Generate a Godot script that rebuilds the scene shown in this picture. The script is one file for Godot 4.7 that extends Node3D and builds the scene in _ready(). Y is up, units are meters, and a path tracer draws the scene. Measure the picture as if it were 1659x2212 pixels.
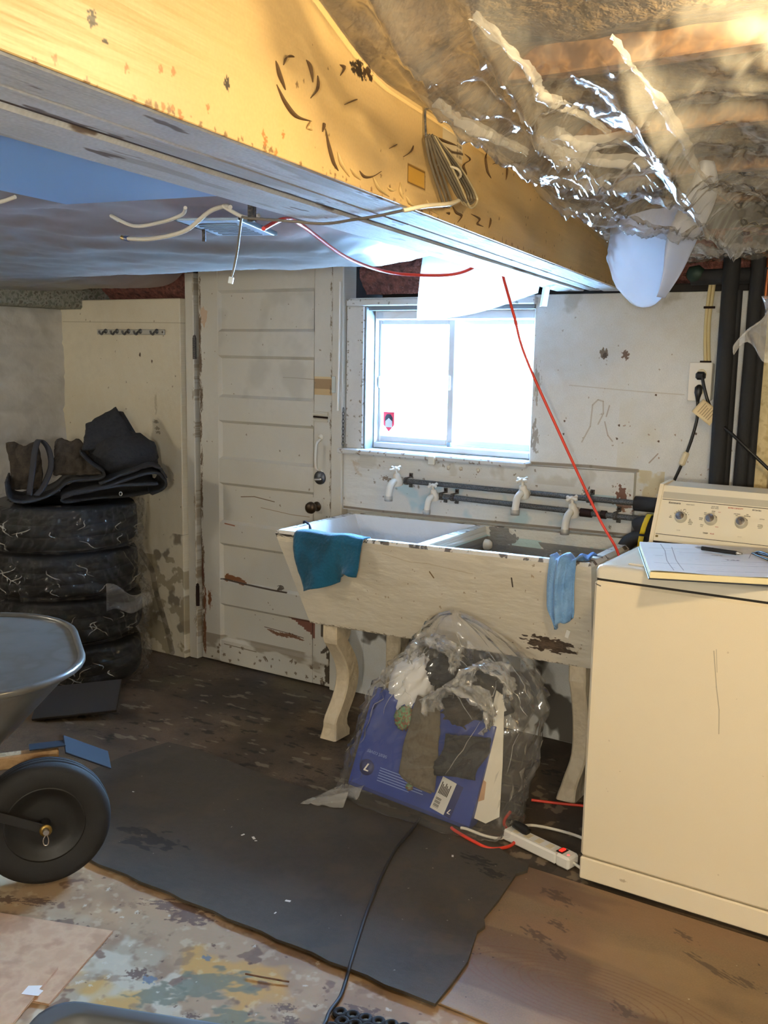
extends Node3D

# ---------------------------------------------------------------- geometry
class Gather:
	var st = SurfaceTool.new()
	var group = -1
	var ua = 0
	var va = 1
	var u0 = 0.0
	var v0 = 0.0
	var su = 1.0
	var sv = -1.0
	var xf = Transform3D()

	func _init(smooth = false):
		st.begin(Mesh.PRIMITIVE_TRIANGLES)
		soft(smooth)

	func soft(on):
		group = 0 if on else -1
		st.set_smooth_group(group)
		return self

	func uvmap(a, b, x0, y1, w, h):
		ua = a
		va = b
		u0 = x0
		v0 = y1
		su = 1.0 / w
		sv = -1.0 / h
		return self

	func at(p, rot = Vector3.ZERO):
		xf = Transform3D(Basis.from_euler(rot), p)
		return self

	func uv(p):
		return Vector2((p[ua] - u0) * su, (p[va] - v0) * sv)

	func tri(a, b, c):
		for q in [a, c, b]:
			var p = xf * q
			st.set_uv(uv(p))
			st.add_vertex(p)

	func triuv(a, b, c, x, y, z):
		st.set_uv(x)
		st.add_vertex(xf * a)
		st.set_uv(z)
		st.add_vertex(xf * c)
		st.set_uv(y)
		st.add_vertex(xf * b)

	func quad(a, b, c, d):
		tri(a, b, c)
		tri(a, c, d)

	func out(pts, center):
		var nrm = (pts[1] - pts[0]).cross(pts[2] - pts[0])
		var mid = Vector3.ZERO
		for p in pts:
			mid += p
		mid /= pts.size()
		var turn = nrm.dot(mid - center) < 0.0
		for i in range(1, pts.size() - 1):
			if turn:
				tri(pts[0], pts[i + 1], pts[i])
			else:
				tri(pts[0], pts[i], pts[i + 1])

	func box(c, s, b = 0.003):
		var h = s / 2.0
		b = minf(b, minf(h.x, minf(h.y, h.z)) * 0.95)
		var f = func(g, k):
			var v = Vector3(g.x * h.x, g.y * h.y, g.z * h.z)
			for a in 3:
				if a != k:
					v[a] -= g[a] * b
			return c + v
		for k in 3:
			var i = (k + 1) % 3
			var j = (k + 2) % 3
			for s1 in [-1.0, 1.0]:
				var q = []
				for e in [[-1.0, -1.0], [1.0, -1.0], [1.0, 1.0], [-1.0, 1.0]]:
					var g = Vector3()
					g[k] = s1
					g[i] = e[0]
					g[j] = e[1]
					q.append(f.call(g, k))
				out(q, c)
				for s2 in [-1.0, 1.0]:
					var g1 = Vector3()
					g1[i] = s1
					g1[j] = s2
					g1[k] = -1.0
					var g2 = g1
					g2[k] = 1.0
					out([f.call(g1, i), f.call(g2, i), f.call(g2, j), f.call(g1, j)], c)
		for sx in [-1.0, 1.0]:
			for sy in [-1.0, 1.0]:
				for sz in [-1.0, 1.0]:
					var g = Vector3(sx, sy, sz)
					out([f.call(g, 0), f.call(g, 1), f.call(g, 2)], c)
		return self

	func span(x0, x1, y0, y1, z0, z1, b = 0.003):
		return box(Vector3((x0 + x1) / 2.0, (y0 + y1) / 2.0, (z0 + z1) / 2.0), Vector3(absf(x1 - x0), absf(y1 - y0), absf(z1 - z0)), b)

	func loft(rings, closed = true, cap = true, flip = false):
		var n = rings[0].size()
		for i in rings.size() - 1:
			var r = rings[i]
			var s = rings[i + 1]
			for j in (n if closed else n - 1):
				var k = (j + 1) % n
				var ju = float(j) / n
				var ku = float(j + 1) / n
				if flip:
					quad(r[j], s[j], s[k], r[k])
				else:
					quad(r[j], r[k], s[k], s[j])
		if cap:
			st.set_smooth_group(-1)
			for e in [0, 1]:
				var r = rings[0] if e == 0 else rings[-1]
				var m = Vector3.ZERO
				for p in r:
					m += p
				m /= n
				for j in n:
					var k = (j + 1) % n
					if (e == 0) != flip:
						tri(m, r[k], r[j])
					else:
						tri(m, r[j], r[k])
			st.set_smooth_group(group)
		return self

	func tube(pts, r, n = 8, cap = true):
		var rings = []
		var d = (pts[1] - pts[0]).normalized()
		var x = d.cross(Vector3.UP if absf(d.y) < 0.9 else Vector3.RIGHT).normalized()
		for i in pts.size():
			var t = d
			if i > 0 and i < pts.size() - 1:
				t = (pts[i + 1] - pts[i - 1]).normalized()
			elif i > 0:
				t = (pts[i] - pts[i - 1]).normalized()
			x = (x - t * x.dot(t)).normalized()
			var y = t.cross(x)
			var rr = r[i] if r is Array else r
			var ring = PackedVector3Array()
			for j in n:
				var a = TAU * j / n
				ring.append(pts[i] + (x * cos(a) + y * sin(a)) * rr)
			rings.append(ring)
		return loft(rings, true, cap)

	func cyl(a, b, r, n = 16):
		return tube([a, b], r, n)

	func lathe(profile, n = 24, cap = false):
		var rings = []
		for q in profile:
			var ring = PackedVector3Array()
			for j in n:
				var a = TAU * j / n
				ring.append(Vector3(q.x * cos(a), q.y, -q.x * sin(a)))
			rings.append(ring)
		return loft(rings, true, cap)

	func sheet(nu, nv, f, flip = false, own_uv = true, hole = null):
		var g = []
		for i in nu + 1:
			var row = PackedVector3Array()
			for j in nv + 1:
				row.append(f.call(float(i) / nu, float(j) / nv))
			g.append(row)
		for i in nu:
			for j in nv:
				var a = g[i][j]
				var b = g[i + 1][j]
				var c = g[i + 1][j + 1]
				var d = g[i][j + 1]
				if hole != null and hole.call(a):
					continue
				if own_uv:
					var p = Vector2(float(i) / nu, float(j) / nv)
					var q = Vector2(float(i + 1) / nu, float(j + 1) / nv)
					var pq = Vector2(q.x, p.y)
					var qp = Vector2(p.x, q.y)
					if flip:
						triuv(a, c, b, p, q, pq)
						triuv(a, d, c, p, qp, q)
					else:
						triuv(a, b, c, p, pq, q)
						triuv(a, c, d, p, q, qp)
				elif flip:
					quad(a, d, c, b)
				else:
					quad(a, b, c, d)
		return self

	func slab(nu, nv, f, th):
		var g = []
		for i in nu + 1:
			var row = PackedVector3Array()
			for j in nv + 1:
				row.append(f.call(float(i) / nu, float(j) / nv))
			g.append(row)
		var top = []
		var bot = []
		for i in nu + 1:
			var rt = PackedVector3Array()
			var rb = PackedVector3Array()
			for j in nv + 1:
				var du = g[mini(i + 1, nu)][j] - g[maxi(i - 1, 0)][j]
				var dv = g[i][mini(j + 1, nv)] - g[i][maxi(j - 1, 0)]
				var nr = du.cross(dv).normalized() * th * 0.5
				rt.append(g[i][j] + nr)
				rb.append(g[i][j] - nr)
			top.append(rt)
			bot.append(rb)
		for i in nu:
			for j in nv:
				quad(top[i][j], top[i + 1][j], top[i + 1][j + 1], top[i][j + 1])
				quad(bot[i][j], bot[i][j + 1], bot[i + 1][j + 1], bot[i + 1][j])
		for i in nu:
			quad(top[i][0], bot[i][0], bot[i + 1][0], top[i + 1][0])
			quad(top[i + 1][nv], bot[i + 1][nv], bot[i][nv], top[i][nv])
		for j in nv:
			quad(top[0][j + 1], bot[0][j + 1], bot[0][j], top[0][j])
			quad(top[nu][j], bot[nu][j], bot[nu][j + 1], top[nu][j + 1])
		return self

	func prism(poly, z0, z1):
		var p = PackedVector2Array(poly)
		if not Geometry2D.is_polygon_clockwise(p):
			p.reverse()   # Godot calls y-down clockwise; make one order
		p.reverse()
		var idx = Geometry2D.triangulate_polygon(p)
		for i in range(0, idx.size(), 3):
			var a = p[idx[i]]
			var b = p[idx[i + 1]]
			var c = p[idx[i + 2]]
			if (b - a).cross(c - a) < 0.0:
				var t = b
				b = c
				c = t
			tri(Vector3(a.x, a.y, z1), Vector3(b.x, b.y, z1), Vector3(c.x, c.y, z1))
			tri(Vector3(a.x, a.y, z0), Vector3(c.x, c.y, z0), Vector3(b.x, b.y, z0))
		var n = p.size()
		var area = 0.0
		for i in n:
			area += p[i].cross(p[(i + 1) % n])
		for i in n:
			var a = p[i]
			var b = p[(i + 1) % n]
			if area < 0.0:
				var t = a
				a = b
				b = t
			quad(Vector3(a.x, a.y, z0), Vector3(b.x, b.y, z0), Vector3(b.x, b.y, z1), Vector3(a.x, a.y, z1))
		return self

	func mesh():
		st.generate_normals()
		return st.commit()

# ---------------------------------------------------------------- painting of surfaces (colour, wear, stains, print)
class Paint:
	var w
	var h
	var x0
	var y1
	var k
	var buf = PackedByteArray()
	var nz = FastNoiseLite.new()
	var rng = RandomNumberGenerator.new()

	# the surface from x to xx and from y up to yy (metres), width in pixels
	func _init(x, xx, y, yy, width, seed_ = 1):
		x0 = x
		y1 = yy
		w = width
		k = width / (xx - x)
		h = int(ceil((yy - y) * k))
		buf.resize(w * h * 3)
		nz.seed = seed_
		nz.frequency = 1.0
		nz.fractal_octaves = 3
		rng.seed = seed_

	func noise(freq, seed_, oct = 4):
		var n = FastNoiseLite.new()
		n.noise_type = FastNoiseLite.TYPE_SIMPLEX_SMOOTH
		n.seed = seed_
		n.frequency = freq / k
		n.fractal_octaves = oct
		return n.get_image(w, h, false, false, false).get_data()

	# freq: waves per metre
	func fill(base, dark, freq = 3.0, amount = 0.5, grain = 0.04, seed_ = 3):
		var a = noise(freq, seed_)
		var b = noise(freq * 14.0, seed_ + 1, 2)
		var c = noise(k * 0.3, seed_ + 2, 1)
		var i = 0
		var bd = dark - base
		for n in w * h:
			var t = (a[n] * 0.7 + b[n] * 0.3) / 255.0
			t = clampf((t - 0.42) * 3.0, 0.0, 1.0) * amount
			var g = 1.0 + grain * (c[n] / 127.5 - 1.0) + grain * 0.7 * (b[n] / 127.5 - 1.0)
			buf[i] = clampi(int((base.r + bd.r * t) * g * 255.0), 0, 255)
			buf[i + 1] = clampi(int((base.g + bd.g * t) * g * 255.0), 0, 255)
			buf[i + 2] = clampi(int((base.b + bd.b * t) * g * 255.0), 0, 255)
			i += 3

	func mix(i, col, t):
		buf[i] = int(buf[i] + (col.r * 255.0 - buf[i]) * t)
		buf[i + 1] = int(buf[i + 1] + (col.g * 255.0 - buf[i + 1]) * t)
		buf[i + 2] = int(buf[i + 2] + (col.b * 255.0 - buf[i + 2]) * t)

	# patches wherever noise passes a threshold inside a rectangle; stretch > 1 draws them out along x
	func patches(xa, xb, ya, yb, col, thr, freq, seed_, amt = 1.0, soft = 0.03, stretch = 1.0, edge = 0.0):
		nz.seed = seed_
		nz.fractal_octaves = 4
		var ia = clampi(int((xa - x0) * k), 0, w)
		var ib = clampi(int((xb - x0) * k), 0, w)
		var ja = clampi(int((y1 - yb) * k), 0, h)
		var jb = clampi(int((y1 - ya) * k), 0, h)
		var fx = freq / k / stretch
		var fy = freq / k
		for j in range(ja, jb):
			for i in range(ia, ib):
				var v = nz.get_noise_2d(i * fx, j * fy)
				if edge > 0.0:
					var e = minf(minf(i - ia, ib - i), minf(j - ja, jb - j)) / k
					v -= maxf(0.0, 1.0 - e / edge) * 0.6
				if v > thr:
					mix((j * w + i) * 3, col, amt * minf(1.0, (v - thr) / soft))

	func blot(x, y, rx, ry, col, amt = 1.0, rough = 0.5, soft = 0.12, turn = 0.0, fr = 2.2):
		var ci = (x - x0) * k
		var cj = (y1 - y) * k
		var e = maxf(rx, ry) * k * (1.0 + rough)
		var ct = cos(turn)
		var sn = sin(turn)
		nz.fractal_octaves = 3
		nz.seed = int(x * 977.0 + y * 613.0)
		for j in range(maxi(0, int(cj - e)), mini(h, int(cj + e) + 1)):
			for i in range(maxi(0, int(ci - e)), mini(w, int(ci + e) + 1)):
				var dx = (i - ci) / k
				var dy = (cj - j) / k
				var u = (dx * ct + dy * sn) / rx
				var v = (dy * ct - dx * sn) / ry
				var d = sqrt(u * u + v * v) + rough * 1.6 * nz.get_noise_2d(u * fr * 0.5, v * fr * 0.5)
				if d < 1.0:
					mix((j * w + i) * 3, col, amt * minf(1.0, (1.0 - d) / soft))

	func stroke(pts, wd, col, amt = 1.0):
		for s in pts.size() - 1:
			var a = Vector2((pts[s].x - x0) * k, (y1 - pts[s].y) * k)
			var b = Vector2((pts[s + 1].x - x0) * k, (y1 - pts[s + 1].y) * k)
			var r = wd * k * 0.5
			var lo = a.min(b) - Vector2(r + 1, r + 1)
			var hi = a.max(b) + Vector2(r + 1, r + 1)
			for j in range(maxi(0, int(lo.y)), mini(h, int(hi.y) + 1)):
				for i in range(maxi(0, int(lo.x)), mini(w, int(hi.x) + 1)):
					var p = Vector2(i, j)
					var d = p.distance_to(Geometry2D.get_closest_point_to_segment(p, a, b))
					var t = clampf(r - d + 0.5, 0.0, 1.0)
					if t > 0.0:
						mix((j * w + i) * 3, col, amt * t)

	func rect(xa, xb, ya, yb, col, amt = 1.0):
		for j in range(maxi(0, int((y1 - yb) * k)), mini(h, int((y1 - ya) * k))):
			for i in range(maxi(0, int((xa - x0) * k)), mini(w, int((xb - x0) * k))):
				mix((j * w + i) * 3, col, amt)

	func specks(n, xa, xb, ya, yb, smin, smax, col, amt = 0.8):
		for q in n:
			var s = rng.randf_range(smin, smax)
			blot(rng.randf_range(xa, xb), rng.randf_range(ya, yb), s * rng.randf_range(0.6, 1.8), s, col, amt, 0.7, 0.2, rng.randf() * 3.0)

	func tex():
		return ImageTexture.create_from_image(Image.create_from_data(w, h, false, Image.FORMAT_RGB8, buf))

# ---------------------------------------------------------------- materials and naming
var taken = {}
var M = {}
var bumps = {}
var rng = RandomNumberGenerator.new()

func v3(x, y, z):
	return Vector3(x, y, z)

func bump_tex(kind):
	if not bumps.has(kind):
		var n = FastNoiseLite.new()
		n.seed = kind.hash() % 1000
		n.noise_type = FastNoiseLite.TYPE_SIMPLEX_SMOOTH
		var t = NoiseTexture2D.new()
		t.width = 512
		t.height = 512
		t.seamless = true
		match kind:
			"paint":
				n.frequency = 0.012
				n.fractal_octaves = 5
			"fine":
				n.frequency = 0.09
				n.fractal_octaves = 3
			"rough":
				n.frequency = 0.03
				n.fractal_octaves = 6
				n.fractal_gain = 0.65
			"wrinkle":
				n.frequency = 0.012
				n.fractal_type = FastNoiseLite.FRACTAL_RIDGED
				n.fractal_octaves = 4
				n.domain_warp_enabled = true
				n.domain_warp_amplitude = 30.0
		t.noise = n
		bumps[kind] = t
	return bumps[kind]

func ramp_tex(cols, freq, seed_, octaves = 5, size = 512):
	var n = FastNoiseLite.new()
	n.seed = seed_
	n.frequency = freq
	n.fractal_octaves = octaves
	n.noise_type = FastNoiseLite.TYPE_SIMPLEX_SMOOTH
	var t = NoiseTexture2D.new()
	t.width = size
	t.height = size
	t.seamless = true
	t.noise = n
	var g = Gradient.new()
	var offs = PackedFloat32Array()
	for i in cols.size():
		offs.append(0.2 + 0.6 * i / maxf(1.0, cols.size() - 1))
	g.offsets = offs
	g.colors = PackedColorArray(cols)
	t.color_ramp = g
	return t

func c8(r, g, b, a = 1.0):
	return Color(r / 255.0, g / 255.0, b / 255.0, a)

# o: tex, tri (repeats per metre), bump (kind), depth (cm), alpha, back, spec, coat, emit, energy
func mat(called, col, rough = 0.7, metal = 0.0, o = {}):
	var m = StandardMaterial3D.new()
	m.resource_name = called
	m.albedo_color = col
	m.roughness = rough
	m.metallic = metal
	if o.has("tex"):
		m.albedo_texture = o.tex
	if o.has("tri"):
		m.uv1_triplanar = true
		m.uv1_world_triplanar = true
		m.uv1_scale = Vector3.ONE * o.tri
	if o.has("uvs"):
		m.uv1_scale = o.uvs
	if o.has("bump"):
		m.heightmap_enabled = true
		m.heightmap_texture = bump_tex(o.bump)
		m.heightmap_scale = o.get("depth", 0.3)
	if o.has("alpha"):
		m.transparency = BaseMaterial3D.TRANSPARENCY_ALPHA
		m.albedo_color.a = o.alpha
	if o.has("back"):
		m.backlight_enabled = true
		m.backlight = o.back
	if o.has("spec"):
		m.metallic_specular = o.spec
	if o.has("coat"):
		m.clearcoat_enabled = true
		m.clearcoat = o.coat
		m.clearcoat_roughness = 0.15
	if o.has("emit"):
		m.emission_enabled = true
		m.emission = o.emit
		m.emission_energy_multiplier = o.get("energy", 1.0)
	if o.has("rim"):
		m.rim_enabled = true
		m.rim = o.rim
	m.cull_mode = BaseMaterial3D.CULL_DISABLED
	M[called] = m
	return m

func numbered(called):
	if taken.has(called):
		taken[called] += 1
		return "%s_%03d" % [called, taken[called]]
	taken[called] = 0
	return called

func tag(o, label, category, group = ""):
	o.set_meta("label", label)
	o.set_meta("category", category)
	if group:
		o.set_meta("group", group)
	return o

func thing(called, label, category, at = Vector3.ZERO, turn = 0.0, group = ""):
	var o = Node3D.new()
	o.name = numbered(called)
	o.position = at
	o.rotation.y = turn
	add_child(o)
	return tag(o, label, category, group)

func part(called, g, m, parent):
	var o = MeshInstance3D.new()
	o.name = called
	o.mesh = g.mesh() if g is Gather else g
	o.material_override = M[m] if m is String else m
	parent.add_child(o, true)
	return o

func solo(called, g, m, label, category, group = ""):
	var o = part(numbered(called), g, m, self)
	return tag(o, label, category, group)

func struct(called, g, m):
	var o = part(numbered(called), g, m, self)
	o.set_meta("kind", "structure")
	return o

func struct_root(called):
	var o = Node3D.new()
	o.name = numbered(called)
	add_child(o)
	o.set_meta("kind", "structure")
	return o

func bend(pts, n = 8):
	var c = Curve3D.new()
	for i in pts.size():
		var a = pts[maxi(i - 1, 0)]
		var b = pts[mini(i + 1, pts.size() - 1)]
		var t = (b - a) / 6.0
		c.add_point(pts[i], -t, t)
	var r = []
	for i in pts.size() - 1:
		for j in n:
			r.append(c.sample(i, float(j) / n))
	r.append(pts[-1])
	return r

func lettering(text, size, font = "Droid Sans", bold = false):
	var f = SystemFont.new()
	f.font_names = PackedStringArray([font])
	if bold:
		f.font_weight = 700
	var t = TextMesh.new()
	t.text = text
	t.font = f
	t.font_size = 32
	t.pixel_size = size / 32.0
	t.depth = 0.0006
	return t

func smooth(a, b, x):
	var t = clampf((x - a) / (b - a), 0.0, 1.0)
	return t * t * (3.0 - 2.0 * t)

var fz = FastNoiseLite.new()
func nzz(x, y, z = 0.0):
	return fz.get_noise_3d(x, y, z)

# the big beam runs from the camera's side to the far wall, 9 degrees off square
const BEAM_A = Vector3(-0.731, 0, -0.551)
const BEAM_V = Vector3(-0.15962, 0, -0.98718)
const BEAM_N = Vector3(0.98718, 0, -0.15962)
const BEAM_Y = 1.741
func bm(off, along, y):
	return BEAM_A + BEAM_V * along + BEAM_N * off + Vector3(0, y, 0)

func _ready():
	# ------------------------------------------------ camera, sky, exposure
	var cam = Camera3D.new()
	cam.name = "camera"
	add_child(cam)
	cam.position = Vector3(0, 1.5, 0)
	cam.basis = Basis(Vector3.UP, deg_to_rad(32.309)) * Basis(Vector3.RIGHT, deg_to_rad(-9.1255)) * Basis(Vector3.BACK, deg_to_rad(1.00274))
	cam.fov = 55.26
	cam.near = 0.05
	cam.far = 100.0
	cam.current = true

	var env = Environment.new()
	env.background_mode = Environment.BG_SKY
	var sky = Sky.new()
	var sm = ProceduralSkyMaterial.new()
	sm.sky_top_color = Color(0.60, 0.80, 1.0)
	sm.sky_horizon_color = Color(0.62, 0.82, 1.0)
	sm.ground_horizon_color = Color(0.62, 0.82, 1.0)
	sm.ground_bottom_color = Color(0.60, 0.80, 1.0)
	sky.sky_material = sm
	env.sky = sky
	env.background_energy_multiplier = 170.0
	env.tonemap_mode = Environment.TONE_MAPPER_LINEAR
	env.tonemap_exposure = 1.14
	env.sdfgi_enabled = true
	env.ssao_enabled = true
	env.ssil_enabled = true
	var we = WorldEnvironment.new()
	we.name = "world_environment"
	we.environment = env
	add_child(we)

	fz.seed = 5
	fz.frequency = 1.0
	fz.fractal_octaves = 4
	rng.seed = 11
	materials()
	lamps()
	shell()
	door()
	window()
	beam()
	ceilings()
	washer()
	sink()
	plumbing()
	floor_mats()
	trash_bag()
	tire_stack()
	barrow()
	wall_things()
	cables()
	small_things()

# ---------------------------------------------------------------- lamps
func lamps():
	# one bare bulb up in the joist bay over the washer, one nearer the viewer, one by the left wall
	bulb(Vector3(-0.17, 1.95, -1.36), 0.88, "bare glowing bulb up among the joists above the washer", Color(1.0, 0.89, 0.68))
	bulb(Vector3(-0.15, 1.74, 0.05), 0.10, "bare glowing bulb beside the beam, overhead and nearest the viewer", Color(1.0, 0.84, 0.56))
	bulb(Vector3(-3.72, 1.68, -1.30), 0.52, "bare glowing bulb near the left wall beyond the frame", Color(1.0, 0.96, 0.86))
	bulb(Vector3(0.35, 1.50, 1.10), 3.3, "bare glowing bulb on its stand behind the viewer", Color(1.0, 0.97, 0.90))

func bulb(p, energy, label, col):
	var t = thing("light_bulb", label, "light bulb", p)
	var g = Gather.new(true)
	g.lathe([Vector2(0.001, -0.05), Vector2(0.016, -0.047), Vector2(0.027, -0.035), Vector2(0.031, -0.018), Vector2(0.028, 0.0), Vector2(0.02, 0.018), Vector2(0.014, 0.032)], 20)
	part("glass", g, mat("bulb_glow", Color(1, 0.9, 0.7), 0.4, 0.0, {"emit": col, "energy": 12.0}), t)
	g = Gather.new(true)
	g.lathe([Vector2(0.0145, 0.03), Vector2(0.015, 0.05), Vector2(0.02, 0.052), Vector2(0.026, 0.075), Vector2(0.026, 0.09), Vector2(0.001, 0.09)], 20)
	part("socket", g, "black_plastic", t)
	var l = OmniLight3D.new()
	l.name = "light"
	l.light_color = col
	l.light_energy = energy
	l.light_size = 0.05
	l.omni_range = 12.0
	l.omni_attenuation = 2.0
	l.shadow_enabled = true
	l.position = Vector3(0, -0.02, 0)
	t.add_child(l)

# ---------------------------------------------------------------- materials
func materials():
	mat("white_paint", c8(214, 210, 198), 0.6, 0, {"bump": "paint", "depth": 0.25, "tri": 3.0})
	mat("dark_plain", c8(40, 36, 33), 0.9)
	mat("black_plastic", c8(22, 22, 24), 0.45)
	mat("black_rubber", c8(26, 25, 25), 0.75, 0, {"bump": "fine", "depth": 0.03, "tri": 6.0})
	mat("black_foam", c8(30, 30, 32), 0.8, 0, {"bump": "fine", "depth": 0.04, "tri": 8.0})
	mat("rust", c8(96, 62, 44), 0.8, 0.2, {"tex": ramp_tex([c8(60, 40, 32), c8(120, 78, 52), c8(70, 60, 54)], 0.02, 4), "tri": 8.0})
	mat("dark_iron", Color(1, 1, 1), 0.6, 0.5, {"tex": ramp_tex([c8(52, 52, 54), c8(80, 78, 76), c8(120, 112, 100)], 0.025, 8), "tri": 9.0, "bump": "fine", "depth": 0.04})
	mat("steel", c8(170, 170, 172), 0.35, 0.9)
	mat("chrome", c8(210, 210, 212), 0.18, 1.0)
	mat("brass", c8(150, 125, 70), 0.4, 0.9)
	mat("joist_wood", Color(1, 1, 1), 0.85, 0, {"tex": ramp_tex([c8(92, 66, 42), c8(140, 104, 66), c8(104, 76, 50)], 0.015, 14), "tri": 2.0})
	mat("bare_wood", Color(1, 1, 1), 0.8, 0, {"tex": ramp_tex([c8(150, 118, 82), c8(176, 144, 104), c8(132, 100, 68)], 0.012, 18), "tri": 3.0})
	mat("kraft", Color(1, 1, 1), 0.85, 0, {"tex": ramp_tex([c8(68, 55, 36), c8(108, 88, 58), c8(88, 70, 44), c8(52, 43, 30)], 0.009, 21), "tri": 1.6, "bump": "rough", "depth": 1.2})
	mat("pink_wool", Color(1, 1, 1), 0.95, 0, {"tex": ramp_tex([c8(92, 56, 49), c8(140, 90, 79), c8(116, 72, 63), c8(78, 50, 46)], 0.02, 25), "tri": 2.0, "bump": "rough", "depth": 1.5})
	mat("clear_film", Color(0.80, 0.79, 0.76), 0.13, 0, {"alpha": 0.22})
	mat("hazy_film", Color(0.9, 0.9, 0.89), 0.12, 0, {"alpha": 0.2})
	mat("milky_film", Color(0.80, 0.82, 0.87), 0.34, 0, {"alpha": 0.72, "back": Color(0.85, 0.88, 0.92)})
	mat("window_film", Color(0.94, 0.95, 0.97), 0.4, 0, {"alpha": 0.62, "back": Color(1.0, 1.0, 1.0)})
	mat("bag_film", Color(0.93, 0.93, 0.92), 0.1, 0, {"alpha": 0.06})
	mat("crease_film", Color(0.9, 0.9, 0.88), 0.09, 0, {"alpha": 0.2})
	mat("pleat_film", Color(0.92, 0.92, 0.91), 0.14, 0, {"alpha": 0.34})
	mat("red_cord", c8(214, 60, 36), 0.45)
	mat("dark_red_cord", c8(190, 40, 44), 0.45)
	mat("white_cord", c8(222, 218, 206), 0.5)
	mat("grey_cord", c8(120, 112, 100), 0.5)
	mat("cream_plastic", c8(226, 214, 184), 0.4)
	mat("white_plastic", c8(232, 230, 224), 0.4)
	mat("teal_cloth", Color(1, 1, 1), 0.95, 0, {"tex": ramp_tex([c8(12, 66, 88), c8(16, 84, 114), c8(18, 90, 120), c8(14, 76, 100)], 0.006, 31, 3), "tri": 1.4, "bump": "fine", "depth": 0.25, "rim": 0.4})
	mat("blue_cloth", Color(1, 1, 1), 0.95, 0, {"tex": ramp_tex([c8(104, 148, 196), c8(124, 166, 210), c8(134, 176, 218)], 0.01, 33), "tri": 2.6, "bump": "fine", "depth": 0.25, "rim": 0.4})
	mat("canvas", Color(1, 1, 1), 0.95, 0, {"tex": ramp_tex([c8(30, 31, 34), c8(44, 45, 48), c8(36, 36, 38)], 0.02, 35), "tri": 3.0, "bump": "fine", "depth": 0.1})
	mat("brown_canvas", Color(1, 1, 1), 0.95, 0, {"tex": ramp_tex([c8(52, 46, 40), c8(66, 58, 50), c8(48, 42, 38)], 0.02, 36), "tri": 3.0, "bump": "fine", "depth": 0.1})
	mat("yellow_tape", c8(226, 190, 30), 0.4)
	mat("card", Color(1, 1, 1), 0.9, 0, {"tex": ramp_tex([c8(176, 140, 108), c8(196, 160, 126), c8(186, 150, 116)], 0.01, 38), "tri": 2.0})

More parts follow.
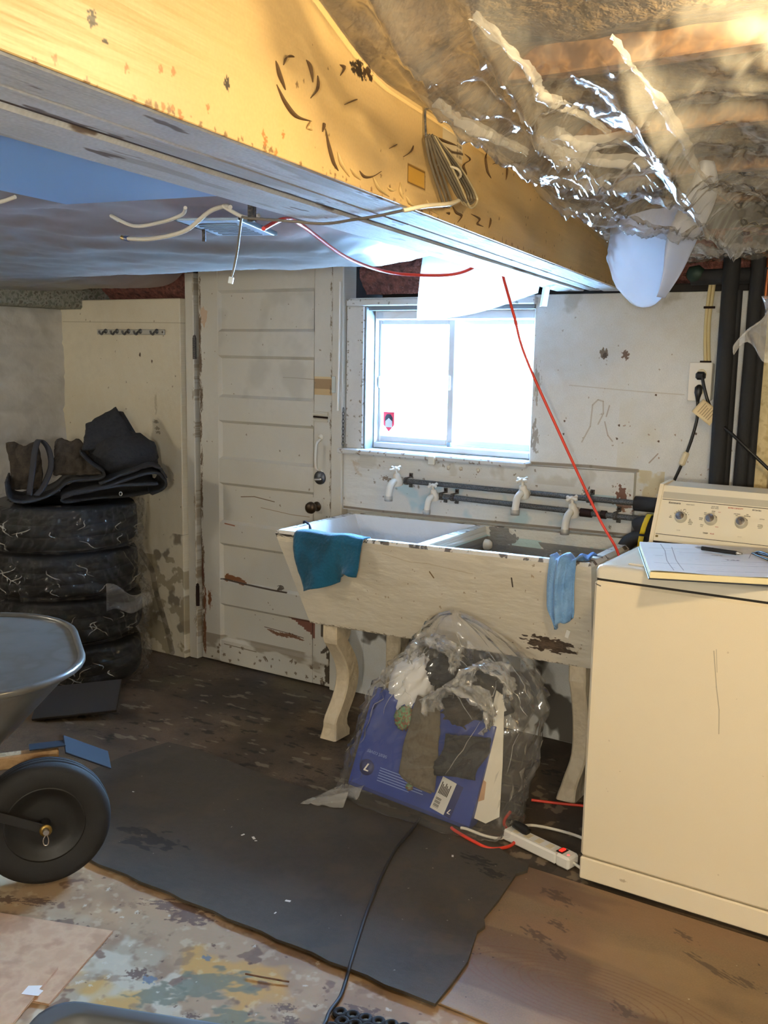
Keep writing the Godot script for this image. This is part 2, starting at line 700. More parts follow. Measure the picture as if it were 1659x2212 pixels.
# ---------------------------------------------------------------- floor, walls, ceiling
func shell():
	# floor: old painted concrete, worn to several colours towards the viewer
	var p = Paint.new(-4.3, 0.3, -3.8, -0.8, 1840, 7)
	p.fill(c8(98, 82, 64), c8(54, 46, 38), 2.5, 0.9, 0.10, 3)
	# (the picture's y axis is z here: y = -z is taken as x, z with y1 at the near side)
	floor_paint(p)
	var g = Gather.new().uvmap(0, 2, -4.3, -3.8, 4.6, -3.0)
	g.sheet(160, 110, func(u, v):
		var x = lerpf(-4.5, 1.7, v)
		var z = lerpf(-3.8, 1.7, u)
		return Vector3(x, minf(0.0, -0.0015 + 0.004 * nzz(x * 2.2, z * 2.2, 3.0)), z), false, false)
	mat("floor_paint", Color(1, 1, 1), 0.72, 0, {"tex": p.tex(), "bump": "rough", "depth": 0.25, "spec": 0.45})
	struct("floor", g, "floor_paint")
	g = Gather.new()
	g.span(-4.7, 1.9, -0.3, -0.012, -4.0, 1.9)
	struct("floor_slab", g, "dark_plain")

	# far wall right of the door: white painted plaster over masonry
	p = Paint.new(-2.46, 0.0, 0.0, 1.75, 1500, 12)
	p.fill(c8(214, 216, 215), c8(190, 186, 176), 1.2, 0.6, 0.03, 4)
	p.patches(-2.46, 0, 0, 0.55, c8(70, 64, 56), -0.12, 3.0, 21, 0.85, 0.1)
	p.patches(-1.2, 0, 0.9, 1.72, c8(204, 196, 170), 0.22, 1.4, 22, 0.5, 0.3)
	p.patches(-1.55, -0.5, 1.66, 1.75, c8(140, 130, 110), 0.1, 5.0, 23, 0.4, 0.2)
	p.specks(110, -1.55, 0.0, 0.9, 1.7, 0.0008, 0.0025, c8(130, 114, 98), 0.7)
	p.specks(40, -1.3, -0.75, 1.0, 1.3, 0.0008, 0.003, c8(134, 104, 84), 0.7)
	p.blot(-1.271, 1.516, 0.017, 0.02, c8(112, 98, 80), 1.0, 0.5)
	p.blot(-1.268, 1.512, 0.009, 0.01, c8(72, 58, 46), 1.0, 0.5)
	p.blot(-1.190, 1.516, 0.013, 0.016, c8(104, 84, 70), 1.0, 0.5)
	for q in [Vector2(-1.413, 1.265), Vector2(-1.415, 1.215), Vector2(-1.2, 1.26), Vector2(-1.205, 1.21), Vector2(-0.92, 1.245), Vector2(-1.07, 1.375), Vector2(-1.05, 1.21)]:
		p.blot(q.x, q.y, 0.004, 0.004, c8(84, 66, 54), 1.0, 0.3)
	p.stroke([Vector2(-1.34, 1.19), Vector2(-1.31, 1.25), Vector2(-1.305, 1.33), Vector2(-1.285, 1.35), Vector2(-1.265, 1.345), Vector2(-1.262, 1.30), Vector2(-1.28, 1.26)], 0.005, c8(160, 148, 132), 0.6)
	p.stroke([Vector2(-1.255, 1.27), Vector2(-1.24, 1.22), Vector2(-1.222, 1.2)], 0.004, c8(140, 120, 104), 0.6)
	p.stroke([Vector2(-1.24, 1.33), Vector2(-1.25, 1.29)], 0.004, c8(140, 120, 104), 0.6)
	p.stroke([Vector2(-1.08, 1.13), Vector2(-1.05, 1.165)], 0.004, c8(150, 130, 116), 0.8)
	p.stroke([Vector2(-1.4, 1.40), Vector2(-1.12, 1.385), Vector2(-0.97, 1.38)], 0.003, c8(176, 166, 152), 0.6)
	p.blot(-1.53, 1.4, 0.012, 0.06, c8(150, 140, 126), 0.8, 0.8)
	p.blot(-1.53, 1.2, 0.014, 0.05, c8(140, 130, 116), 0.8, 0.8)
	p.stroke([Vector2(-1.54, 1.095), Vector2(-1.3, 1.1), Vector2(-1.12, 1.098)], 0.012, c8(120, 108, 92), 0.8)
	p.patches(-1.14, -1.02, 0.9, 1.1, c8(190, 170, 120), 0.0, 8.0, 27, 0.6, 0.2)
	p.patches(-0.72, -0.2, 1.0, 1.4, c8(90, 70, 50), 0.2, 8.0, 26, 0.7, 0.1)
	p.stroke([Vector2(-2.43, 0.82), Vector2(-2.43, 1.1)], 0.02, c8(150, 138, 120), 0.5)
	mat("wall_right_paint", Color(1, 1, 1), 0.6, 0, {"tex": p.tex(), "bump": "paint", "depth": 0.5})
	g = Gather.new().uvmap(0, 1, -2.46, 1.75, 2.46, 1.75)
	# opening for the window: x -2.31..-1.55, y 1.10..1.69
	g.span(-2.405, -2.31, 0.0, 1.735, -3.76, -3.50, 0.002)
	g.span(-2.31, -1.55, 0.0, 1.10, -3.76, -3.50, 0.002)
	g.span(-2.31, -1.55, 1.70, 1.735, -3.76, -3.50, 0.002)
	g.span(-1.55, 1.75, 0.0, 1.735, -3.76, -3.50, 0.002)
	struct("wall_back", g, "wall_right_paint")

	# far wall left of the door
	p = Paint.new(-4.2, -3.28, 0.0, 1.75, 700, 14)
	p.fill(c8(208, 200, 180), c8(184, 172, 146), 1.2, 0.5, 0.03, 5)
	p.patches(-3.75, -3.28, 0.0, 0.62, c8(112, 102, 86), 0.12, 4.5, 31, 0.8, 0.14)
	p.patches(-3.7, -3.3, 0.0, 0.5, c8(150, 138, 112), 0.05, 7.0, 32, 0.8, 0.08)
	p.stroke([Vector2(-3.40, 0.02), Vector2(-3.43, 0.12), Vector2(-3.46, 0.2), Vector2(-3.50, 0.3), Vector2(-3.53, 0.42), Vector2(-3.60, 0.5)], 0.035, c8(98, 88, 74), 0.5)
	for q in [Vector2(-3.48, 1.16), Vector2(-3.475, 1.13), Vector2(-3.465, 1.11)]:
		p.blot(q.x, q.y, 0.016, 0.008, c8(126, 116, 98), 0.8, 0.6)
	p.blot(-3.48, 1.25, 0.008, 0.05, c8(164, 152, 130), 0.7, 0.7)
	p.blot(-3.58, 1.48, 0.006, 0.01, c8(70, 56, 46), 1.0, 0.4)
	p.blot(-3.50, 1.45, 0.005, 0.008, c8(100, 84, 70), 1.0, 0.4)
	p.stroke([Vector2(-4.13, 1.64), Vector2(-3.31, 1.632)], 0.004, c8(168, 158, 136), 0.8)
	p.specks(50, -4.1, -3.3, 0.5, 1.7, 0.001, 0.004, c8(130, 116, 98))
	mat("wall_left_paint", Color(1, 1, 1), 0.65, 0, {"tex": p.tex(), "bump": "paint", "depth": 0.5})
	g = Gather.new().uvmap(0, 1, -4.2, 1.75, 0.92, 1.75)
	g.span(-4.4, -3.312, 0.0, 1.745, -3.76, -3.42, 0.004)
	struct("wall_back", g, "wall_left_paint")
	g = Gather.new()
	g.span(-3.312, -2.405, 0.0, 2.2, -3.80, -3.55, 0.002)
	g.span(-4.4, 1.75, 1.735, 2.2, -3.86, -3.76, 0.002)
	struct("wall_outer", g, "dark_plain")

	# left wall: lumpy whitewashed masonry
	g = Gather.new(true)
	g.sheet(110, 90, func(u, v):
		var z = lerpf(-3.5, 1.7, u)
		var y = lerpf(0.0, 1.70, v)
		if u > 0.45:
			return Vector3(-4.13, y, z)
		var row = floorf(y / 0.085)
		var fy = absf(y / 0.085 - row - 0.5)
		var fx = absf(fposmod(z / 0.21 + (0.5 if int(row) % 2 else 0.0), 1.0) - 0.5)
		var joint = maxf(smooth(0.38, 0.5, fy), smooth(0.45, 0.5, fx))
		return Vector3(-4.13 - 0.011 * joint + 0.02 * nzz(y * 2.5, z * 2.5, 9.0) + 0.007 * nzz(y * 11.0, z * 11.0, 4.0), y, z), true)
	mat("masonry_paint", Color(1, 1, 1), 0.7, 0, {"tex": ramp_tex([c8(184, 181, 176), c8(196, 193, 187), c8(190, 187, 181)], 0.01, 41), "tri": 1.0, "bump": "paint", "depth": 0.6})
	struct("wall_left", g, "masonry_paint")
	g = Gather.new()
	g.span(-4.45, -4.18, 0.0, 2.2, -3.8, 1.7, 0.002)
	struct("wall_left_core", g, "dark_plain")
	g = Gather.new().soft(false)
	g.span(-4.2, -3.98, 1.70, 1.83, -3.7, 1.6, 0.01)
	mat("sill_wood", Color(1, 1, 1), 0.8, 0, {"tex": ramp_tex([c8(104, 106, 96), c8(130, 132, 122), c8(150, 150, 140), c8(98, 94, 84)], 0.02, 43), "tri": 3.0})
	struct("trim_1", g, "sill_wood")

	g = Gather.new()
	g.span(1.7, 1.9, 0.0, 2.2, -3.8, 1.7)
	struct("wall_right", g, "white_paint")
	g = Gather.new()
	g.span(-4.4, 1.9, 0.0, 2.2, 1.6, 1.8)
	struct("wall_rear", g, "white_paint")
	g = Gather.new()
	g.span(-4.5, 1.9, 2.18, 2.3, -3.9, 1.8)
	struct("ceiling", g, "joist_wood")

func floor_paint(p):
	# p's vertical axis runs with -z: row 0 is the far edge (z = -3.8)
	var zz = func(z): return -4.6 - z    # z -3.8 -> y1 (-0.8), z -0.8 -> -3.8
	var A = func(xa, xb, za, zb, col, thr, fr, sd, amt = 1.0, soft = 0.04, st = 1.0, ed = 0.0):
		p.patches(xa, xb, zz.call(zb), zz.call(za), col, thr, fr, sd, amt, soft, st, ed)
	# damp brown far part with pale flakes
	A.call(-4.3, -1.0, -3.8, -2.3, c8(52, 44, 36), -0.2, 1.6, 51, 0.7, 0.5)
	A.call(-3.4, -1.2, -3.5, -2.4, c8(84, 80, 58), 0.15, 2.0, 52, 0.4, 0.3)
	A.call(-4.0, -1.2, -3.0, -2.3, c8(104, 84, 64), 0.0, 2.2, 50, 0.5, 0.3, 2.0)
	A.call(-3.3, -1.2, -3.4, -2.45, c8(136, 124, 104), 0.40, 14.0, 53, 0.7, 0.06, 2.6)
	A.call(-3.2, -1.2, -3.4, -2.45, c8(34, 28, 24), 0.38, 15.0, 54, 0.7, 0.08, 2.2)
	# near part: layers of whitish, peach, ochre, green and brown paint
	A.call(-2.8, -0.2, -1.86, -0.8, c8(184, 154, 118), -0.9, 1.0, 55, 0.9, 0.05)
	A.call(-2.8, -0.9, -1.9, -0.8, c8(150, 122, 94), 0.0, 2.6, 58, 0.8, 0.35)
	A.call(-2.8, -1.42, -1.82, -0.8, c8(176, 158, 130), -0.10, 2.2, 56, 0.95, 0.22, 1.0, 0.25)
	A.call(-2.0, -1.2, -1.70, -0.8, c8(200, 188, 164), 0.0, 5.0, 57, 0.8, 0.15, 1.0, 0.2)
	A.call(-1.8, -0.9, -1.83, -0.8, c8(200, 152, 78), -0.05, 2.6, 59, 0.85, 0.2, 1.0, 0.2)
	A.call(-2.4, -0.9, -1.85, -0.8, c8(214, 198, 168), 0.24, 16.0, 60, 0.35, 0.2)
	A.call(-2.6, -0.9, -1.85, -0.8, c8(128, 104, 82), 0.26, 12.0, 62, 0.5, 0.2)
	A.call(-2.7, -0.9, -1.86, -0.8, c8(112, 86, 68), 0.44, 6.0, 61, 0.7, 0.06)
	for b in [[-1.48, -1.60, 0.10, 0.055], [-1.36, -1.52, 0.09, 0.04], [-1.26, -1.50, 0.07, 0.03], [-1.56, -1.5, 0.06, 0.04]]:
		p.blot(b[0], zz.call(b[1]), b[2], b[3], c8(116, 118, 98), 0.8, 0.6, 0.25, 0.6)
	for b in [[-1.62, -1.53, 0.02, 0.014], [-1.56, -1.67, 0.014, 0.01]]:
		p.blot(b[0], zz.call(b[1]), b[2], b[3], c8(104, 118, 136), 0.8, 0.5)
	for b in [[-2.0, -1.535, 0.05, 0.03], [-1.92, -1.56, 0.045, 0.035], [-1.86, -1.47, 0.05, 0.035], [-1.85, -1.56, 0.03, 0.02], [-1.66, -1.53, 0.03, 0.025], [-2.12, -1.60, 0.05, 0.02], [-2.2, -1.56, 0.04, 0.02], [-1.44, -1.49, 0.02, 0.012], [-1.13, -1.71, 0.05, 0.03], [-1.28, -1.63, 0.025, 0.015], [-1.78, -1.80, 0.1, 0.03], [-1.72, -1.78, 0.06, 0.04], [-1.24, -1.60, 0.02, 0.02]]:
		p.blot(b[0], zz.call(b[1]), b[2] * 0.8, b[3] * 0.8, c8(104, 82, 68), 0.85, 0.8, 0.12, 0.4, 3.0)
	p.specks(120, -2.6, -0.9, zz.call(-1.2), zz.call(-1.85), 0.0015, 0.005, c8(96, 74, 58))
	p.specks(80, -2.6, -0.9, zz.call(-1.2), zz.call(-1.85), 0.002, 0.006, c8(206, 196, 174))
	# right, before the washer and behind the mat
	A.call(-1.3, 0.3, -3.8, -2.5, c8(72, 62, 50), -0.1, 3.0, 63, 0.8, 0.2)
	A.call(-1.3, -0.8, -3.1, -2.5, c8(140, 122, 96), 0.3, 9.0, 64, 0.7, 0.08)
# ---------------------------------------------------------------- the old panelled door
func door():
	var p = Paint.new(-3.32, -2.40, 0.0, 1.9, 920, 17)
	p.fill(c8(198, 195, 186), c8(184, 178, 164), 1.6, 0.5, 0.025, 7)
	p.patches(-3.24, -2.47, 0.0, 0.14, c8(120, 106, 86), 0.05, 6.0, 71, 0.6, 0.15, 3.0)
	# bare wood where the paint has gone
	p.rect(-2.57, -2.47, 1.326, 1.395, c8(150, 118, 80))
	p.rect(-2.57, -2.47, 1.322, 1.348, c8(186, 154, 108))
	p.rect(-2.57, -2.47, 1.392, 1.402, c8(204, 180, 136))
	p.blot(-3.205, 1.665, 0.02, 0.045, c8(190, 158, 130), 0.8, 0.5)
	# worn hinge side
	for i in 90:
		var y = p.rng.randf_range(0.03, 1.84)
		p.blot(-3.234 + p.rng.randf_range(-0.008, 0.006), y, p.rng.randf_range(0.002, 0.008), p.rng.randf_range(0.01, 0.04), c8(92, 74, 56), 0.85, 0.9, 0.15)
		if i % 4 == 0:
			p.blot(-3.256 + p.rng.randf_range(-0.01, 0.01), y, p.rng.randf_range(0.003, 0.012), p.rng.randf_range(0.01, 0.05), c8(140, 124, 100), 0.6, 0.9)
	p.blot(-3.222, 0.30, 0.008, 0.06, c8(110, 66, 40), 1.0, 0.7)
	p.blot(-3.19, 0.31, 0.011, 0.04, c8(122, 78, 48), 1.0, 0.5)
	p.blot(-3.225, 0.14, 0.009, 0.09, c8(110, 70, 44), 1.0, 0.7)
	p.blot(-3.235, 0.45, 0.008, 0.06, c8(90, 56, 40), 1.0, 0.7)
	for i in 26:
		p.blot(-2.476 + 0.004 * sin(i * 3.1), 0.05 + i * 0.072, 0.004, 0.02, c8(100, 84, 64), 0.8, 0.9)
	p.patches(-2.52, -2.468, 0.0, 0.3, c8(64, 54, 42), 0.0, 14.0, 72, 0.9, 0.1)
	# split panels: brown wood shows
	for q in [[-3.09, 0.432, 0.015, 0.018], [-3.06, 0.432, 0.03, 0.014], [-3.02, 0.427, 0.03, 0.012], [-2.99, 0.418, 0.02, 0.012]]:
		p.blot(q[0], q[1], q[2], q[3], c8(124, 80, 50), 1.0, 0.3, 0.06)
	p.stroke([Vector2(-3.12, 0.42), Vector2(-2.98, 0.414), Vector2(-2.80, 0.41), Vector2(-2.72, 0.41)], 0.006, c8(66, 54, 44))
	p.blot(-2.765, 0.423, 0.018, 0.012, c8(84, 76, 66), 1.0, 0.5, 0.06, 0.4)
	for i in 13:
		var x = -2.71 + i * 0.012
		p.rect(x, x + 0.0125, 0.293 - i * 0.0062 - 0.003 * sin(i * 1.9), 0.298, c8(120, 78, 64))
	p.rect(-2.58, -2.566, 0.21, 0.298, c8(120, 78, 64))
	for i in 12:
		p.blot(-2.83 + i * 0.017, 0.212 - i * 0.0015 - 0.006 * sin(i * 0.55), 0.014, 0.004 + 0.007 * sin(i * 0.28), c8(116, 80, 58), 1.0, 0.5, 0.1)
	p.stroke([Vector2(-2.86, 0.222), Vector2(-2.70, 0.214), Vector2(-2.63, 0.207)], 0.003, c8(80, 56, 42))
	p.stroke([Vector2(-3.0, 0.83), Vector2(-2.92, 0.838), Vector2(-2.80, 0.825)], 0.004, c8(112, 92, 70))
	p.stroke([Vector2(-2.88, 0.79), Vector2(-2.7, 0.775), Vector2(-2.6, 0.775)], 0.0025, c8(140, 120, 92))
	p.stroke([Vector2(-2.75, 1.393), Vector2(-2.66, 1.392), Vector2(-2.57, 1.388)], 0.003, c8(140, 130, 112), 0.8)
	p.stroke([Vector2(-3.10, 0.10), Vector2(-3.02, 0.098), Vector2(-2.9, 0.095)], 0.004, c8(96, 82, 62), 0.8)
	p.stroke([Vector2(-3.09, 0.695), Vector2(-3.03, 0.69)], 0.006, c8(140, 84, 54), 0.9)
	p.specks(70, -3.22, -2.48, 0.02, 1.86, 0.001, 0.004, c8(112, 96, 76))
	p.specks(26, -3.2, -2.5, 0.02, 0.1, 0.003, 0.009, c8(90, 72, 54))
	p.patches(-3.12, -2.57, 1.29, 1.78, c8(170, 166, 156), 0.1, 3.0, 73, 0.45, 0.3)
	mat("door_paint", Color(1, 1, 1), 0.5, 0, {"tex": p.tex(), "bump": "paint", "depth": 0.12})
	var d = struct_root("door_1")
	var fresh = func(): return Gather.new().uvmap(0, 1, -3.32, 1.9, 0.92, 1.9)
	var g = fresh.call()
	g.span(-3.243, -3.122, 0.008, 1.882, -3.51, -3.47, 0.003)
	part("stile", g, "door_paint", d)
	g = fresh.call()
	g.span(-2.568, -2.468, 0.008, 1.882, -3.51, -3.47, 0.003)
	part("stile", g, "door_paint", d)
	var pan = [[1.594, 1.778], [1.293, 1.484], [1.003, 1.184], [0.698, 0.890], [0.409, 0.598], [0.118, 0.300]]
	var last = 1.882
	for q in pan:
		g = fresh.call()
		g.span(-3.122, -2.568, q[1], last, -3.51, -3.4705, 0.001)
		part("rail", g, "door_paint", d)
		last = q[0]
		# sunk panel with a sloped moulding round it
		g = fresh.call()
		var o = [Vector3(-3.122, q[0], -3.4712), Vector3(-2.568, q[0], -3.4712), Vector3(-2.568, q[1], -3.4712), Vector3(-3.122, q[1], -3.4712)]
		var n = [Vector3(-3.110, q[0] + 0.012, -3.484), Vector3(-2.580, q[0] + 0.012, -3.484), Vector3(-2.580, q[1] - 0.012, -3.484), Vector3(-3.110, q[1] - 0.012, -3.484)]
		for i in 4:
			g.quad(o[i], o[(i + 1) % 4], n[(i + 1) % 4], n[i])
		g.quad(n[0], n[1], n[2], n[3])
		g.quad(o[3] - v3(0, 0, 0.03), o[2] - v3(0, 0, 0.03), o[1] - v3(0, 0, 0.03), o[0] - v3(0, 0, 0.03))
		part("panel", g, "door_paint", d)
	g = fresh.call()
	g.span(-3.122, -2.568, 0.008, last, -3.51, -3.4705, 0.001)
	part("rail", g, "door_paint", d)
	# deadbolt, knob, pull, slide bolt, hinges
	g = Gather.new(true)
	g.at(v3(-2.530, 0.960, -3.47), v3(PI / 2, 0, 0)).lathe([Vector2(0.03, 0.0), Vector2(0.03, 0.006), Vector2(0.026, 0.011), Vector2(0.001, 0.013)], 28)
	var db = part("deadbolt", g, mat("dull_steel", c8(96, 98, 102), 0.4, 0.8), d)
	g = Gather.new().at(v3(-2.530, 0.955, -3.452), v3(0, 0, 0.12))
	g.box(Vector3.ZERO, v3(0.04, 0.013, 0.016), 0.004)
	part("thumb_turn", g, "chrome", db)
	g = Gather.new(true)
	g.at(v3(-2.545, 0.830, -3.47), v3(PI / 2, 0, 0)).lathe([Vector2(0.022, 0.0), Vector2(0.022, 0.004), Vector2(0.010, 0.006), Vector2(0.010, 0.03), Vector2(0.022, 0.036), Vector2(0.027, 0.048), Vector2(0.024, 0.06), Vector2(0.014, 0.066), Vector2(0.001, 0.067)], 24)
	part("knob", g, mat("old_bronze", c8(70, 56, 42), 0.4, 0.7), d)
	g = Gather.new()
	g.span(-2.575, -2.515, 0.80, 0.868, -3.4715, -3.468, 0.001)
	part("knob_plate", g, "door_paint", d)
	g = Gather.new(true)
	g.tube(bend([v3(-2.527, 1.13, -3.47), v3(-2.527, 1.122, -3.45), v3(-2.528, 1.11, -3.437), v3(-2.53, 1.06, -3.432), v3(-2.532, 1.01, -3.437), v3(-2.532, 0.998, -3.45), v3(-2.532, 0.992, -3.47)], 5), 0.0065, 8)
	for y in [1.14, 0.985]:
		g.at(v3(-2.529, y, -3.47), v3(PI / 2, 0, 0)).lathe([Vector2(0.013, -0.001), Vector2(0.013, 0.004), Vector2(0.001, 0.006)], 16)
	part("pull_handle", g, "white_paint", d)
	var sb = null
	g = Gather.new()
	g.span(-2.565, -2.490, 1.205, 1.250, -3.4705, -3.4665, 0.001)
	sb = part("slide_bolt", g, "door_paint", d)
	g = Gather.new(true)
	g.cyl(v3(-2.562, 1.228, -3.461), v3(-2.487, 1.226, -3.461), 0.0045, 10)
	part("bolt_rod", g, "rust", sb)
	g = Gather.new()
	g.span(-2.568, -2.485, 1.214, 1.218, -3.467, -3.456, 0.001)
	g.span(-2.568, -2.485, 1.238, 1.242, -3.467, -3.456, 0.001)
	part("bolt_guide", g, "white_paint", sb)
	for y in [1.515, 0.32]:
		g = Gather.new(true)
		g.cyl(v3(-3.256, y - 0.05, -3.456), v3(-3.256, y + 0.05, -3.456), 0.009, 12)
		g.at(v3(-3.256, y + 0.05, -3.456)).lathe([Vector2(0.007, 0.0), Vector2(0.007, 0.008), Vector2(0.001, 0.013)], 12)
		part("hinge", g, "rust" if y < 1.0 else "dark_iron", d)
	# door casing
	var cz = fresh.call()
	cz.span(-3.312, -3.258, 0.0, 1.862, -3.56, -3.452, 0.004)
	struct("trim_2", cz, "door_paint")
	cz = fresh.call()
	cz.span(-2.464, -2.406, 0.0, 1.905, -3.56, -3.456, 0.004)
	struct("trim_3", cz, "door_paint")
	# strike recess on the right jamb, a thin rod and a chain hanging along it
	g = Gather.new()
	g.span(-2.462, -2.443, 1.335, 1.405, -3.457, -3.4535, 0.001)
	solo("strike_plate", g, mat("pale_steel", c8(150, 158, 160), 0.4, 0.6), "small steel strike plate on the jamb right of the panelled door", "strike plate")
	g = Gather.new(true)
	g.tube([v3(-2.418, 1.80, -3.448), v3(-2.420, 1.5, -3.448), v3(-2.424, 1.26, -3.448)], 0.0045, 8)
	solo("curtain_rod", g, "white_plastic", "thin white rod hanging upright between the door and the window", "rod")
	var ch = thing("door_chain", "short dark chain hanging between the door jamb and the window casing", "chain", v3(-2.398, 1.27, -3.452))
	for i in 12:
		g = Gather.new(true)
		var pts = []
		for j in 11:
			var a = TAU * j / 10
			var w = cos(a) * 0.005
			pts.append(v3(w if i % 2 else 0.0, -0.016 * i + 0.011 * sin(a) - 0.006, 0.0 if i % 2 else w))
		g.tube(pts, 0.0016, 5, false)
		part("link", g, "dark_iron", ch)

# ---------------------------------------------------------------- window over the sink
func window():
	var p = Paint.new(-2.45, -1.5, 1.06, 1.76, 950, 19)
	p.fill(c8(206, 206, 204), c8(180, 180, 176), 3.0, 0.5, 0.03, 9)
	p.specks(60, -2.41, -2.39, 1.06, 1.74, 0.001, 0.004, c8(112, 100, 84))
	p.specks(50, -2.33, -2.305, 1.06, 1.74, 0.001, 0.005, c8(112, 100, 84))
	p.specks(16, -2.40, -2.31, 1.06, 1.74, 0.001, 0.004, c8(130, 120, 104))
	p.specks(50, -2.45, -1.5, 1.69, 1.74, 0.001, 0.005, c8(110, 104, 94))
	p.specks(60, -2.45, -1.5, 1.06, 1.11, 0.002, 0.006, c8(120, 100, 84))
	mat("casing_paint", Color(1, 1, 1), 0.55, 0, {"tex": p.tex(), "bump": "paint", "depth": 0.15})
	var fresh = func(): return Gather.new().uvmap(0, 1, -2.45, 1.76, 0.95, 0.70)
	var w = struct_root("window_1")
	var g = fresh.call()
	g.span(-2.402, -2.312, 1.10, 1.70, -3.52, -3.474, 0.004)
	g.span(-2.402, -1.54, 1.700, 1.728, -3.52, -3.468, 0.004)
	part("casing", g, "casing_paint", w)
	g = Gather.new()
	g.span(-2.312, -2.304, 1.10, 1.70, -3.60, -3.48, 0.002)
	g.span(-2.300, -1.55, 1.682, 1.70, -3.60, -3.49, 0.002)
	part("stop", g, mat("grey_timber", c8(110, 112, 112), 0.8), w)
	mat("vinyl", c8(226, 230, 234), 0.35)
	g = Gather.new()
	g.span(-2.304, -2.297, 1.105, 1.683, -3.66, -3.545, 0.002)
	g.span(-1.572, -1.552, 1.105, 1.683, -3.66, -3.545, 0.003)
	g.span(-2.297, -1.572, 1.648, 1.683, -3.66, -3.545, 0.003)
	g.span(-2.297, -1.572, 1.105, 1.128, -3.66, -3.545, 0.003)
	g.span(-2.297, -1.572, 1.128, 1.136, -3.615, -3.608, 0.001)
	part("frame", g, "vinyl", w)
	mat("pane_glass", Color(0.95, 0.98, 1.0), 0.02, 0, {"alpha": 0.02})
	for s in 2:
		var xa = -2.296 if s == 0 else -1.965
		var xb = -1.93 if s == 0 else -1.574
		var z = -3.585 if s == 0 else -3.628
		g = Gather.new()
		g.span(xa, xa + 0.012, 1.130, 1.646, z - 0.014, z + 0.014, 0.003)
		g.span(xb - 0.030, xb, 1.130, 1.646, z - 0.014, z + 0.014, 0.003)
		g.span(xa + 0.012, xb - 0.030, 1.626, 1.646, z - 0.014, z + 0.014, 0.003)
		g.span(xa + 0.012, xb - 0.030, 1.130, 1.156, z - 0.014, z + 0.014, 0.003)
		var sash = part("sash", g, "vinyl", w)
		g = Gather.new()
		g.span(xa + 0.010, xb - 0.028, 1.154, 1.628, z - 0.002, z + 0.002, 0.0)
		part("pane", g, "pane_glass", sash)
		if s == 0:
			g = Gather.new()
			g.span(xa + 0.002, xa + 0.012, 1.36, 1.41, z + 0.014, z + 0.026, 0.003)
			g.span(xb - 0.022, xb - 0.012, 1.36, 1.42, z + 0.014, z + 0.024, 0.003)
			part("pull_grip", g, "vinyl", sash)
			g = Gather.new()
			g.span(xb - 0.022, xb - 0.002, 1.128, 1.146, z + 0.014, z + 0.024, 0.003)
			part("latch", g, mat("latch_grey", c8(140, 160, 180), 0.5), sash)
	g = fresh.call()
	g.span(-2.424, -1.54, 1.078, 1.1015, -3.60, -3.440, 0.006)
	part("sill", g, "casing_paint", w)
	g = Gather.new()
	g.span(-1.965, -1.935, 1.062, 1.1, -3.446, -3.43, 0.004)
	part("hook_eye", g, "white_paint", w)
	# shield sticker on the left pane
	g = Gather.new()
	var s0 = v3(-2.248, 1.180, -3.5815)
	g.at(s0).prism([Vector2(-0.028, 0.078), Vector2(0.028, 0.078), Vector2(0.028, 0.022), Vector2(0, -0.008), Vector2(-0.028, 0.022)], 0, 0.0006)
	var st = solo("shield_sticker", g, mat("sticker_red", c8(206, 40, 60), 0.5), "small red shield sticker in the lower left of the window pane", "sticker")
	g = Gather.new()
	g.at(s0).prism([Vector2(-0.019, 0.03), Vector2(0.019, 0.03), Vector2(0.019, 0.054), Vector2(0.009, 0.068), Vector2(-0.009, 0.068), Vector2(-0.019, 0.056)], 0.0006, 0.0011)
	part("print", g, mat("sticker_dark", c8(40, 36, 44), 0.5), st)
	g = Gather.new()
	g.at(s0).prism([Vector2(-0.017, 0.012), Vector2(0.017, 0.012), Vector2(0.017, 0.038), Vector2(0.0, 0.052), Vector2(-0.017, 0.038)], 0.0011, 0.0016)
	part("print", g, mat("sticker_white", c8(242, 244, 246), 0.5), st)

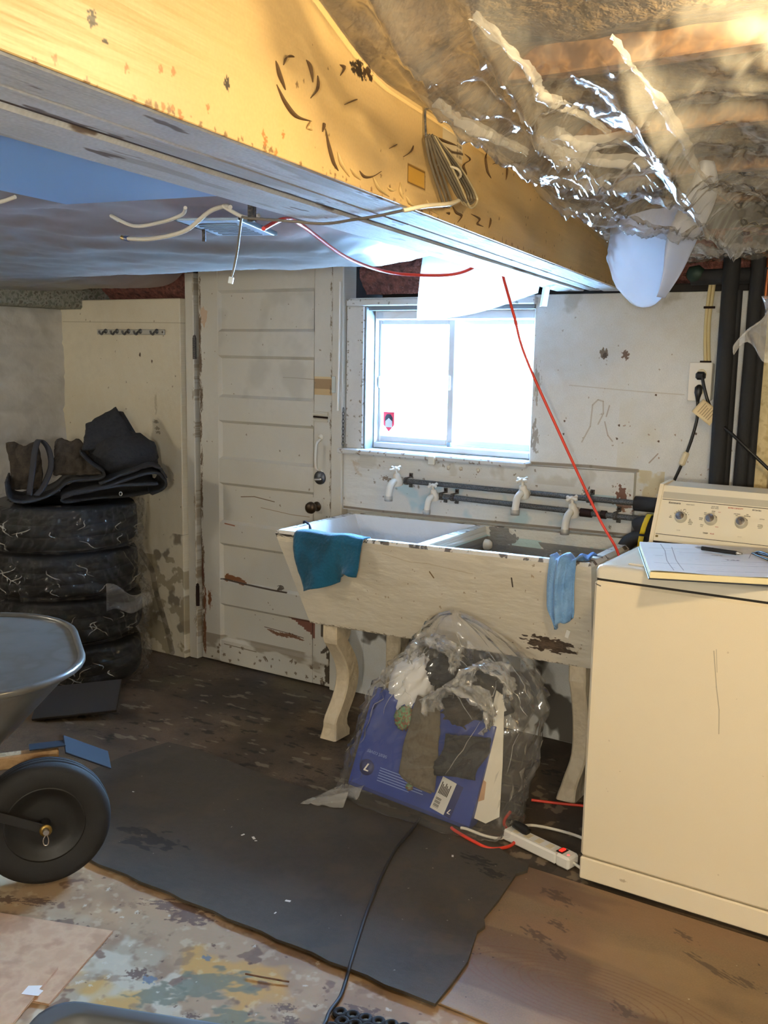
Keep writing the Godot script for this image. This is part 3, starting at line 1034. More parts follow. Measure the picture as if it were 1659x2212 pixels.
# ---------------------------------------------------------------- beam
func beam():
	var p = Paint.new(-0.4, 3.05, 1.735, 1.99, 1900, 23)
	p.fill(c8(212, 180, 124), c8(196, 164, 106), 2.0, 0.5, 0.02, 11)
	p.patches(0.3, 3.2, 1.70, 2.2, c8(176, 150, 104), -0.25, 2.2, 81, 0.7, 0.4, 2.0, 0.5)
	p.patches(0.8, 3.6, 1.3, 2.4, c8(178, 158, 122), -0.4, 1.6, 82, 0.6, 0.3, 2.0, 0.7)
	p.blot(0.69, 1.905, 0.02, 0.012, c8(44, 34, 24), 1.0, 0.8)
	p.blot(0.725, 1.91, 0.016, 0.01, c8(60, 44, 28), 1.0, 0.8)
	for q in [[0.111, 1.80, 0.006, 0.007], [0.34, 1.799, 0.005, 0.007], [0.128, 1.785, 0.004, 0.002]]:
		p.blot(q[0], q[1], q[2], q[3], c8(44, 34, 24), 1.0, 0.6)
	for q in [[0.218, 1.747], [0.234, 1.749], [0.246, 1.748], [0.421, 1.762], [0.424, 1.751], [0.426, 1.757], [0.06, 1.751], [0.452, 1.746], [0.215, 1.783], [0.237, 1.786], [0.3, 1.765], [0.47, 1.77], [0.16, 1.77], [0.25, 1.744], [0.17, 1.743]]:
		p.blot(q[0], q[1], 0.0035, 0.004, c8(176, 104, 44), 0.8, 0.7)
	p.specks(110, -0.2, 3.0, 1.741, 1.75, 0.001, 0.004, c8(120, 84, 46))
	p.specks(70, 0.5, 3.0, 1.745, 1.9, 0.001, 0.003, c8(110, 84, 50))
	# plain square of old label, and a small printed tape
	p.rect(0.888, 0.965, 1.781, 1.809, c8(206, 158, 62))
	p.stroke([Vector2(0.888, 1.809), Vector2(0.965, 1.809), Vector2(0.967, 1.781), Vector2(0.888, 1.781), Vector2(0.888, 1.809)], 0.0025, c8(110, 76, 30))
	p.rect(1.05, 1.16, 1.855, 1.90, c8(214, 196, 160))
	p.stroke([Vector2(1.05, 1.87), Vector2(1.10, 1.868), Vector2(1.16, 1.875)], 0.004, c8(70, 54, 36))
	for i in 4:
		for j in 6:
			p.rect(1.128 + j * 0.005, 1.131 + j * 0.005, 1.862 + i * 0.009, 1.867 + i * 0.009, c8(80, 66, 48), 0.8)
	mat("beam_paint", Color(1, 1, 1), 0.42, 0, {"tex": p.tex(), "bump": "paint", "depth": 0.1})
	p = Paint.new(-0.4, 3.05, -0.26, 0.0, 1900, 24)
	p.fill(c8(196, 196, 194), c8(170, 166, 158), 4.0, 0.6, 0.05, 13)
	p.patches(-0.4, 3.05, -0.26, 0.0, c8(150, 140, 126), 0.12, 14.0, 91, 0.6, 0.15, 9.0)
	p.patches(0.8, 2.2, -0.2, -0.02, c8(110, 80, 54), 0.34, 12.0, 92, 0.9, 0.08, 7.0)
	p.patches(-0.4, 3.05, -0.26, 0.0, c8(86, 66, 50), 0.44, 18.0, 93, 0.8, 0.05, 6.0)
	mat("beam_under", Color(1, 1, 1), 0.7, 0, {"tex": p.tex(), "bump": "rough", "depth": 0.15})
	mat("groove_wood", c8(58, 40, 24), 0.9)
	var b = struct_root("beam")
	b.transform = Transform3D(Basis(BEAM_V, Vector3.UP, BEAM_N), BEAM_A)
	# laminated timbers: [from, to, underside]
	var boards = [[-0.0755, 0.0, 1.741], [-0.1265, -0.0805, 1.743], [-0.247, -0.1425, 1.742]]
	for q in boards:
		var g = Gather.new().uvmap(0, 2, -0.4, 0.0, 3.45, 0.26)
		g.span(-2.1, 2.985, q[2], 2.04, q[0], q[1], 0.004)
		part("timber", g, "beam_under", b)
	var g = Gather.new()
	g.span(-2.1, 2.985, 1.7465, 2.03, -0.0806, -0.0754, 0.0)
	g.span(-2.1, 2.985, 1.7475, 2.03, -0.1426, -0.1264, 0.0)
	part("groove", g, "groove_wood", b)
	g = Gather.new().uvmap(0, 1, -0.4, 1.99, 3.45, 0.255)
	g.span(-2.1, 2.985, 1.742, 2.045, 0.0, 0.004, 0.001)
	part("paint_face", g, "beam_paint", b)
	# smooth white board laid along the far side, lifted a little
	g = Gather.new()
	g.at(v3(0, 0, 0), Vector3.ZERO)
	g.quad(v3(-2.1, 1.748, -0.247), v3(2.985, 1.748, -0.247), v3(2.985, 1.785, -0.35), v3(-2.1, 1.785, -0.35))
	g.quad(v3(-2.1, 1.80, -0.35), v3(2.985, 1.80, -0.35), v3(2.985, 1.77, -0.247), v3(-2.1, 1.77, -0.247))
	g.quad(v3(-2.1, 1.785, -0.35), v3(2.985, 1.785, -0.35), v3(2.985, 1.80, -0.35), v3(-2.1, 1.80, -0.35))
	part("edge_board", g, mat("edge_white", c8(196, 200, 206), 0.5), b)
	# curls of paint coming away, [along, height] paths down the face
	mat("curl_paint", c8(210, 180, 120), 0.6, 0, {})
	mat("curl_back", c8(96, 72, 42), 0.9)
	var curls = [
		[0.451, 1.853, 0.457, 1.837, 0.475, 1.825], [0.453, 1.826, 0.472, 1.808, 0.501, 1.798, 0.546, 1.803], [0.544, 1.803, 0.533, 1.791, 0.548, 1.792],
		[0.470, 1.853, 0.476, 1.863, 0.498, 1.870], [0.530, 1.875, 0.539, 1.866, 0.549, 1.852], [0.563, 1.864, 0.559, 1.845, 0.543, 1.831],
		[0.580, 1.808, 0.578, 1.796], [0.587, 1.802, 0.595, 1.779, 0.609, 1.761, 0.628, 1.754], [0.624, 1.779, 0.634, 1.763, 0.665, 1.752],
		[0.666, 1.764, 0.681, 1.756, 0.703, 1.754], [0.699, 1.766, 0.713, 1.759, 0.742, 1.764, 0.779, 1.779], [0.746, 1.766, 0.766, 1.750, 0.812, 1.746],
		[0.802, 1.759, 0.817, 1.755, 0.840, 1.761], [0.855, 1.775, 0.851, 1.760, 0.870, 1.751], [0.880, 1.757, 0.894, 1.747, 0.929, 1.746],
		[0.976, 1.765, 0.992, 1.752, 1.039, 1.748], [1.076, 1.757, 1.093, 1.756], [1.110, 1.773, 1.127, 1.763, 1.158, 1.761, 1.140, 1.748],
		[1.218, 1.774, 1.267, 1.770, 1.254, 1.759, 1.299, 1.760], [1.344, 1.783, 1.336, 1.761], [0.629, 1.895, 0.640, 1.892, 0.631, 1.881],
		[0.808, 1.818, 0.839, 1.830], [0.645, 1.846, 0.688, 1.863], [0.866, 1.816, 0.893, 1.828, 0.909, 1.842], [1.170, 1.877, 1.199, 1.871, 1.159, 1.853, 1.178, 1.839, 1.171, 1.825],
		[1.314, 1.913, 1.295, 1.891, 1.308, 1.869, 1.341, 1.861], [1.345, 1.917, 1.374, 1.899, 1.348, 1.890], [1.448, 1.906, 1.446, 1.874], [1.010, 1.876, 1.058, 1.876, 1.125, 1.883],
	]
	for c in curls:
		var pts = []
		for i in range(0, c.size(), 2):
			pts.append(v3(c[i], c[i + 1], 0.004))
		pts = bend(pts, 5)
		g = Gather.new(true)
		var n = pts.size() - 1
		g.slab(n, 3, func(u, v):
			var q = pts[int(round(u * n))]
			var s = sin(PI * clampf(u, 0.03, 0.97))
			return q + v3(0.0, 0.0028 * v * s, 0.0004 + 0.0045 * s * sin(v * 1.9)), 0.0009)
		part("paint_curl", g, "curl_back" if c.size() % 4 == 0 or c[1] > 1.81 else "curl_paint", b)
# ---------------------------------------------------------------- joists, insulation and plastic sheets overhead
func beam_x(z):
	return BEAM_A.x + (z - BEAM_A.z) * BEAM_V.x / BEAM_V.z

var folds = []
func fold_drop(x, z):
	var d = 0.0
	var p = Vector2(x, z)
	for f in folds:
		var q = Geometry2D.get_closest_point_to_segment(p, f[0], f[1])
		var v = f[2] * exp(-p.distance_to(q) / f[3])
		d = maxf(d, v) + 0.25 * minf(d, v)
	return d

func ceilings():
	# joists across, right of the beam and left of it
	for i in 9:
		var z = 0.9 - i * 0.52
		var g = Gather.new()
		g.span(beam_x(z) + 0.02, 1.7, 1.99, 2.18, z - 0.022, z + 0.022, 0.003)
		struct("ceiling_joist_beam", g, "joist_wood")
		g = Gather.new()
		g.span(-4.15, beam_x(z) - 0.36, 1.99, 2.18, z - 0.022, z + 0.022, 0.003)
		struct("ceiling_joist_beam", g, "joist_wood")
	# kraft faced batts between the joists on the right
	for i in 8:
		var z0 = 0.9 - i * 0.52 - 0.03
		var z1 = z0 - 0.46
		var xe = 1.65
		if i == 4:
			xe = -0.30
		var zm = (z0 + z1) / 2.0
		var g = Gather.new(true)
		g.sheet(16, 90, func(u, v):
			var z = lerpf(z1 - 0.031, z0 + 0.031, u)
			var x = lerpf(beam_x(z) + 0.008, xe, v)
			var bx = x - beam_x(z)
			var top = 2.045 - 0.055 * sin(PI * u) + 0.02 * nzz(x * 3.0, z * 5.0, 2.0)
			var edge = 1.985 - 0.075 * smooth(-0.95, -1.35, z) - 0.05 * smooth(-2.2, -3.3, z)
			return Vector3(x, lerpf(edge, top, smooth(0.0, 0.16, bx)), z), true)
		var o = solo("insulation_batt", g, "kraft", "brown paper faced insulation batt, %s bay from the viewer, right of the beam" % ["nearest", "second", "third", "fourth", "fifth", "sixth", "seventh", "farthest"][i], "insulation", "brown insulation batts between the joists behind the plastic sheet")
	# pink wool along the top of the far wall and over the left part
	var seg = [[-4.1, -3.34], [-2.38, -1.62], [-1.15, -0.62], [-0.60, 0.2]]
	for i in seg.size():
		var a = seg[i][0]
		var b = seg[i][1]
		var g = Gather.new(true)
		g.sheet(18, 40, func(u, v):
			var x = lerpf(a, b, v)
			var s = PI * u
			return Vector3(x, 1.755 + 0.2 * u, -3.60 + 0.07 * sin(s) + 0.03 * nzz(x * 8.0, u * 3.0, 7.0 + i)))
		solo("insulation_wool", g, "pink_wool", ["pink insulation wool in the dark gap above the hook rail wall", "pink insulation wool above the window head behind the plastic", "pink insulation wool above the wall left of the black pipes", "pink insulation wool behind the heads of the black pipes"][i], "insulation")
	var g2 = Gather.new(true)
	g2.sheet(50, 40, func(u, v):
		var x = lerpf(-4.1, -1.3, u)
		var z = lerpf(-3.45, -0.6, v)
		return Vector3(minf(x, beam_x(z) - 0.40), 1.95 + 0.05 * nzz(x * 2.0, z * 2.0, 1.0), z), true)
	solo("insulation_wool", g2, "pink_wool", "wide layer of pink insulation wool over the plastic left of the beam", "insulation")

	# the crumpled clear sheet right of the beam
	var runs = [
		[[-0.588, -1.107, -0.598, -1.216, -0.615, -1.342, -0.643, -1.432, -0.646, -1.518, -0.646, -1.598, -0.661, -1.794], 0.055, 0.022],
		[[-0.462, -1.250, -0.478, -1.398, -0.489, -1.531, -0.537, -1.831, -0.573, -2.025, -0.613, -2.326, -0.645, -2.736], 0.060, 0.030],
		[[-0.771, -1.715, -0.693, -1.636, -0.691, -1.716, -0.628, -1.729, -0.553, -1.674], 0.035, 0.022],
		[[-0.748, -1.750, -0.688, -1.828, -0.611, -1.917, -0.643, -2.118], 0.040, 0.022],
		[[-0.747, -1.300, -0.755, -1.401, -0.757, -1.502, -0.777, -1.690], 0.035, 0.016],
		[[-0.68, -0.95, -0.72, -1.15, -0.70, -1.35], 0.035, 0.02], [[-0.30, -1.75, -0.42, -2.60], 0.05, 0.04], [[-0.90, -2.3, -0.55, -2.75], 0.04, 0.04],
		[[-0.1, -1.9, -0.3, -3.0], 0.05, 0.05], [[-0.85, -2.75, -0.35, -2.95], 0.04, 0.05], [[-0.95, -2.0, -0.80, -2.15, -0.70, -2.45], 0.04, 0.025],
	]
	folds = []
	for r in runs:
		for i in range(0, r[0].size() - 2, 2):
			folds.append([Vector2(r[0][i], r[0][i + 1]), Vector2(r[0][i + 2], r[0][i + 3]), r[1], r[2]])
	var g = Gather.new(true)
	var xr = 0.85
	g.sheet(240, 150, func(u, v):
		var z = lerpf(-3.42, -0.62, u)
		var xl = beam_x(z) + 0.012
		var x = lerpf(xl, xr, v * v * 0.35 + v * 0.65)
		var edge = smooth(0.0, 0.10, x - xl)
		var yb = 1.975 - 0.075 * smooth(-0.95, -1.35, z) - 0.06 * smooth(-2.2, -3.3, z)
		# round the bulb the sheet is lifted over it
		var lift = exp(-Vector2(x + 0.17, z + 1.36).length_squared() / 0.05)
		var y = yb - edge * fold_drop(x, z) * (1.0 - 0.9 * lift)
		y -= edge * 0.05 * sin(PI * clampf((z + 3.42) / 2.4, 0.0, 1.0)) * (1.0 - lift)
		var wx = x + 0.05 * nzz(x * 3.0, z * 3.0, 31.0)
		var wz = z + 0.05 * nzz(x * 3.0, z * 3.0, 57.0)
		y -= edge * (0.060 * (0.25 - absf(nzz((wx + wz * 0.35) * 4.2, wz * 1.5, 12.0))) + 0.030 * lerpf(1.0, 0.45, smooth(-0.6, -0.3, x)) * (0.2 - absf(nzz((wx - wz * 0.3) * 9.0, wz * 4.5, 19.0))) + 0.003 * nzz(wx * 20.0, wz * 16.0, 5.0))
		y += 0.03 * lift
		return Vector3(x, minf(y, 2.02), z), true, true, func(q):
			var e = Vector2(q.x + 0.17, (q.z + 1.36) * 0.9)
			return e.length() < 0.11 + 0.02 * nzz(e.normalized().x * 1.5, e.normalized().y * 1.5, 44.0))
	var big = solo("plastic_sheet", g, "clear_film", "large crumpled clear plastic sheet hung under the ceiling right of the beam", "plastic sheet")
	# pleats where the film is bunched and folded over
	for k in 5:
		var r = runs[k][0]
		var pp = []
		for i in range(0, r.size(), 2):
			pp.append(v3(r[i], 1.90 - 0.01 * k, r[i + 1]))
		pp = bend(pp, 8)
		var n = pp.size() - 1
		g = Gather.new(true)
		g.sheet(n, 8, func(u, v):
			var q = pp[int(round(u * n))]
			var s2 = sin(PI * clampf(u, 0.04, 0.96))
			return q + v3(0.028 * (v - 0.5) * s2 + 0.010 * nzz(u * 9.0, v * 2.0, k), -0.022 * sin(PI * v) * s2 - 0.018 * v + 0.008 * absf(nzz(u * 14.0, v * 4.0, k + 3.0)) + 0.012, 0.02 * (v - 0.5)))
		part("pleat", g, "pleat_film", big)
	# loose tongue of milky plastic hanging from it
	g = Gather.new(true)
	g.slab(36, 22, func(u, v):
		# u down, v across from left lobe to right strip
		var z = -2.62 + 0.10 * u + 0.07 * sin(v * 5.0) - 0.10 * v
		var top = lerpf(1.845, 1.935, v) + 0.0
		var bot = lerpf(1.745, 1.86, v)
		bot = 1.76 - 0.125 * sin(PI * pow(clampf(v * 0.9 + 0.08, 0.0, 1.0), 1.5)) + 0.05 * smooth(0.75, 1.0, v)
		var x = lerpf(-0.950, -0.735, v) + 0.03 * u * (1.0 - v) - 0.045 * u * v
		var y = lerpf(top, bot, u)
		return Vector3(x, y + 0.004 * nzz(u * 6.0, v * 6.0, 2.0), z + 0.012 * nzz(u * 3.0, v * 4.0, 8.0)), 0.0012)
	solo("plastic_flap", g, "milky_film", "milky tongue of plastic hanging down at the far end of the beam", "plastic sheet")
	g = Gather.new(true)
	g.slab(30, 10, func(u, v):
		var y = lerpf(1.985, 1.66, u)
		var wdt = 0.085 * sin(PI * clampf(u * 0.9 + 0.12, 0.0, 1.0)) * (1.0 - 0.5 * u) + 0.006
		var x = lerpf(-0.700, -0.795, u) + wdt * (v - 0.25) + 0.006 * sin(u * 9.0)
		return Vector3(x, y, -2.56 + 0.03 * sin(v * 3.0 + u * 2.0) - 0.02 * u), 0.0012)
	solo("plastic_strip", g, "milky_film", "twisted milky strip of torn plastic hanging beside the larger tongue", "plastic sheet")
	g = Gather.new(true)
	g.slab(24, 16, func(u, v):
		var a = v * 2.2
		var x = -0.545 + 0.10 * v + 0.02 * sin(u * 5.0)
		var y = lerpf(1.66, 1.515 + 0.03 * sin(v * 9.0) + 0.02 * v, u)
		x -= 0.035 * smooth(0.3, 0.9, u) * (1.0 - v)
		return Vector3(x, y, -2.60 + 0.05 * sin(a + u * 3.0) + 0.015 * nzz(u * 5.0, v * 5.0, 3.0)), 0.001)
	solo("plastic_flap", g, "hazy_film", "grey clear scrap of plastic hanging in front of the right hand black pipe", "plastic sheet")
	# sheet over the window head
	g = Gather.new(true)
	g.slab(20, 24, func(u, v):
		var x = lerpf(-1.965, -1.44, v)
		var top = 1.90
		var bot = lerpf(1.632, 1.725, pow(v, 1.6))
		return Vector3(x + 0.03 * u * (1.0 - v), lerpf(top, bot, u), -3.30 - 0.06 * (1.0 - u) + 0.02 * sin(v * 6.0 + u * 2.0) + 0.012 * u), 0.001)
	solo("plastic_flap", g, "window_film", "white translucent plastic hanging over the top of the window", "plastic sheet")
	g = Gather.new(true)
	g.slab(10, 6, func(u, v):
		return Vector3(-1.40 + 0.028 * v - 0.01 * u, lerpf(1.75, 1.675, u), -3.22 + 0.015 * sin(v * 3.0)), 0.001)
	solo("plastic_scrap", g, "window_film", "tiny white scrap of plastic at the window's upper right corner", "plastic sheet")

	# left: white flat board next to the beam, sheet beyond it
	g = Gather.new()
	var pts = []
	for q in [[-0.35, -1.0], [-0.35, 1.0], [-0.80, 1.0], [-0.80, -1.0]]:
		pts.append(bm(q[0], q[1], 1.795))
	g.prism([Vector2(pts[0].x, -pts[0].z), Vector2(pts[1].x, -pts[1].z), Vector2(pts[2].x, -pts[2].z), Vector2(pts[3].x, -pts[3].z)], 0.0, 0.012)
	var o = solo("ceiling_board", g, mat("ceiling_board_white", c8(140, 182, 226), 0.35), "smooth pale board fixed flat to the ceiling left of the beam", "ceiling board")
	o.rotation.x = -PI / 2
	o.position.y = 1.795
	mat("left_film", Color(0.74, 0.72, 0.71), 0.3, 0, {"alpha": 0.46, "back": Color(0.15, 0.15, 0.15)})
	g = Gather.new(true)
	g.sheet(150, 130, func(u, v):
		var x0 = lerpf(-4.0, -1.2, v)
		var z = lerpf(lerpf(-3.20, -3.44, smooth(-3.5, -3.25, x0)), -0.2, u)
		var xb = beam_x(z) - 0.37
		var x = lerpf(-4.0, xb, v)
		var far = smooth(-2.5, -3.4, z)
		var y = 1.815 + 0.10 * far * smooth(-3.45, -3.2, x) - 0.03 * far * (1.0 - smooth(-3.45, -3.2, x))
		y -= 0.045 * sin(PI * clampf((z + 3.3) / 1.7, 0.0, 1.0)) * (1.0 - smooth(0.0, 0.3, x - xb + 0.3))
		y += 0.016 * (absf(nzz(x * 2.5, z * 2.0, 77.0)) - 0.2) + 0.007 * nzz(x * 7.0 + z * 3.0, z * 5.0, 13.0)
		y += 0.006 * sin(x * 9.0 + z * 16.0 + 3.0 * nzz(x, z, 3.0)) * smooth(-2.6, -1.9, x)
		return Vector3(x, y, z), true)
	solo("plastic_sheet", g, "left_film", "wide hazy plastic sheet stapled under the ceiling left of the beam", "plastic sheet")
	# small printed cover panel with a hook on it
	var t = thing("cover_panel", "thin pale printed cover panel with a dark rim on the left ceiling", "panel", v3(-1.545, 1.782, -1.755), deg_to_rad(-68.0))
	g = Gather.new()
	g.box(Vector3.ZERO, v3(0.27, 0.006, 0.14), 0.002)
	part("panel", g, mat("cover_blue", c8(168, 190, 214), 0.5), t)
	g = Gather.new()
	g.span(-0.137, 0.137, -0.003, 0.006, -0.076, -0.071, 0.001)
	g.span(-0.137, 0.137, -0.003, 0.006, 0.071, 0.076, 0.001)
	part("rim", g, "dark_plain", t)
	for i in 7:
		g = Gather.new()
		g.span(-0.11 + 0.03 * i, -0.10 + 0.03 * i, -0.0055, -0.0035, -0.05, 0.05, 0.0005)
		part("print_bar", g, mat("print_grey", c8(130, 150, 176), 0.6), t)
	g = Gather.new()
	g.span(-0.02, -0.012, -0.03, 0.0, 0.06, 0.068, 0.001)
	part("hook", g, "dark_iron", t)

# ---------------------------------------------------------------- washing machine
func washer():
	mat("enamel", c8(236, 224, 198), 0.25, 0, {"coat": 0.3})
	mat("enamel_top", c8(222, 216, 200), 0.22, 0, {"coat": 0.4})
	mat("console_panel", c8(230, 224, 206), 0.4)
	mat("seam", c8(40, 36, 32), 0.8)
	mat("grey_band", c8(190, 186, 172), 0.4)
	mat("ink", c8(70, 64, 60), 0.7)
	mat("red_ink", c8(176, 70, 56), 0.7)
	var x0 = -0.915
	var x1 = -0.235
	var t = thing("washing_machine", "cream top loading washing machine with a knobbed console behind", "washing machine", v3(x0, 0, -2.537))
	var W = x1 - x0
	var p = Paint.new(0, W, 0.0, 0.92, 700, 33)
	p.fill(c8(236, 224, 198), c8(232, 217, 186), 1.0, 0.4, 0.006, 5)
	p.stroke([Vector2(0.332, 0.755), Vector2(0.345, 0.66), Vector2(0.356, 0.60), Vector2(0.36, 0.535)], 0.0022, c8(160, 150, 126), 0.8)
	p.stroke([Vector2(0.338, 0.76), Vector2(0.344, 0.70)], 0.0016, c8(176, 166, 140), 0.8)
	p.stroke([Vector2(0.004, 0.888), Vector2(0.018, 0.884)], 0.003, c8(90, 84, 74))
	p.blot(0.13, 0.045, 0.01, 0.004, c8(180, 160, 130), 0.7, 0.5)
	p.specks(14, 0.02, W, 0.1, 0.9, 0.001, 0.002, c8(190, 170, 140), 0.6)
	mat("enamel_front", Color(1, 1, 1), 0.28, 0, {"tex": p.tex(), "coat": 0.25})
	var g = Gather.new().uvmap(0, 1, 0, 0.92, W, 0.92)
	g.span(0, W, 0.082, 0.898, -0.66, 0.0, 0.008)
	part("cabinet", g, "enamel_front", t)
	g = Gather.new().uvmap(0, 1, 0, 0.92, W, 0.92)
	g.span(0, W, 0.012, 0.0795, -0.65, -0.001, 0.004)
	part("kick_panel", g, "enamel_front", t)
	g = Gather.new()
	g.span(0.012, W - 0.012, 0.074, 0.088, -0.64, -0.012, 0.0)
	part("seam", g, "seam", t)
	g = Gather.new()
	g.span(0.006, W - 0.006, 0.89, 0.912, -0.64, -0.007, 0.0)
	part("seam", g, "seam", t)
	for q in [[0.05, -0.05], [W - 0.05, -0.05], [0.05, -0.6], [W - 0.05, -0.6]]:
		g = Gather.new(true)
		g.cyl(v3(q[0], 0.0, q[1]), v3(q[0], 0.02, q[1]), 0.02, 12)
		part("foot", g, "black_rubber", t)
	# top deck, soft front corners
	g = Gather.new(true)
	var rings = []
	for q in [[0.905, 0.0], [0.925, 0.0], [0.936, 0.004], [0.941, 0.012], [0.942, 0.03]]:
		var ring = PackedVector3Array()
		var ins = q[1]
		for c in [[0.0, 0.0], [W, 0.0], [W, -0.66], [0.0, -0.66]]:
			var cx = clampf(c[0], ins, W - ins)
			var cz = clampf(c[1], -0.66 + ins, -ins)
			var r = 0.018
			var sx = 1.0 if c[0] > 0 else -1.0
			var szz = 1.0 if c[1] > -0.3 else -1.0
			for j in 6:
				var a = j / 5.0 * PI / 2
				var ca = cos(a)
				var sa = sin(a)
				# walk counter-clockwise seen from above
				var dx = ca if szz * sx < 0 else sa
				var dz = sa if szz * sx < 0 else ca
				ring.append(v3(cx - sx * r + sx * r * dx, q[0], cz - szz * r + szz * r * dz))
		rings.append(ring)
	g.loft(rings, true, true)
	var deck = part("top_deck", g, "enamel_top", t)
	g = Gather.new()
	g.span(0.075, W - 0.075, 0.940, 0.9465, -0.405, -0.05, 0.004)
	part("lid", g, "enamel_top", t)
	# console with end caps, sloping face
	var prof = [Vector2(-0.66, 0.942), Vector2(-0.423, 0.942), Vector2(-0.428, 0.957), Vector2(-0.495, 1.094), Vector2(-0.505, 1.112), Vector2(-0.60, 1.116), Vector2(-0.66, 1.10)]
	g = Gather.new()
	var ends = []
	for x in [0.03, W - 0.03]:
		var ring = PackedVector3Array()
		for q in prof:
			ring.append(v3(x, q.y, q.x))
		ends.append(ring)
	g.loft(ends, true, true, true)
	part("console", g, "console_panel", t)
	for x in [0.018, W - 0.030]:
		g = Gather.new()
		ends = []
		for xx in [x, x + 0.012]:
			var ring = PackedVector3Array()
			for q in prof:
				ring.append(v3(xx, q.y + (0.004 if q.y > 0.95 else 0.0), q.x + (0.006 if q.x > -0.55 else 0.0)))
			ends.append(ring)
		g.loft(ends, true, true, true)
		part("end_cap", g, "enamel", t)
	# face frame: origin at the foot of the slope, x along, y up the slope
	var up = (v3(0, 1.094, -0.495) - v3(0, 0.957, -0.428))
	var len = up.length()
	up = up.normalized()
	var fb = Basis(v3(1, 0, 0), up, v3(1, 0, 0).cross(up))
	var face = func(x, y, o = 0.0): return v3(x, 0.957, -0.428) + up * y + fb.z * o
	g = Gather.new()
	g.xf = Transform3D(fb, face.call(0, 0))
	g.span(0.032, W - 0.032, len - 0.022, len - 0.001, 0.0, 0.0012, 0.0)
	part("grey_band", g, "grey_band", t)
	g = Gather.new()
	g.xf = Transform3D(fb, face.call(0, 0))
	g.span(0.033, W - 0.033, len - 0.027, len - 0.0255, 0.0, 0.0016, 0.0)
	g.span(0.033, W - 0.033, 0.012, 0.0133, 0.0, 0.0016, 0.0)
	part("trim_line", g, "ink", t)
	g = Gather.new()
	g.span(0.03, W - 0.03, 0.9425, 0.948, -0.43, -0.4215, 0.0)
	part("shadow_gap", g, "seam", t)
	g = Gather.new()
	g.xf = Transform3D(fb, face.call(0, 0))
	g.span(0.034, 0.042, 0.002, 0.008, 0.0, 0.003, 0.001)
	part("clip", g, "brass", t)
	var kn = [[0.100, 0.073], [0.190, 0.075], [0.279, 0.075], [0.40, 0.074], [0.52, 0.074]]
	for q in kn:
		g = Gather.new(true)
		g.xf = Transform3D(fb * Basis(v3(1, 0, 0), PI / 2), face.call(q[0], q[1]))
		g.lathe([Vector2(0.0185, 0.0), Vector2(0.0185, 0.003), Vector2(0.0165, 0.005), Vector2(0.0155, 0.017), Vector2(0.0125, 0.0185)], 28)
		var k = part("knob", g, "grey_band", t)
		g = Gather.new(true)
		g.xf = Transform3D(fb * Basis(v3(1, 0, 0), PI / 2), face.call(q[0], q[1]))
		g.lathe([Vector2(0.0125, 0.0183), Vector2(0.011, 0.0186), Vector2(0.001, 0.0190)], 24)
		part("knob_cap", g, "chrome", k)
		g = Gather.new()
		g.xf = Transform3D(fb * Basis(v3(0, 0, 1), -1.0), face.call(q[0], q[1]))
		g.span(-0.0012, 0.0012, 0.0145, 0.019, 0.0, 0.0045, 0.0)
		part("pointer", g, "ink", k)
	var words = [
		["Kenmore", 0.073, 0.117, 0.0085, "ink", true], ["HEAVY DUTY", 0.121, 0.116, 0.0045, "ink", false], ["EXTRA CAPACITY", 0.255, 0.118, 0.0055, "red_ink", true], ["80 Series", 0.316, 0.118, 0.006, "ink", true],
		["OFF", 0.107, 0.099, 0.004, "ink", true], ["LO", 0.068, 0.075, 0.0038, "ink", true], ["MIN", 0.068, 0.070, 0.0038, "ink", true], ["EX", 0.128, 0.069, 0.0036, "ink", true], ["SMALL", 0.130, 0.064, 0.0036, "ink", false], ["MEDIUM", 0.131, 0.059, 0.0036, "ink", false], ["LARGE", 0.131, 0.054, 0.0036, "ink", false],
		["WATER TEMP", 0.195, 0.117, 0.0036, "ink", false], ["WASH / RINSE", 0.195, 0.112, 0.0036, "ink", false], ["WARM", 0.193, 0.102, 0.0036, "ink", false], ["COLD", 0.193, 0.097, 0.0036, "ink", false], ["HOT", 0.170, 0.095, 0.0036, "ink", true], ["COLD", 0.171, 0.090, 0.0032, "ink", false], ["WARM", 0.160, 0.077, 0.0036, "ink", true], ["WARM", 0.160, 0.072, 0.0032, "ink", false], ["COLD", 0.166, 0.056, 0.0036, "ink", true], ["COLD", 0.166, 0.051, 0.0032, "ink", false], ["HOT", 0.211, 0.101, 0.0036, "red_ink", false], ["RINSE", 0.211, 0.054, 0.0036, "red_ink", false],
		["2ND RINSE", 0.262, 0.101, 0.0036, "ink", true], ["OFF", 0.262, 0.096, 0.0036, "ink", true], ["ON", 0.292, 0.102, 0.0036, "ink", true], ["MAXIMUM", 0.292, 0.097, 0.0036, "ink", true],
		["COTTON", 0.335, 0.092, 0.0036, "ink", false], ["NORMAL", 0.333, 0.074, 0.0036, "ink", false], ["REGULAR", 0.333, 0.069, 0.0036, "ink", false], ["HEAVY", 0.333, 0.064, 0.0036, "ink", false],
		["LEVEL", 0.100, 0.031, 0.0045, "grey_band", true], ["TEMP", 0.181, 0.031, 0.0060, "ink", true], ["PLUS", 0.201, 0.031, 0.005, "red_ink", true], ["RINSE", 0.281, 0.031, 0.0045, "grey_band", false],
	]
	for q in words:
		var m = part("print", lettering(q[0], q[3], "Droid Sans", q[5]), q[4], t)
		m.transform = Transform3D(fb, face.call(q[1], q[2], 0.0008))
	for i in 8:
		var a = PI * (0.15 + 0.7 * i / 7.0)
		g = Gather.new()
		g.xf = Transform3D(fb * Basis(v3(0, 0, 1), a - PI / 2), face.call(0.100, 0.073))
		g.span(-0.0005, 0.0005, 0.0225, 0.0255, 0.0, 0.0008, 0.0)
		part("tick_mark", g, "ink", t)

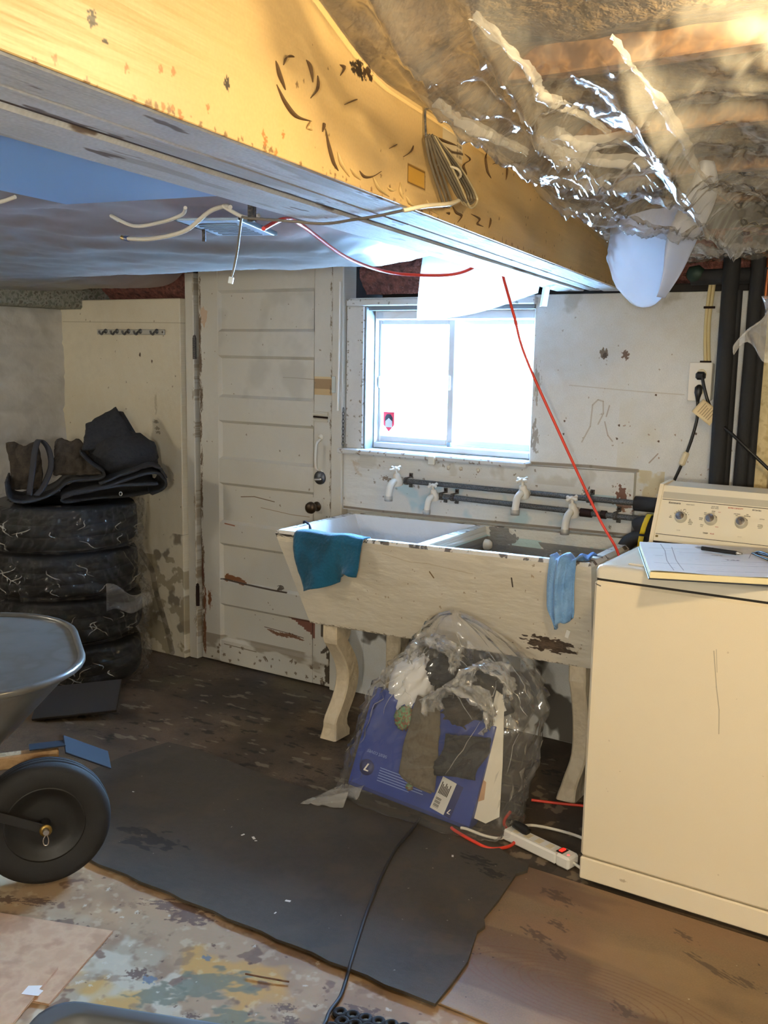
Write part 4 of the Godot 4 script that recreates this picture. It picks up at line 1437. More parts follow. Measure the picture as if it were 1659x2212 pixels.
	# drawing pad lying over the front edge, with a pen
	var nb = thing("sketch_pad", "thick open pad of sketch paper overhanging the washing machine's front edge", "notepad", v3(-0.727, 0.9475, -2.420), deg_to_rad(21.5))
	var Wd = 0.46
	var D = 0.42
	g = Gather.new()
	g.span(-0.003, Wd, 0.0, 0.003, -D - 0.003, 0.003, 0.001)
	part("cover", g, mat("pad_cover", c8(24, 34, 52), 0.5), nb)
	g = Gather.new()
	g.span(0.0, Wd - 0.003, 0.003, 0.019, -D, 0.0, 0.001)
	part("pages", g, mat("pad_pages", c8(236, 224, 180), 0.8), nb)
	p = Paint.new(0, Wd, -D, 0.0, 800, 41)
	p.fill(c8(222, 220, 216), c8(208, 206, 204), 3.0, 0.4, 0.01, 8)
	var pc = c8(110, 106, 106)
	for l in [[0.06, -0.02, 0.055, -0.16, 0.062, -0.30, 0.058, -0.40], [0.085, -0.03, 0.08, -0.17, 0.086, -0.36], [0.02, -0.12, 0.2, -0.13, 0.4, -0.16], [0.1, -0.28, 0.22, -0.30, 0.36, -0.33], [0.28, -0.25, 0.30, -0.33, 0.40, -0.335, 0.41, -0.26], [0.40, -0.05, 0.38, -0.2, 0.41, -0.36], [0.13, -0.05, 0.3, -0.06], [0.02, -0.33, 0.14, -0.345], [0.2, -0.19, 0.34, -0.20], [0.16, -0.385, 0.3, -0.39], [0.03, -0.22, 0.05, -0.225]]:
		var q = []
		for i in range(0, l.size(), 2):
			q.append(Vector2(l[i], -D - l[i + 1]))
		p.stroke(q, 0.0022, pc, 0.6)
	for i in 70:
		var a = Vector2(p.rng.randf_range(0.02, 0.42), p.rng.randf_range(-0.40, -0.02))
		p.stroke([a, a + Vector2(p.rng.randf_range(-0.004, 0.03), p.rng.randf_range(-0.006, 0.006))], 0.0014, pc, 0.4)
	p.blot(0.235, -0.21, 0.016, 0.006, c8(80, 78, 80), 0.7, 0.9)
	p.blot(0.2, -0.155, 0.014, 0.003, c8(90, 88, 90), 0.7, 0.9)
	mat("pad_sheet", Color(1, 1, 1), 0.8, 0, {"tex": p.tex()})
	g = Gather.new(true)
	g.sheet(10, 12, func(u, v):
		return Vector3(lerpf(0.0, Wd - 0.003, v), 0.0195 + 0.004 * smooth(0.7, 1.0, u) * sin(v * 9.0 + 1.0), lerpf(0.0, -D, u)), true)
	# the sheet's picture runs across x and depth
	g = Gather.new(true).uvmap(0, 2, 0.0, -D, Wd, -D)
	g.sheet(10, 12, func(u, v):
		return Vector3(lerpf(0.0, Wd - 0.003, v), 0.0197 + 0.002 * smooth(0.7, 1.0, u) * (1.0 + sin(v * 9.0 + 1.0)), lerpf(-D, 0.0, u)), false, false)
	part("top_sheet", g, "pad_sheet", nb)
	var pn = thing("pen", "black mechanical pen lying across the sketch pad", "pen", v3(-0.690, 0.977, -2.772), deg_to_rad(-7.0))
	g = Gather.new(true)
	g.cyl(v3(0.0, 0, 0), v3(0.098, 0, 0), 0.0058, 14)
	part("barrel", g, "black_plastic", pn)
	g = Gather.new(true)
	g.tube([v3(-0.020, 0, 0), v3(-0.012, 0, 0), v3(0.0, 0, 0)], [0.0008, 0.0032, 0.0050], 12)
	part("tip", g, "chrome", pn)
	g = Gather.new(true)
	g.tube([v3(0.098, 0, 0), v3(0.106, 0, 0), v3(0.107, 0, 0), v3(0.114, 0, 0)], [0.0042, 0.0042, 0.0028, 0.0028], 12)
	part("push_button", g, "steel", pn)
	var gl = thing("spectacles", "dark folded spectacles on the right end of the sketch pad", "glasses", v3(-0.545, 0.976, -2.80), deg_to_rad(-48.0))
	g = Gather.new(true)
	g.tube(bend([v3(0, 0, 0), v3(0.05, 0.003, 0.0), v3(0.10, 0.004, 0.004), v3(0.13, 0.0, 0.008)], 5), 0.0035, 8)
	part("temple", g, "black_plastic", gl)
	g = Gather.new(true)
	g.tube(bend([v3(0.0, 0.0, 0.012), v3(0.04, 0.012, 0.016), v3(0.10, 0.012, 0.018), v3(0.135, 0.0, 0.018), v3(0.10, 0.0, 0.02), v3(0.0, 0.0, 0.016)], 5), 0.0028, 8)
	part("rim", g, "black_plastic", gl)
# ---------------------------------------------------------------- the concrete laundry sink
# s along the front (0 left .. 1 right), t from front to back, y height over the floor at the left end
func sk(s, t, y):
	var h = (y - 0.46) / 0.365
	var left = lerpf(0.13, 0.0, h)
	var x = lerpf(left, 1.27, s)
	var z = -lerpf(lerpf(0.06, 0.0, h), 0.545, t)
	return v3(-2.345, 0, -2.916) + v3(x * 0.9997 + z * 0.02, y + 0.020 * x, z - 0.024 * x)

func sink():
	var t = thing("laundry_sink", "old cream painted two basin concrete laundry sink on curved legs", "laundry sink")
	var p = Paint.new(-2.36, -1.06, 0.44, 0.87, 1300, 43)
	p.fill(c8(206, 198, 182), c8(194, 184, 162), 2.0, 0.5, 0.015, 9)
	p.patches(-2.36, -1.06, 0.80, 0.87, c8(226, 218, 200), 0.0, 6.0, 101, 0.6, 0.2, 3.0)
	p.specks(60, -2.3, -1.06, 0.5, 0.85, 0.001, 0.004, c8(150, 130, 104))
	p.stroke([Vector2(-1.86, 0.79), Vector2(-1.75, 0.772), Vector2(-1.68, 0.775), Vector2(-1.5, 0.76)], 0.003, c8(170, 152, 122), 0.5)
	p.stroke([Vector2(-1.67, 0.745), Vector2(-1.655, 0.725)], 0.005, c8(120, 96, 66))
	p.stroke([Vector2(-1.355, 0.765), Vector2(-1.352, 0.735)], 0.005, c8(64, 54, 46))
	p.blot(-1.225, 0.545, 0.085, 0.026, c8(72, 60, 52), 1.0, 0.6, 0.05, -0.02, 3.0)
	p.blot(-1.225, 0.545, 0.06, 0.016, c8(100, 84, 70), 0.8, 0.9, 0.2, 0.0, 6.0)
	for i in 24:
		p.blot(-2.2 + i * 0.046, 0.462 + 0.02 * i / 24.0, 0.02, 0.005, c8(110, 98, 80), 0.7, 0.9)
	p.blot(-2.345, 0.815, 0.04, 0.012, c8(48, 44, 40), 1.0, 0.6)
	p.blot(-2.28, 0.812, 0.035, 0.008, c8(60, 54, 48), 1.0, 0.8)
	p.blot(-2.30, 0.795, 0.05, 0.008, c8(222, 212, 190), 0.9, 0.9)
	mat("sink_front", Color(1, 1, 1), 0.5, 0, {"tex": p.tex(), "bump": "paint", "depth": 0.35})
	var rp = Paint.new(-2.42, -1.02, -3.53, -2.89, 1100, 44)
	rp.fill(c8(222, 218, 208), c8(196, 188, 172), 4.0, 0.5, 0.03, 9)
	rp.patches(-2.42, -1.02, -3.53, -2.89, c8(92, 84, 76), 0.30, 16.0, 104, 0.9, 0.08, 1.5)
	rp.specks(90, -2.4, -1.05, -2.98, -2.90, 0.003, 0.010, c8(70, 64, 58))
	rp.specks(40, -1.75, -1.68, -3.45, -2.95, 0.002, 0.007, c8(80, 74, 68))
	rp.specks(40, -2.4, -2.33, -3.45, -2.92, 0.002, 0.007, c8(80, 74, 68))
	mat("sink_rim", Color(1, 1, 1), 0.5, 0, {"tex": rp.tex(), "bump": "paint", "depth": 0.2})
	var n = 26
	var yr = 0.825
	# outer walls: front, left, back, right, underside
	var g = Gather.new().uvmap(0, 1, -2.36, 0.87, 1.30, 0.43)
	g.sheet(n, 8, func(u, v): return sk(u, 0.0, lerpf(0.46, yr - 0.012, v)) + v3(0, 0, 0.0025 * nzz(u * 9.0, v * 4.0, 3.0)), false, false)
	g.sheet(8, 8, func(u, v): return sk(0.0, 1.0 - u, lerpf(0.46, yr - 0.012, v)), false, false)
	g.sheet(8, 8, func(u, v): return sk(1.0, u, lerpf(0.46, yr - 0.012, v)), false, false)
	g.sheet(n, 8, func(u, v): return sk(1.0 - u, 1.0, lerpf(0.46, yr - 0.012, v)), false, false)
	g.sheet(n, 4, func(u, v): return sk(u, 1.0 - v, 0.46), true, false)
	part("body", g, "sink_front", t)
	# rim: bars round two openings, with a chamfer outside
	g = Gather.new().uvmap(0, 2, -2.42, -2.89, 1.40, 0.64)
	var a0 = 0.034
	var a1 = 0.485
	var b0 = 0.518
	var b1 = 0.968
	var f0 = 0.062
	var f1 = 0.93
	var e = 0.008
	var et = 0.018
	var patch = func(s0, s1, t0, t1):
		g.sheet(maxi(1, int((s1 - s0) * 30)), 2, func(u, v): return sk(lerpf(s0, s1, u), lerpf(t0, t1, v), yr + 0.0012 * nzz(lerpf(s0, s1, u) * 40.0, lerpf(t0, t1, v) * 20.0, 1.0)), false, false)
	patch.call(e, 1.0 - e, et, f0)
	patch.call(e, 1.0 - e, f1, 1.0 - et)
	patch.call(e, a0, f0, f1)
	patch.call(a1, b0, f0, f1)
	patch.call(b1, 1.0 - e, f0, f1)
	var corner = [[e, et, 0.0, 0.0], [1.0 - e, et, 1.0, 0.0], [1.0 - e, 1.0 - et, 1.0, 1.0], [e, 1.0 - et, 0.0, 1.0]]
	for i in 4:
		var q = corner[i]
		var r = corner[(i + 1) % 4]
		g.quad(sk(q[2], q[3], yr - 0.012), sk(r[2], r[3], yr - 0.012), sk(r[0], r[1], yr), sk(q[0], q[1], yr))
	part("rim", g, "sink_rim", t)
	# basins
	p = Paint.new(-1.72, -1.05, 0.46, 0.88, 900, 47)
	p.fill(c8(208, 204, 192), c8(190, 184, 168), 3.0, 0.5, 0.03, 9)
	p.patches(-1.72, -1.05, 0.46, 0.805, c8(150, 192, 188), 0.12, 5.0, 107, 0.5, 0.05)
	p.patches(-1.72, -1.05, 0.46, 0.80, c8(128, 124, 114), -0.16, 4.0, 108, 1.0, 0.02)
	p.patches(-1.72, -1.05, 0.46, 0.775, c8(132, 128, 118), -0.2, 4.0, 109, 1.0, 0.05)
	p.blot(-1.63, 0.80, 0.06, 0.05, c8(124, 120, 112), 1.0, 0.5, 0.05)
	mat("bare_basin", Color(1, 1, 1), 0.8, 0, {"tex": p.tex(), "bump": "rough", "depth": 0.3})
	mat("basin_white", c8(216, 218, 220), 0.45, 0, {"bump": "paint", "depth": 0.2, "tri": 3.0})
	for k in 2:
		var s0 = a0 if k == 0 else b0
		var s1 = a1 if k == 0 else b1
		g = Gather.new().uvmap(0, 1, -1.72, 0.88, 0.67, 0.42)
		var lo = 0.50
		var inr = func(s, tt, y):
			var h = (y - lo) / (yr - lo)
			return sk(lerpf(lerpf(s0, s1, 0.5), s, lerpf(0.9, 1.0, h)), lerpf(0.5, tt, lerpf(0.88, 1.0, h)), y)
		g.sheet(10, 6, func(u, v): return inr.call(lerpf(s0, s1, u), f1, lerpf(lo, yr, v)), false, false)
		g.sheet(10, 6, func(u, v): return inr.call(lerpf(s1, s0, u), f0, lerpf(lo, yr, v)), false, false)
		g.sheet(10, 6, func(u, v): return inr.call(s0, lerpf(f0, f1, u), lerpf(lo, yr, v)), false, false)
		g.sheet(10, 6, func(u, v): return inr.call(s1, lerpf(f1, f0, u), lerpf(lo, yr, v)), false, false)
		g.sheet(10, 6, func(u, v): return inr.call(lerpf(s0, s1, u), lerpf(f0, f1, v), lo), false, false)
		part("basin", g, "basin_white" if k == 0 else "bare_basin", t)
	g = Gather.new(true)
	g.at(sk(b0 + 0.028, 0.80, 0.765), v3(0, 0, -PI / 2)).lathe([Vector2(0.001, 0.016), Vector2(0.014, 0.013), Vector2(0.020, 0.004), Vector2(0.022, -0.012)], 18)
	part("overflow_cap", g, "white_paint", t)
	# curved bracket legs
	for q in [[0.048, 0.062], [0.925, 0.056]]:
		g = Gather.new(true)
		var rings = []
		var m = 22
		var base = sk(q[0], 0.0, 0.46)
		var top = base.y + 0.012
		for i in m + 1:
			var h = float(i) / m
			var y = lerpf(0.0, top, h)
			var back = (0.085 if q[0] < 0.5 else 0.03) * sin(PI * clampf((h - 0.16) / 0.66, 0.0, 1.0))
			var th = 0.085 - 0.01 * sin(PI * h)
			if h > 0.84:
				th = 0.10
				back = -0.004
			if h < 0.08:
				th = 0.10
				back = -0.012 * (1.0 - h / 0.08)
			var w = q[1] * (0.5 + (0.12 * (1.0 - h / 0.1) if h < 0.1 else 0.0) + (0.04 if h > 0.84 else 0.0))
			var cz = base.z - 0.012 - back
			var cx = base.x + 0.03 + (0.02 * (1.0 - h) if q[0] > 0.5 else 0.0) - (0.035 * smooth(0.35, 0.0, h) if q[0] > 0.5 else 0.0)
			rings.append(PackedVector3Array([v3(cx - w + 0.006, y, cz), v3(cx + w - 0.006, y, cz), v3(cx + w, y, cz - 0.006), v3(cx + w, y, cz - th), v3(cx - w, y, cz - th), v3(cx - w, y, cz - 0.006)]))
		g.soft(false)
		g.loft(rings, true, true)
		part("leg", g, mat("leg_paint", Color(1, 1, 1), 0.55, 0, {"tex": ramp_tex([c8(208, 194, 168), c8(214, 200, 174), c8(202, 187, 160), c8(212, 198, 172)], 0.006, 52), "tri": 3.0, "bump": "paint", "depth": 0.4}), t)
	# drain under the left basin and the rear props
	g = Gather.new(true)
	g.tube(bend([v3(-1.66, 0.47, -3.25), v3(-1.66, 0.36, -3.25), v3(-1.66, 0.30, -3.29), v3(-1.66, 0.28, -3.36), v3(-1.66, 0.30, -3.48)], 6), 0.022, 12)
	part("drain_pipe", g, "dark_iron", t)
	for x in [-2.10, -1.22]:
		g = Gather.new()
		g.span(x, x + 0.07, 0.0, 0.472, -3.43, -3.35, 0.006)
		part("leg", g, "leg_paint", t)

	# cloths over the rim
	g = Gather.new(true)
	g.slab(34, 26, func(u, v):
		# u: 0 behind the rim, over it, then down; v across
		var rim = sk(lerpf(0.085, 0.325, v), 0.0, yr)
		var l = -0.05 + u * lerpf(0.275, 0.20, v)
		if v > 0.62:
			l = minf(l, 0.165 - 0.02 * sin((v - 0.62) * 8.0))
		var y = rim.y + 0.006
		var z = rim.z + 0.004
		if l < 0.0:
			z = rim.z + l
			y = rim.y + 0.006 - 0.05 * smooth(0.035, 0.06, -l)
		else:
			y = rim.y + 0.006 - l
			z = rim.z + 0.010 + 0.010 * smooth(0.0, 0.03, l)
		var d = smooth(0.0, 0.25, l)
		z += d * (0.020 * sin(v * 7.0 + 0.6) + 0.012 * sin(v * 13.0 + l * 20.0)) + 0.004 * nzz(v * 8.0, l * 20.0, 2.0)
		y += 0.003 * sin(v * 11.0)
		var x = rim.x + d * (0.030 * (0.5 - v)) + 0.035 * smooth(0.05, 0.22, l) * (1.0 - v)
		if v > 0.7 and l > 0.10:
			z += 0.03 * smooth(0.10, 0.16, l) * sin((v - 0.7) * 10.0)
			y += 0.018 * smooth(0.10, 0.16, l) * sin((v - 0.7) * 8.0)
		return Vector3(x, y, z), 0.005)
	solo("cleaning_cloth", g, "teal_cloth", "dark teal cleaning cloth draped over the sink's left front corner", "cloth", "cloths hung over the sink's rim")
	g = Gather.new(true)
	g.slab(40, 30, func(u, v):
		var rim = sk(lerpf(0.895, 0.965, v), 0.0, yr)
		var l = -0.06 + u * lerpf(0.30, 0.255, v)
		var a = (v - 0.5) * PI * 2.6
		var y = rim.y + 0.014 - maxf(l, 0.0)
		var z = rim.z
		if l < 0.0:
			z = rim.z + l
			y = rim.y + 0.014 - 0.05 * smooth(0.03, 0.06, -l)
		else:
			z = rim.z + 0.016
		var d = smooth(-0.05, 0.06, l)
		var w = 1.0 - 0.45 * smooth(0.16, 0.24, l) * (1.0 - v)
		var x = lerpf(rim.x, sk(0.93, 0, yr).x, 1.0 - w) - 0.004 * sin(l * 20.0)
		z += d * (0.013 * cos(a) + 0.007 * cos(a * 2.3 + l * 8.0)) + 0.016 * d
		y += 0.010 * cos(a * 1.3) * (1.0 - d * 0.4)
		if l > 0.18:
			x += 0.02 * (l - 0.18) / 0.06 * (0.45 - v)
		return Vector3(x, y, z), 0.006)
	var bc = solo("cleaning_cloth", g, "blue_cloth", "light blue cleaning cloth hung folded over the sink rim beside the washing machine", "cloth", "cloths hung over the sink's rim")
	g = Gather.new()
	g.at(sk(0.945, 0.0, 0.585) + v3(0, 0, 0.045), v3(0, 0, -0.25)).box(Vector3.ZERO, v3(0.013, 0.026, 0.002), 0.0005)
	part("care_tag", g, "white_plastic", bc)
	g = Gather.new(true)
	g.slab(16, 16, func(u, v):
		var q = sk(lerpf(0.955, 0.985, u), lerpf(0.06, 0.2, v), yr)
		return q + v3(0.0, 0.010 + 0.006 * sin(u * 6.0 + v * 4.0), 0.0), 0.006)
	solo("cleaning_cloth", g, mat("slate_cloth", c8(70, 104, 150), 0.95, 0, {"rim": 0.3}), "crumpled darker blue cloth lying on the sink rim right of the light blue one", "cloth", "cloths hung over the sink's rim")
	g = Gather.new(true)
	g.tube(bend([sk(-0.006, 0.36, 0.80), sk(0.004, 0.35, yr + 0.004), sk(0.02, 0.33, yr + 0.008), sk(0.036, 0.31, yr - 0.005), sk(0.044, 0.27, yr - 0.04), sk(0.05, 0.22, yr - 0.07)], 6), 0.0045, 8)
	solo("braided_lanyard", g, mat("blue_braid", c8(32, 70, 110), 0.7, 0, {"tex": ramp_tex([c8(24, 40, 60), c8(60, 130, 170)], 0.08, 61, 1, 128), "tri": 14.0}), "short braided blue lanyard looped over the sink's left rim", "lanyard")

# ---------------------------------------------------------------- taps and pipes behind the sink
func plumbing():
	var p = Paint.new(-2.46, -1.10, 0.82, 1.11, 1300, 53)
	p.fill(c8(208, 208, 204), c8(190, 188, 182), 3.0, 0.5, 0.03, 9)
	p.specks(70, -2.44, -1.12, 0.85, 1.08, 0.001, 0.005, c8(120, 108, 92))
	p.patches(-2.46, -1.10, 1.02, 1.11, c8(176, 170, 156), 0.2, 5.0, 111, 0.5, 0.2)
	p.patches(-2.46, -1.10, 0.84, 1.0, c8(150, 186, 196), 0.32, 4.0, 112, 0.6, 0.2)
	p.patches(-2.40, -2.20, 0.95, 1.05, c8(170, 146, 116), 0.25, 9.0, 113, 0.5, 0.2)
	p.blot(-2.19, 0.985, 0.02, 0.01, c8(116, 98, 80), 0.9, 0.8)
	p.blot(-1.165, 1.010, 0.022, 0.028, c8(110, 76, 60), 1.0, 0.7, 0.08)
	p.blot(-1.16, 0.965, 0.03, 0.016, c8(128, 92, 70), 0.9, 0.8, 0.1)
	p.blot(-1.30, 1.0, 0.012, 0.02, c8(84, 66, 54), 0.8, 0.8)
	p.stroke([Vector2(-2.44, 0.842), Vector2(-2.2, 0.842), Vector2(-1.12, 0.862)], 0.010, c8(104, 90, 74), 0.8)
	p.stroke([Vector2(-1.55, 1.092), Vector2(-1.12, 1.098)], 0.010, c8(120, 106, 88), 0.8)
	for x in [-1.891, -1.835, -1.757]:
		p.blot(x, 1.052, 0.008, 0.008, c8(150, 130, 112), 0.9, 0.5)
	mat("splash_paint", Color(1, 1, 1), 0.55, 0, {"tex": p.tex(), "bump": "paint", "depth": 0.2})
	var g = Gather.new().uvmap(0, 1, -2.46, 1.11, 1.36, 0.29)
	# board is cut to the rim, which climbs a little to the right
	g.prism([Vector2(-2.442, 0.832), Vector2(-1.122, 0.858), Vector2(-1.122, 1.092), Vector2(-1.54, 1.088), Vector2(-2.42, 1.076), Vector2(-2.442, 1.07)], -3.4995, -3.472)
	var b = solo("splash_board", g, "splash_paint", "painted splash board fixed to the wall between window sill and sink", "board")
	for x in [-1.891, -1.835, -1.757]:
		g = Gather.new(true)
		g.at(v3(x, 1.054, -3.472), v3(PI / 2, 0, 0)).lathe([Vector2(0.007, -0.001), Vector2(0.006, 0.004), Vector2(0.001, 0.006)], 12)
		part("screw_head", g, "white_paint", b)
	mat("old_pipe", Color(1, 1, 1), 0.6, 0.3, {"tex": ramp_tex([c8(44, 46, 48), c8(64, 66, 68), c8(120, 118, 112), c8(54, 52, 50)], 0.03, 64), "tri": 10.0, "bump": "fine", "depth": 0.04})
	var z = -3.432
	var t = thing("water_pipe", "upper dark water pipe running along the splash board", "pipe", v3(-2.075, 0.988, z), 0, "supply pipes above the sink")
	g = Gather.new(true)
	g.cyl(v3(-0.02, 0, 0), v3(1.0, 0, 0), 0.0105, 14)
	part("pipe", g, "old_pipe", t)
	g = Gather.new(true)
	g.cyl(v3(0.975, -0.001, 0), v3(1.28, 0.0, 0), 0.027, 16)
	part("foam_sleeve", g, "black_foam", t)
	strap(t, v3(0.012, 0, 0))
	strap(t, v3(0.80, 0, 0))
	t = thing("water_pipe", "lower dark water pipe with a rusty elbow, just above the sink rim", "pipe", v3(-1.905, 0.940, z), 0, "supply pipes above the sink")
	g = Gather.new(true)
	g.cyl(v3(-0.03, 0, 0), v3(0.85, -0.008, 0), 0.0105, 14)
	part("pipe", g, "old_pipe", t)
	strap(t, v3(0.008, 0, 0))
	strap(t, v3(0.060, 0, 0))
	strap(t, v3(0.735, -0.006, 0))
	g = Gather.new(true)
	g.cyl(v3(0.60, -0.006, 0), v3(0.645, -0.006, 0), 0.016, 12)
	g.cyl(v3(0.68, -0.006, 0), v3(0.70, -0.006, 0), 0.0155, 12)
	part("union", g, "rust", t)
	# foam wrapped elbow with yellow tape
	t = thing("insulated_elbow", "black foam wrapped pipe elbow bound with yellow tape beside the washer console", "pipe", v3(-1.075, 0.925, -3.41))
	g = Gather.new(true)
	g.tube(bend([v3(0.24, -0.005, 0.02), v3(0.10, -0.002, 0.02), v3(0.03, -0.005, 0.02), v3(0.0, -0.02, 0.02)], 6), 0.034, 16)
	part("foam_sleeve", g, "black_foam", t)
	g = Gather.new(true)
	g.tube(bend([v3(0.22, -0.12, 0.04), v3(0.12, -0.085, 0.04), v3(0.06, -0.055, 0.035), v3(0.02, -0.05, 0.03)], 6), 0.032, 16)
	part("foam_sleeve", g, "black_foam", t)
	g = Gather.new(true)
	g.tube(bend([v3(0.02, -0.045, 0.035), v3(-0.02, -0.07, 0.05), v3(-0.04, -0.12, 0.06), v3(-0.04, -0.16, 0.05)], 6), 0.026, 14)
	part("hose", g, "black_rubber", t)
	g = Gather.new(true)
	g.slab(20, 4, func(u, v):
		var a = u * TAU * 0.98
		return Vector3(0.035 + 0.018 * (v - 0.5) + 0.012 * sin(a), -0.03 + 0.066 * sin(a), 0.03 + 0.040 * cos(a)), 0.002)
	part("tape_band", g, "yellow_tape", t)
	g = Gather.new()
	g.at(v3(0.115, -0.058, 0.072), v3(0, 0.3, 0.3)).box(Vector3.ZERO, v3(0.026, 0.007, 0.002), 0.0005)
	part("tape_end", g, "yellow_tape", t)
	var spots = [[-2.085, 0.988, "white tap at the left end of the upper pipe", 0.0], [-1.912, 0.940, "small white tap at the left end of the lower pipe", 0.0], [-1.520, 0.988, "white cross handled tap midway along the upper pipe", 0.25], [-1.318, 0.936, "chalky white tap on the lower pipe above the right basin", 0.0]]
	var first = null
	for q in spots:
		var o
		if first == null:
			first = tap()
			o = first
		else:
			o = first.duplicate()
			o.name = numbered("water_tap")
			add_child(o)
		o.position = v3(q[0], q[1], z)
		o.rotation.y = -0.15
		o.scale = Vector3.ONE * (1.0 if q[0] == -1.912 else 1.15)
		tag(o, q[2], "tap", "white taps over the sink")

func strap(t, at):
	var g = Gather.new()
	g.at(at)
	for s in [-1, 1]:
		g.span(-0.008, 0.008, 0.011 * s, 0.030 * s, -0.038, -0.032, 0.001)
	var pts = []
	for i in 9:
		var a = PI * i / 8.0
		pts.append([0.0125 * cos(a), 0.0125 * sin(a)])
	for i in 8:
		var c = v3(0, (pts[i][0] + pts[i + 1][0]) / 2, (pts[i][1] + pts[i + 1][1]) / 2)
		g.box(c, v3(0.015, 0.006, 0.006), 0.001)
	g.box(v3(0, 0.013, -0.016), v3(0.012, 0.004, 0.034), 0.001)
	g.box(v3(0, -0.013, -0.016), v3(0.012, 0.004, 0.034), 0.001)
	var o = part("pipe_strap", g, "dark_iron", t)
	g = Gather.new(true)
	g.at(at + v3(0, 0.022, -0.031), v3(PI / 2, 0, 0)).lathe([Vector2(0.005, -0.002), Vector2(0.004, 0.003), Vector2(0.001, 0.004)], 8)
	part("screw", g, "rust", o)

func tap():
	var t = thing("water_tap", "white tap", "tap")
	mat("tap_paint", c8(218, 214, 204), 0.45, 0, {"bump": "fine", "depth": 0.03, "tri": 10.0})
	var g = Gather.new(true)
	# body out of the pipe, spout curving down, collar at the mouth
	g.tube(bend([v3(0, 0, -0.004), v3(0, 0, 0.02), v3(0, 0.0, 0.045), v3(0, -0.012, 0.062), v3(0, -0.036, 0.070), v3(0, -0.055, 0.073)], 5), 0.012, 14)
	g.at(v3(0, 0, 0.026), v3(0.25, 0, 0)).lathe([Vector2(0.016, -0.016), Vector2(0.019, -0.006), Vector2(0.018, 0.008), Vector2(0.013, 0.016), Vector2(0.012, 0.026), Vector2(0.008, 0.03), Vector2(0.0045, 0.031), Vector2(0.0045, 0.046)], 18)
	part("body", g, "tap_paint", t)
	g = Gather.new(true)
	g.at(v3(0, -0.055, 0.073)).lathe([Vector2(0.014, 0.006), Vector2(0.015, -0.002), Vector2(0.0145, -0.012), Vector2(0.010, -0.012), Vector2(0.009, -0.002)], 18)
	part("spout_collar", g, mat("zinc", c8(176, 172, 164), 0.5, 0.4), t)
	g = Gather.new(true)
	var hb = Basis(v3(1, 0, 0), 0.25)
	var hc = v3(0, 0, 0.026) + hb * v3(0, 0.048, 0)
	for a in [0.3, 0.3 + PI / 2]:
		var d = hb * v3(cos(a), 0, sin(a))
		g.tube([hc - d * 0.024, hc - d * 0.021, hc - d * 0.012, hc, hc + d * 0.012, hc + d * 0.021, hc + d * 0.024], [0.003, 0.0062, 0.0042, 0.0055, 0.0042, 0.0062, 0.003], 10)
	g.at(hc, v3(0.25, 0, 0)).lathe([Vector2(0.007, -0.006), Vector2(0.008, 0.0), Vector2(0.006, 0.006), Vector2(0.001, 0.008)], 14)
	part("cross_handle", g, "tap_paint", t)
	g = Gather.new(true)
	g.cyl(v3(0, 0, 0.004), v3(0, 0, 0.012), 0.0165, 6)
	part("nut", g, "zinc", t)
	return t
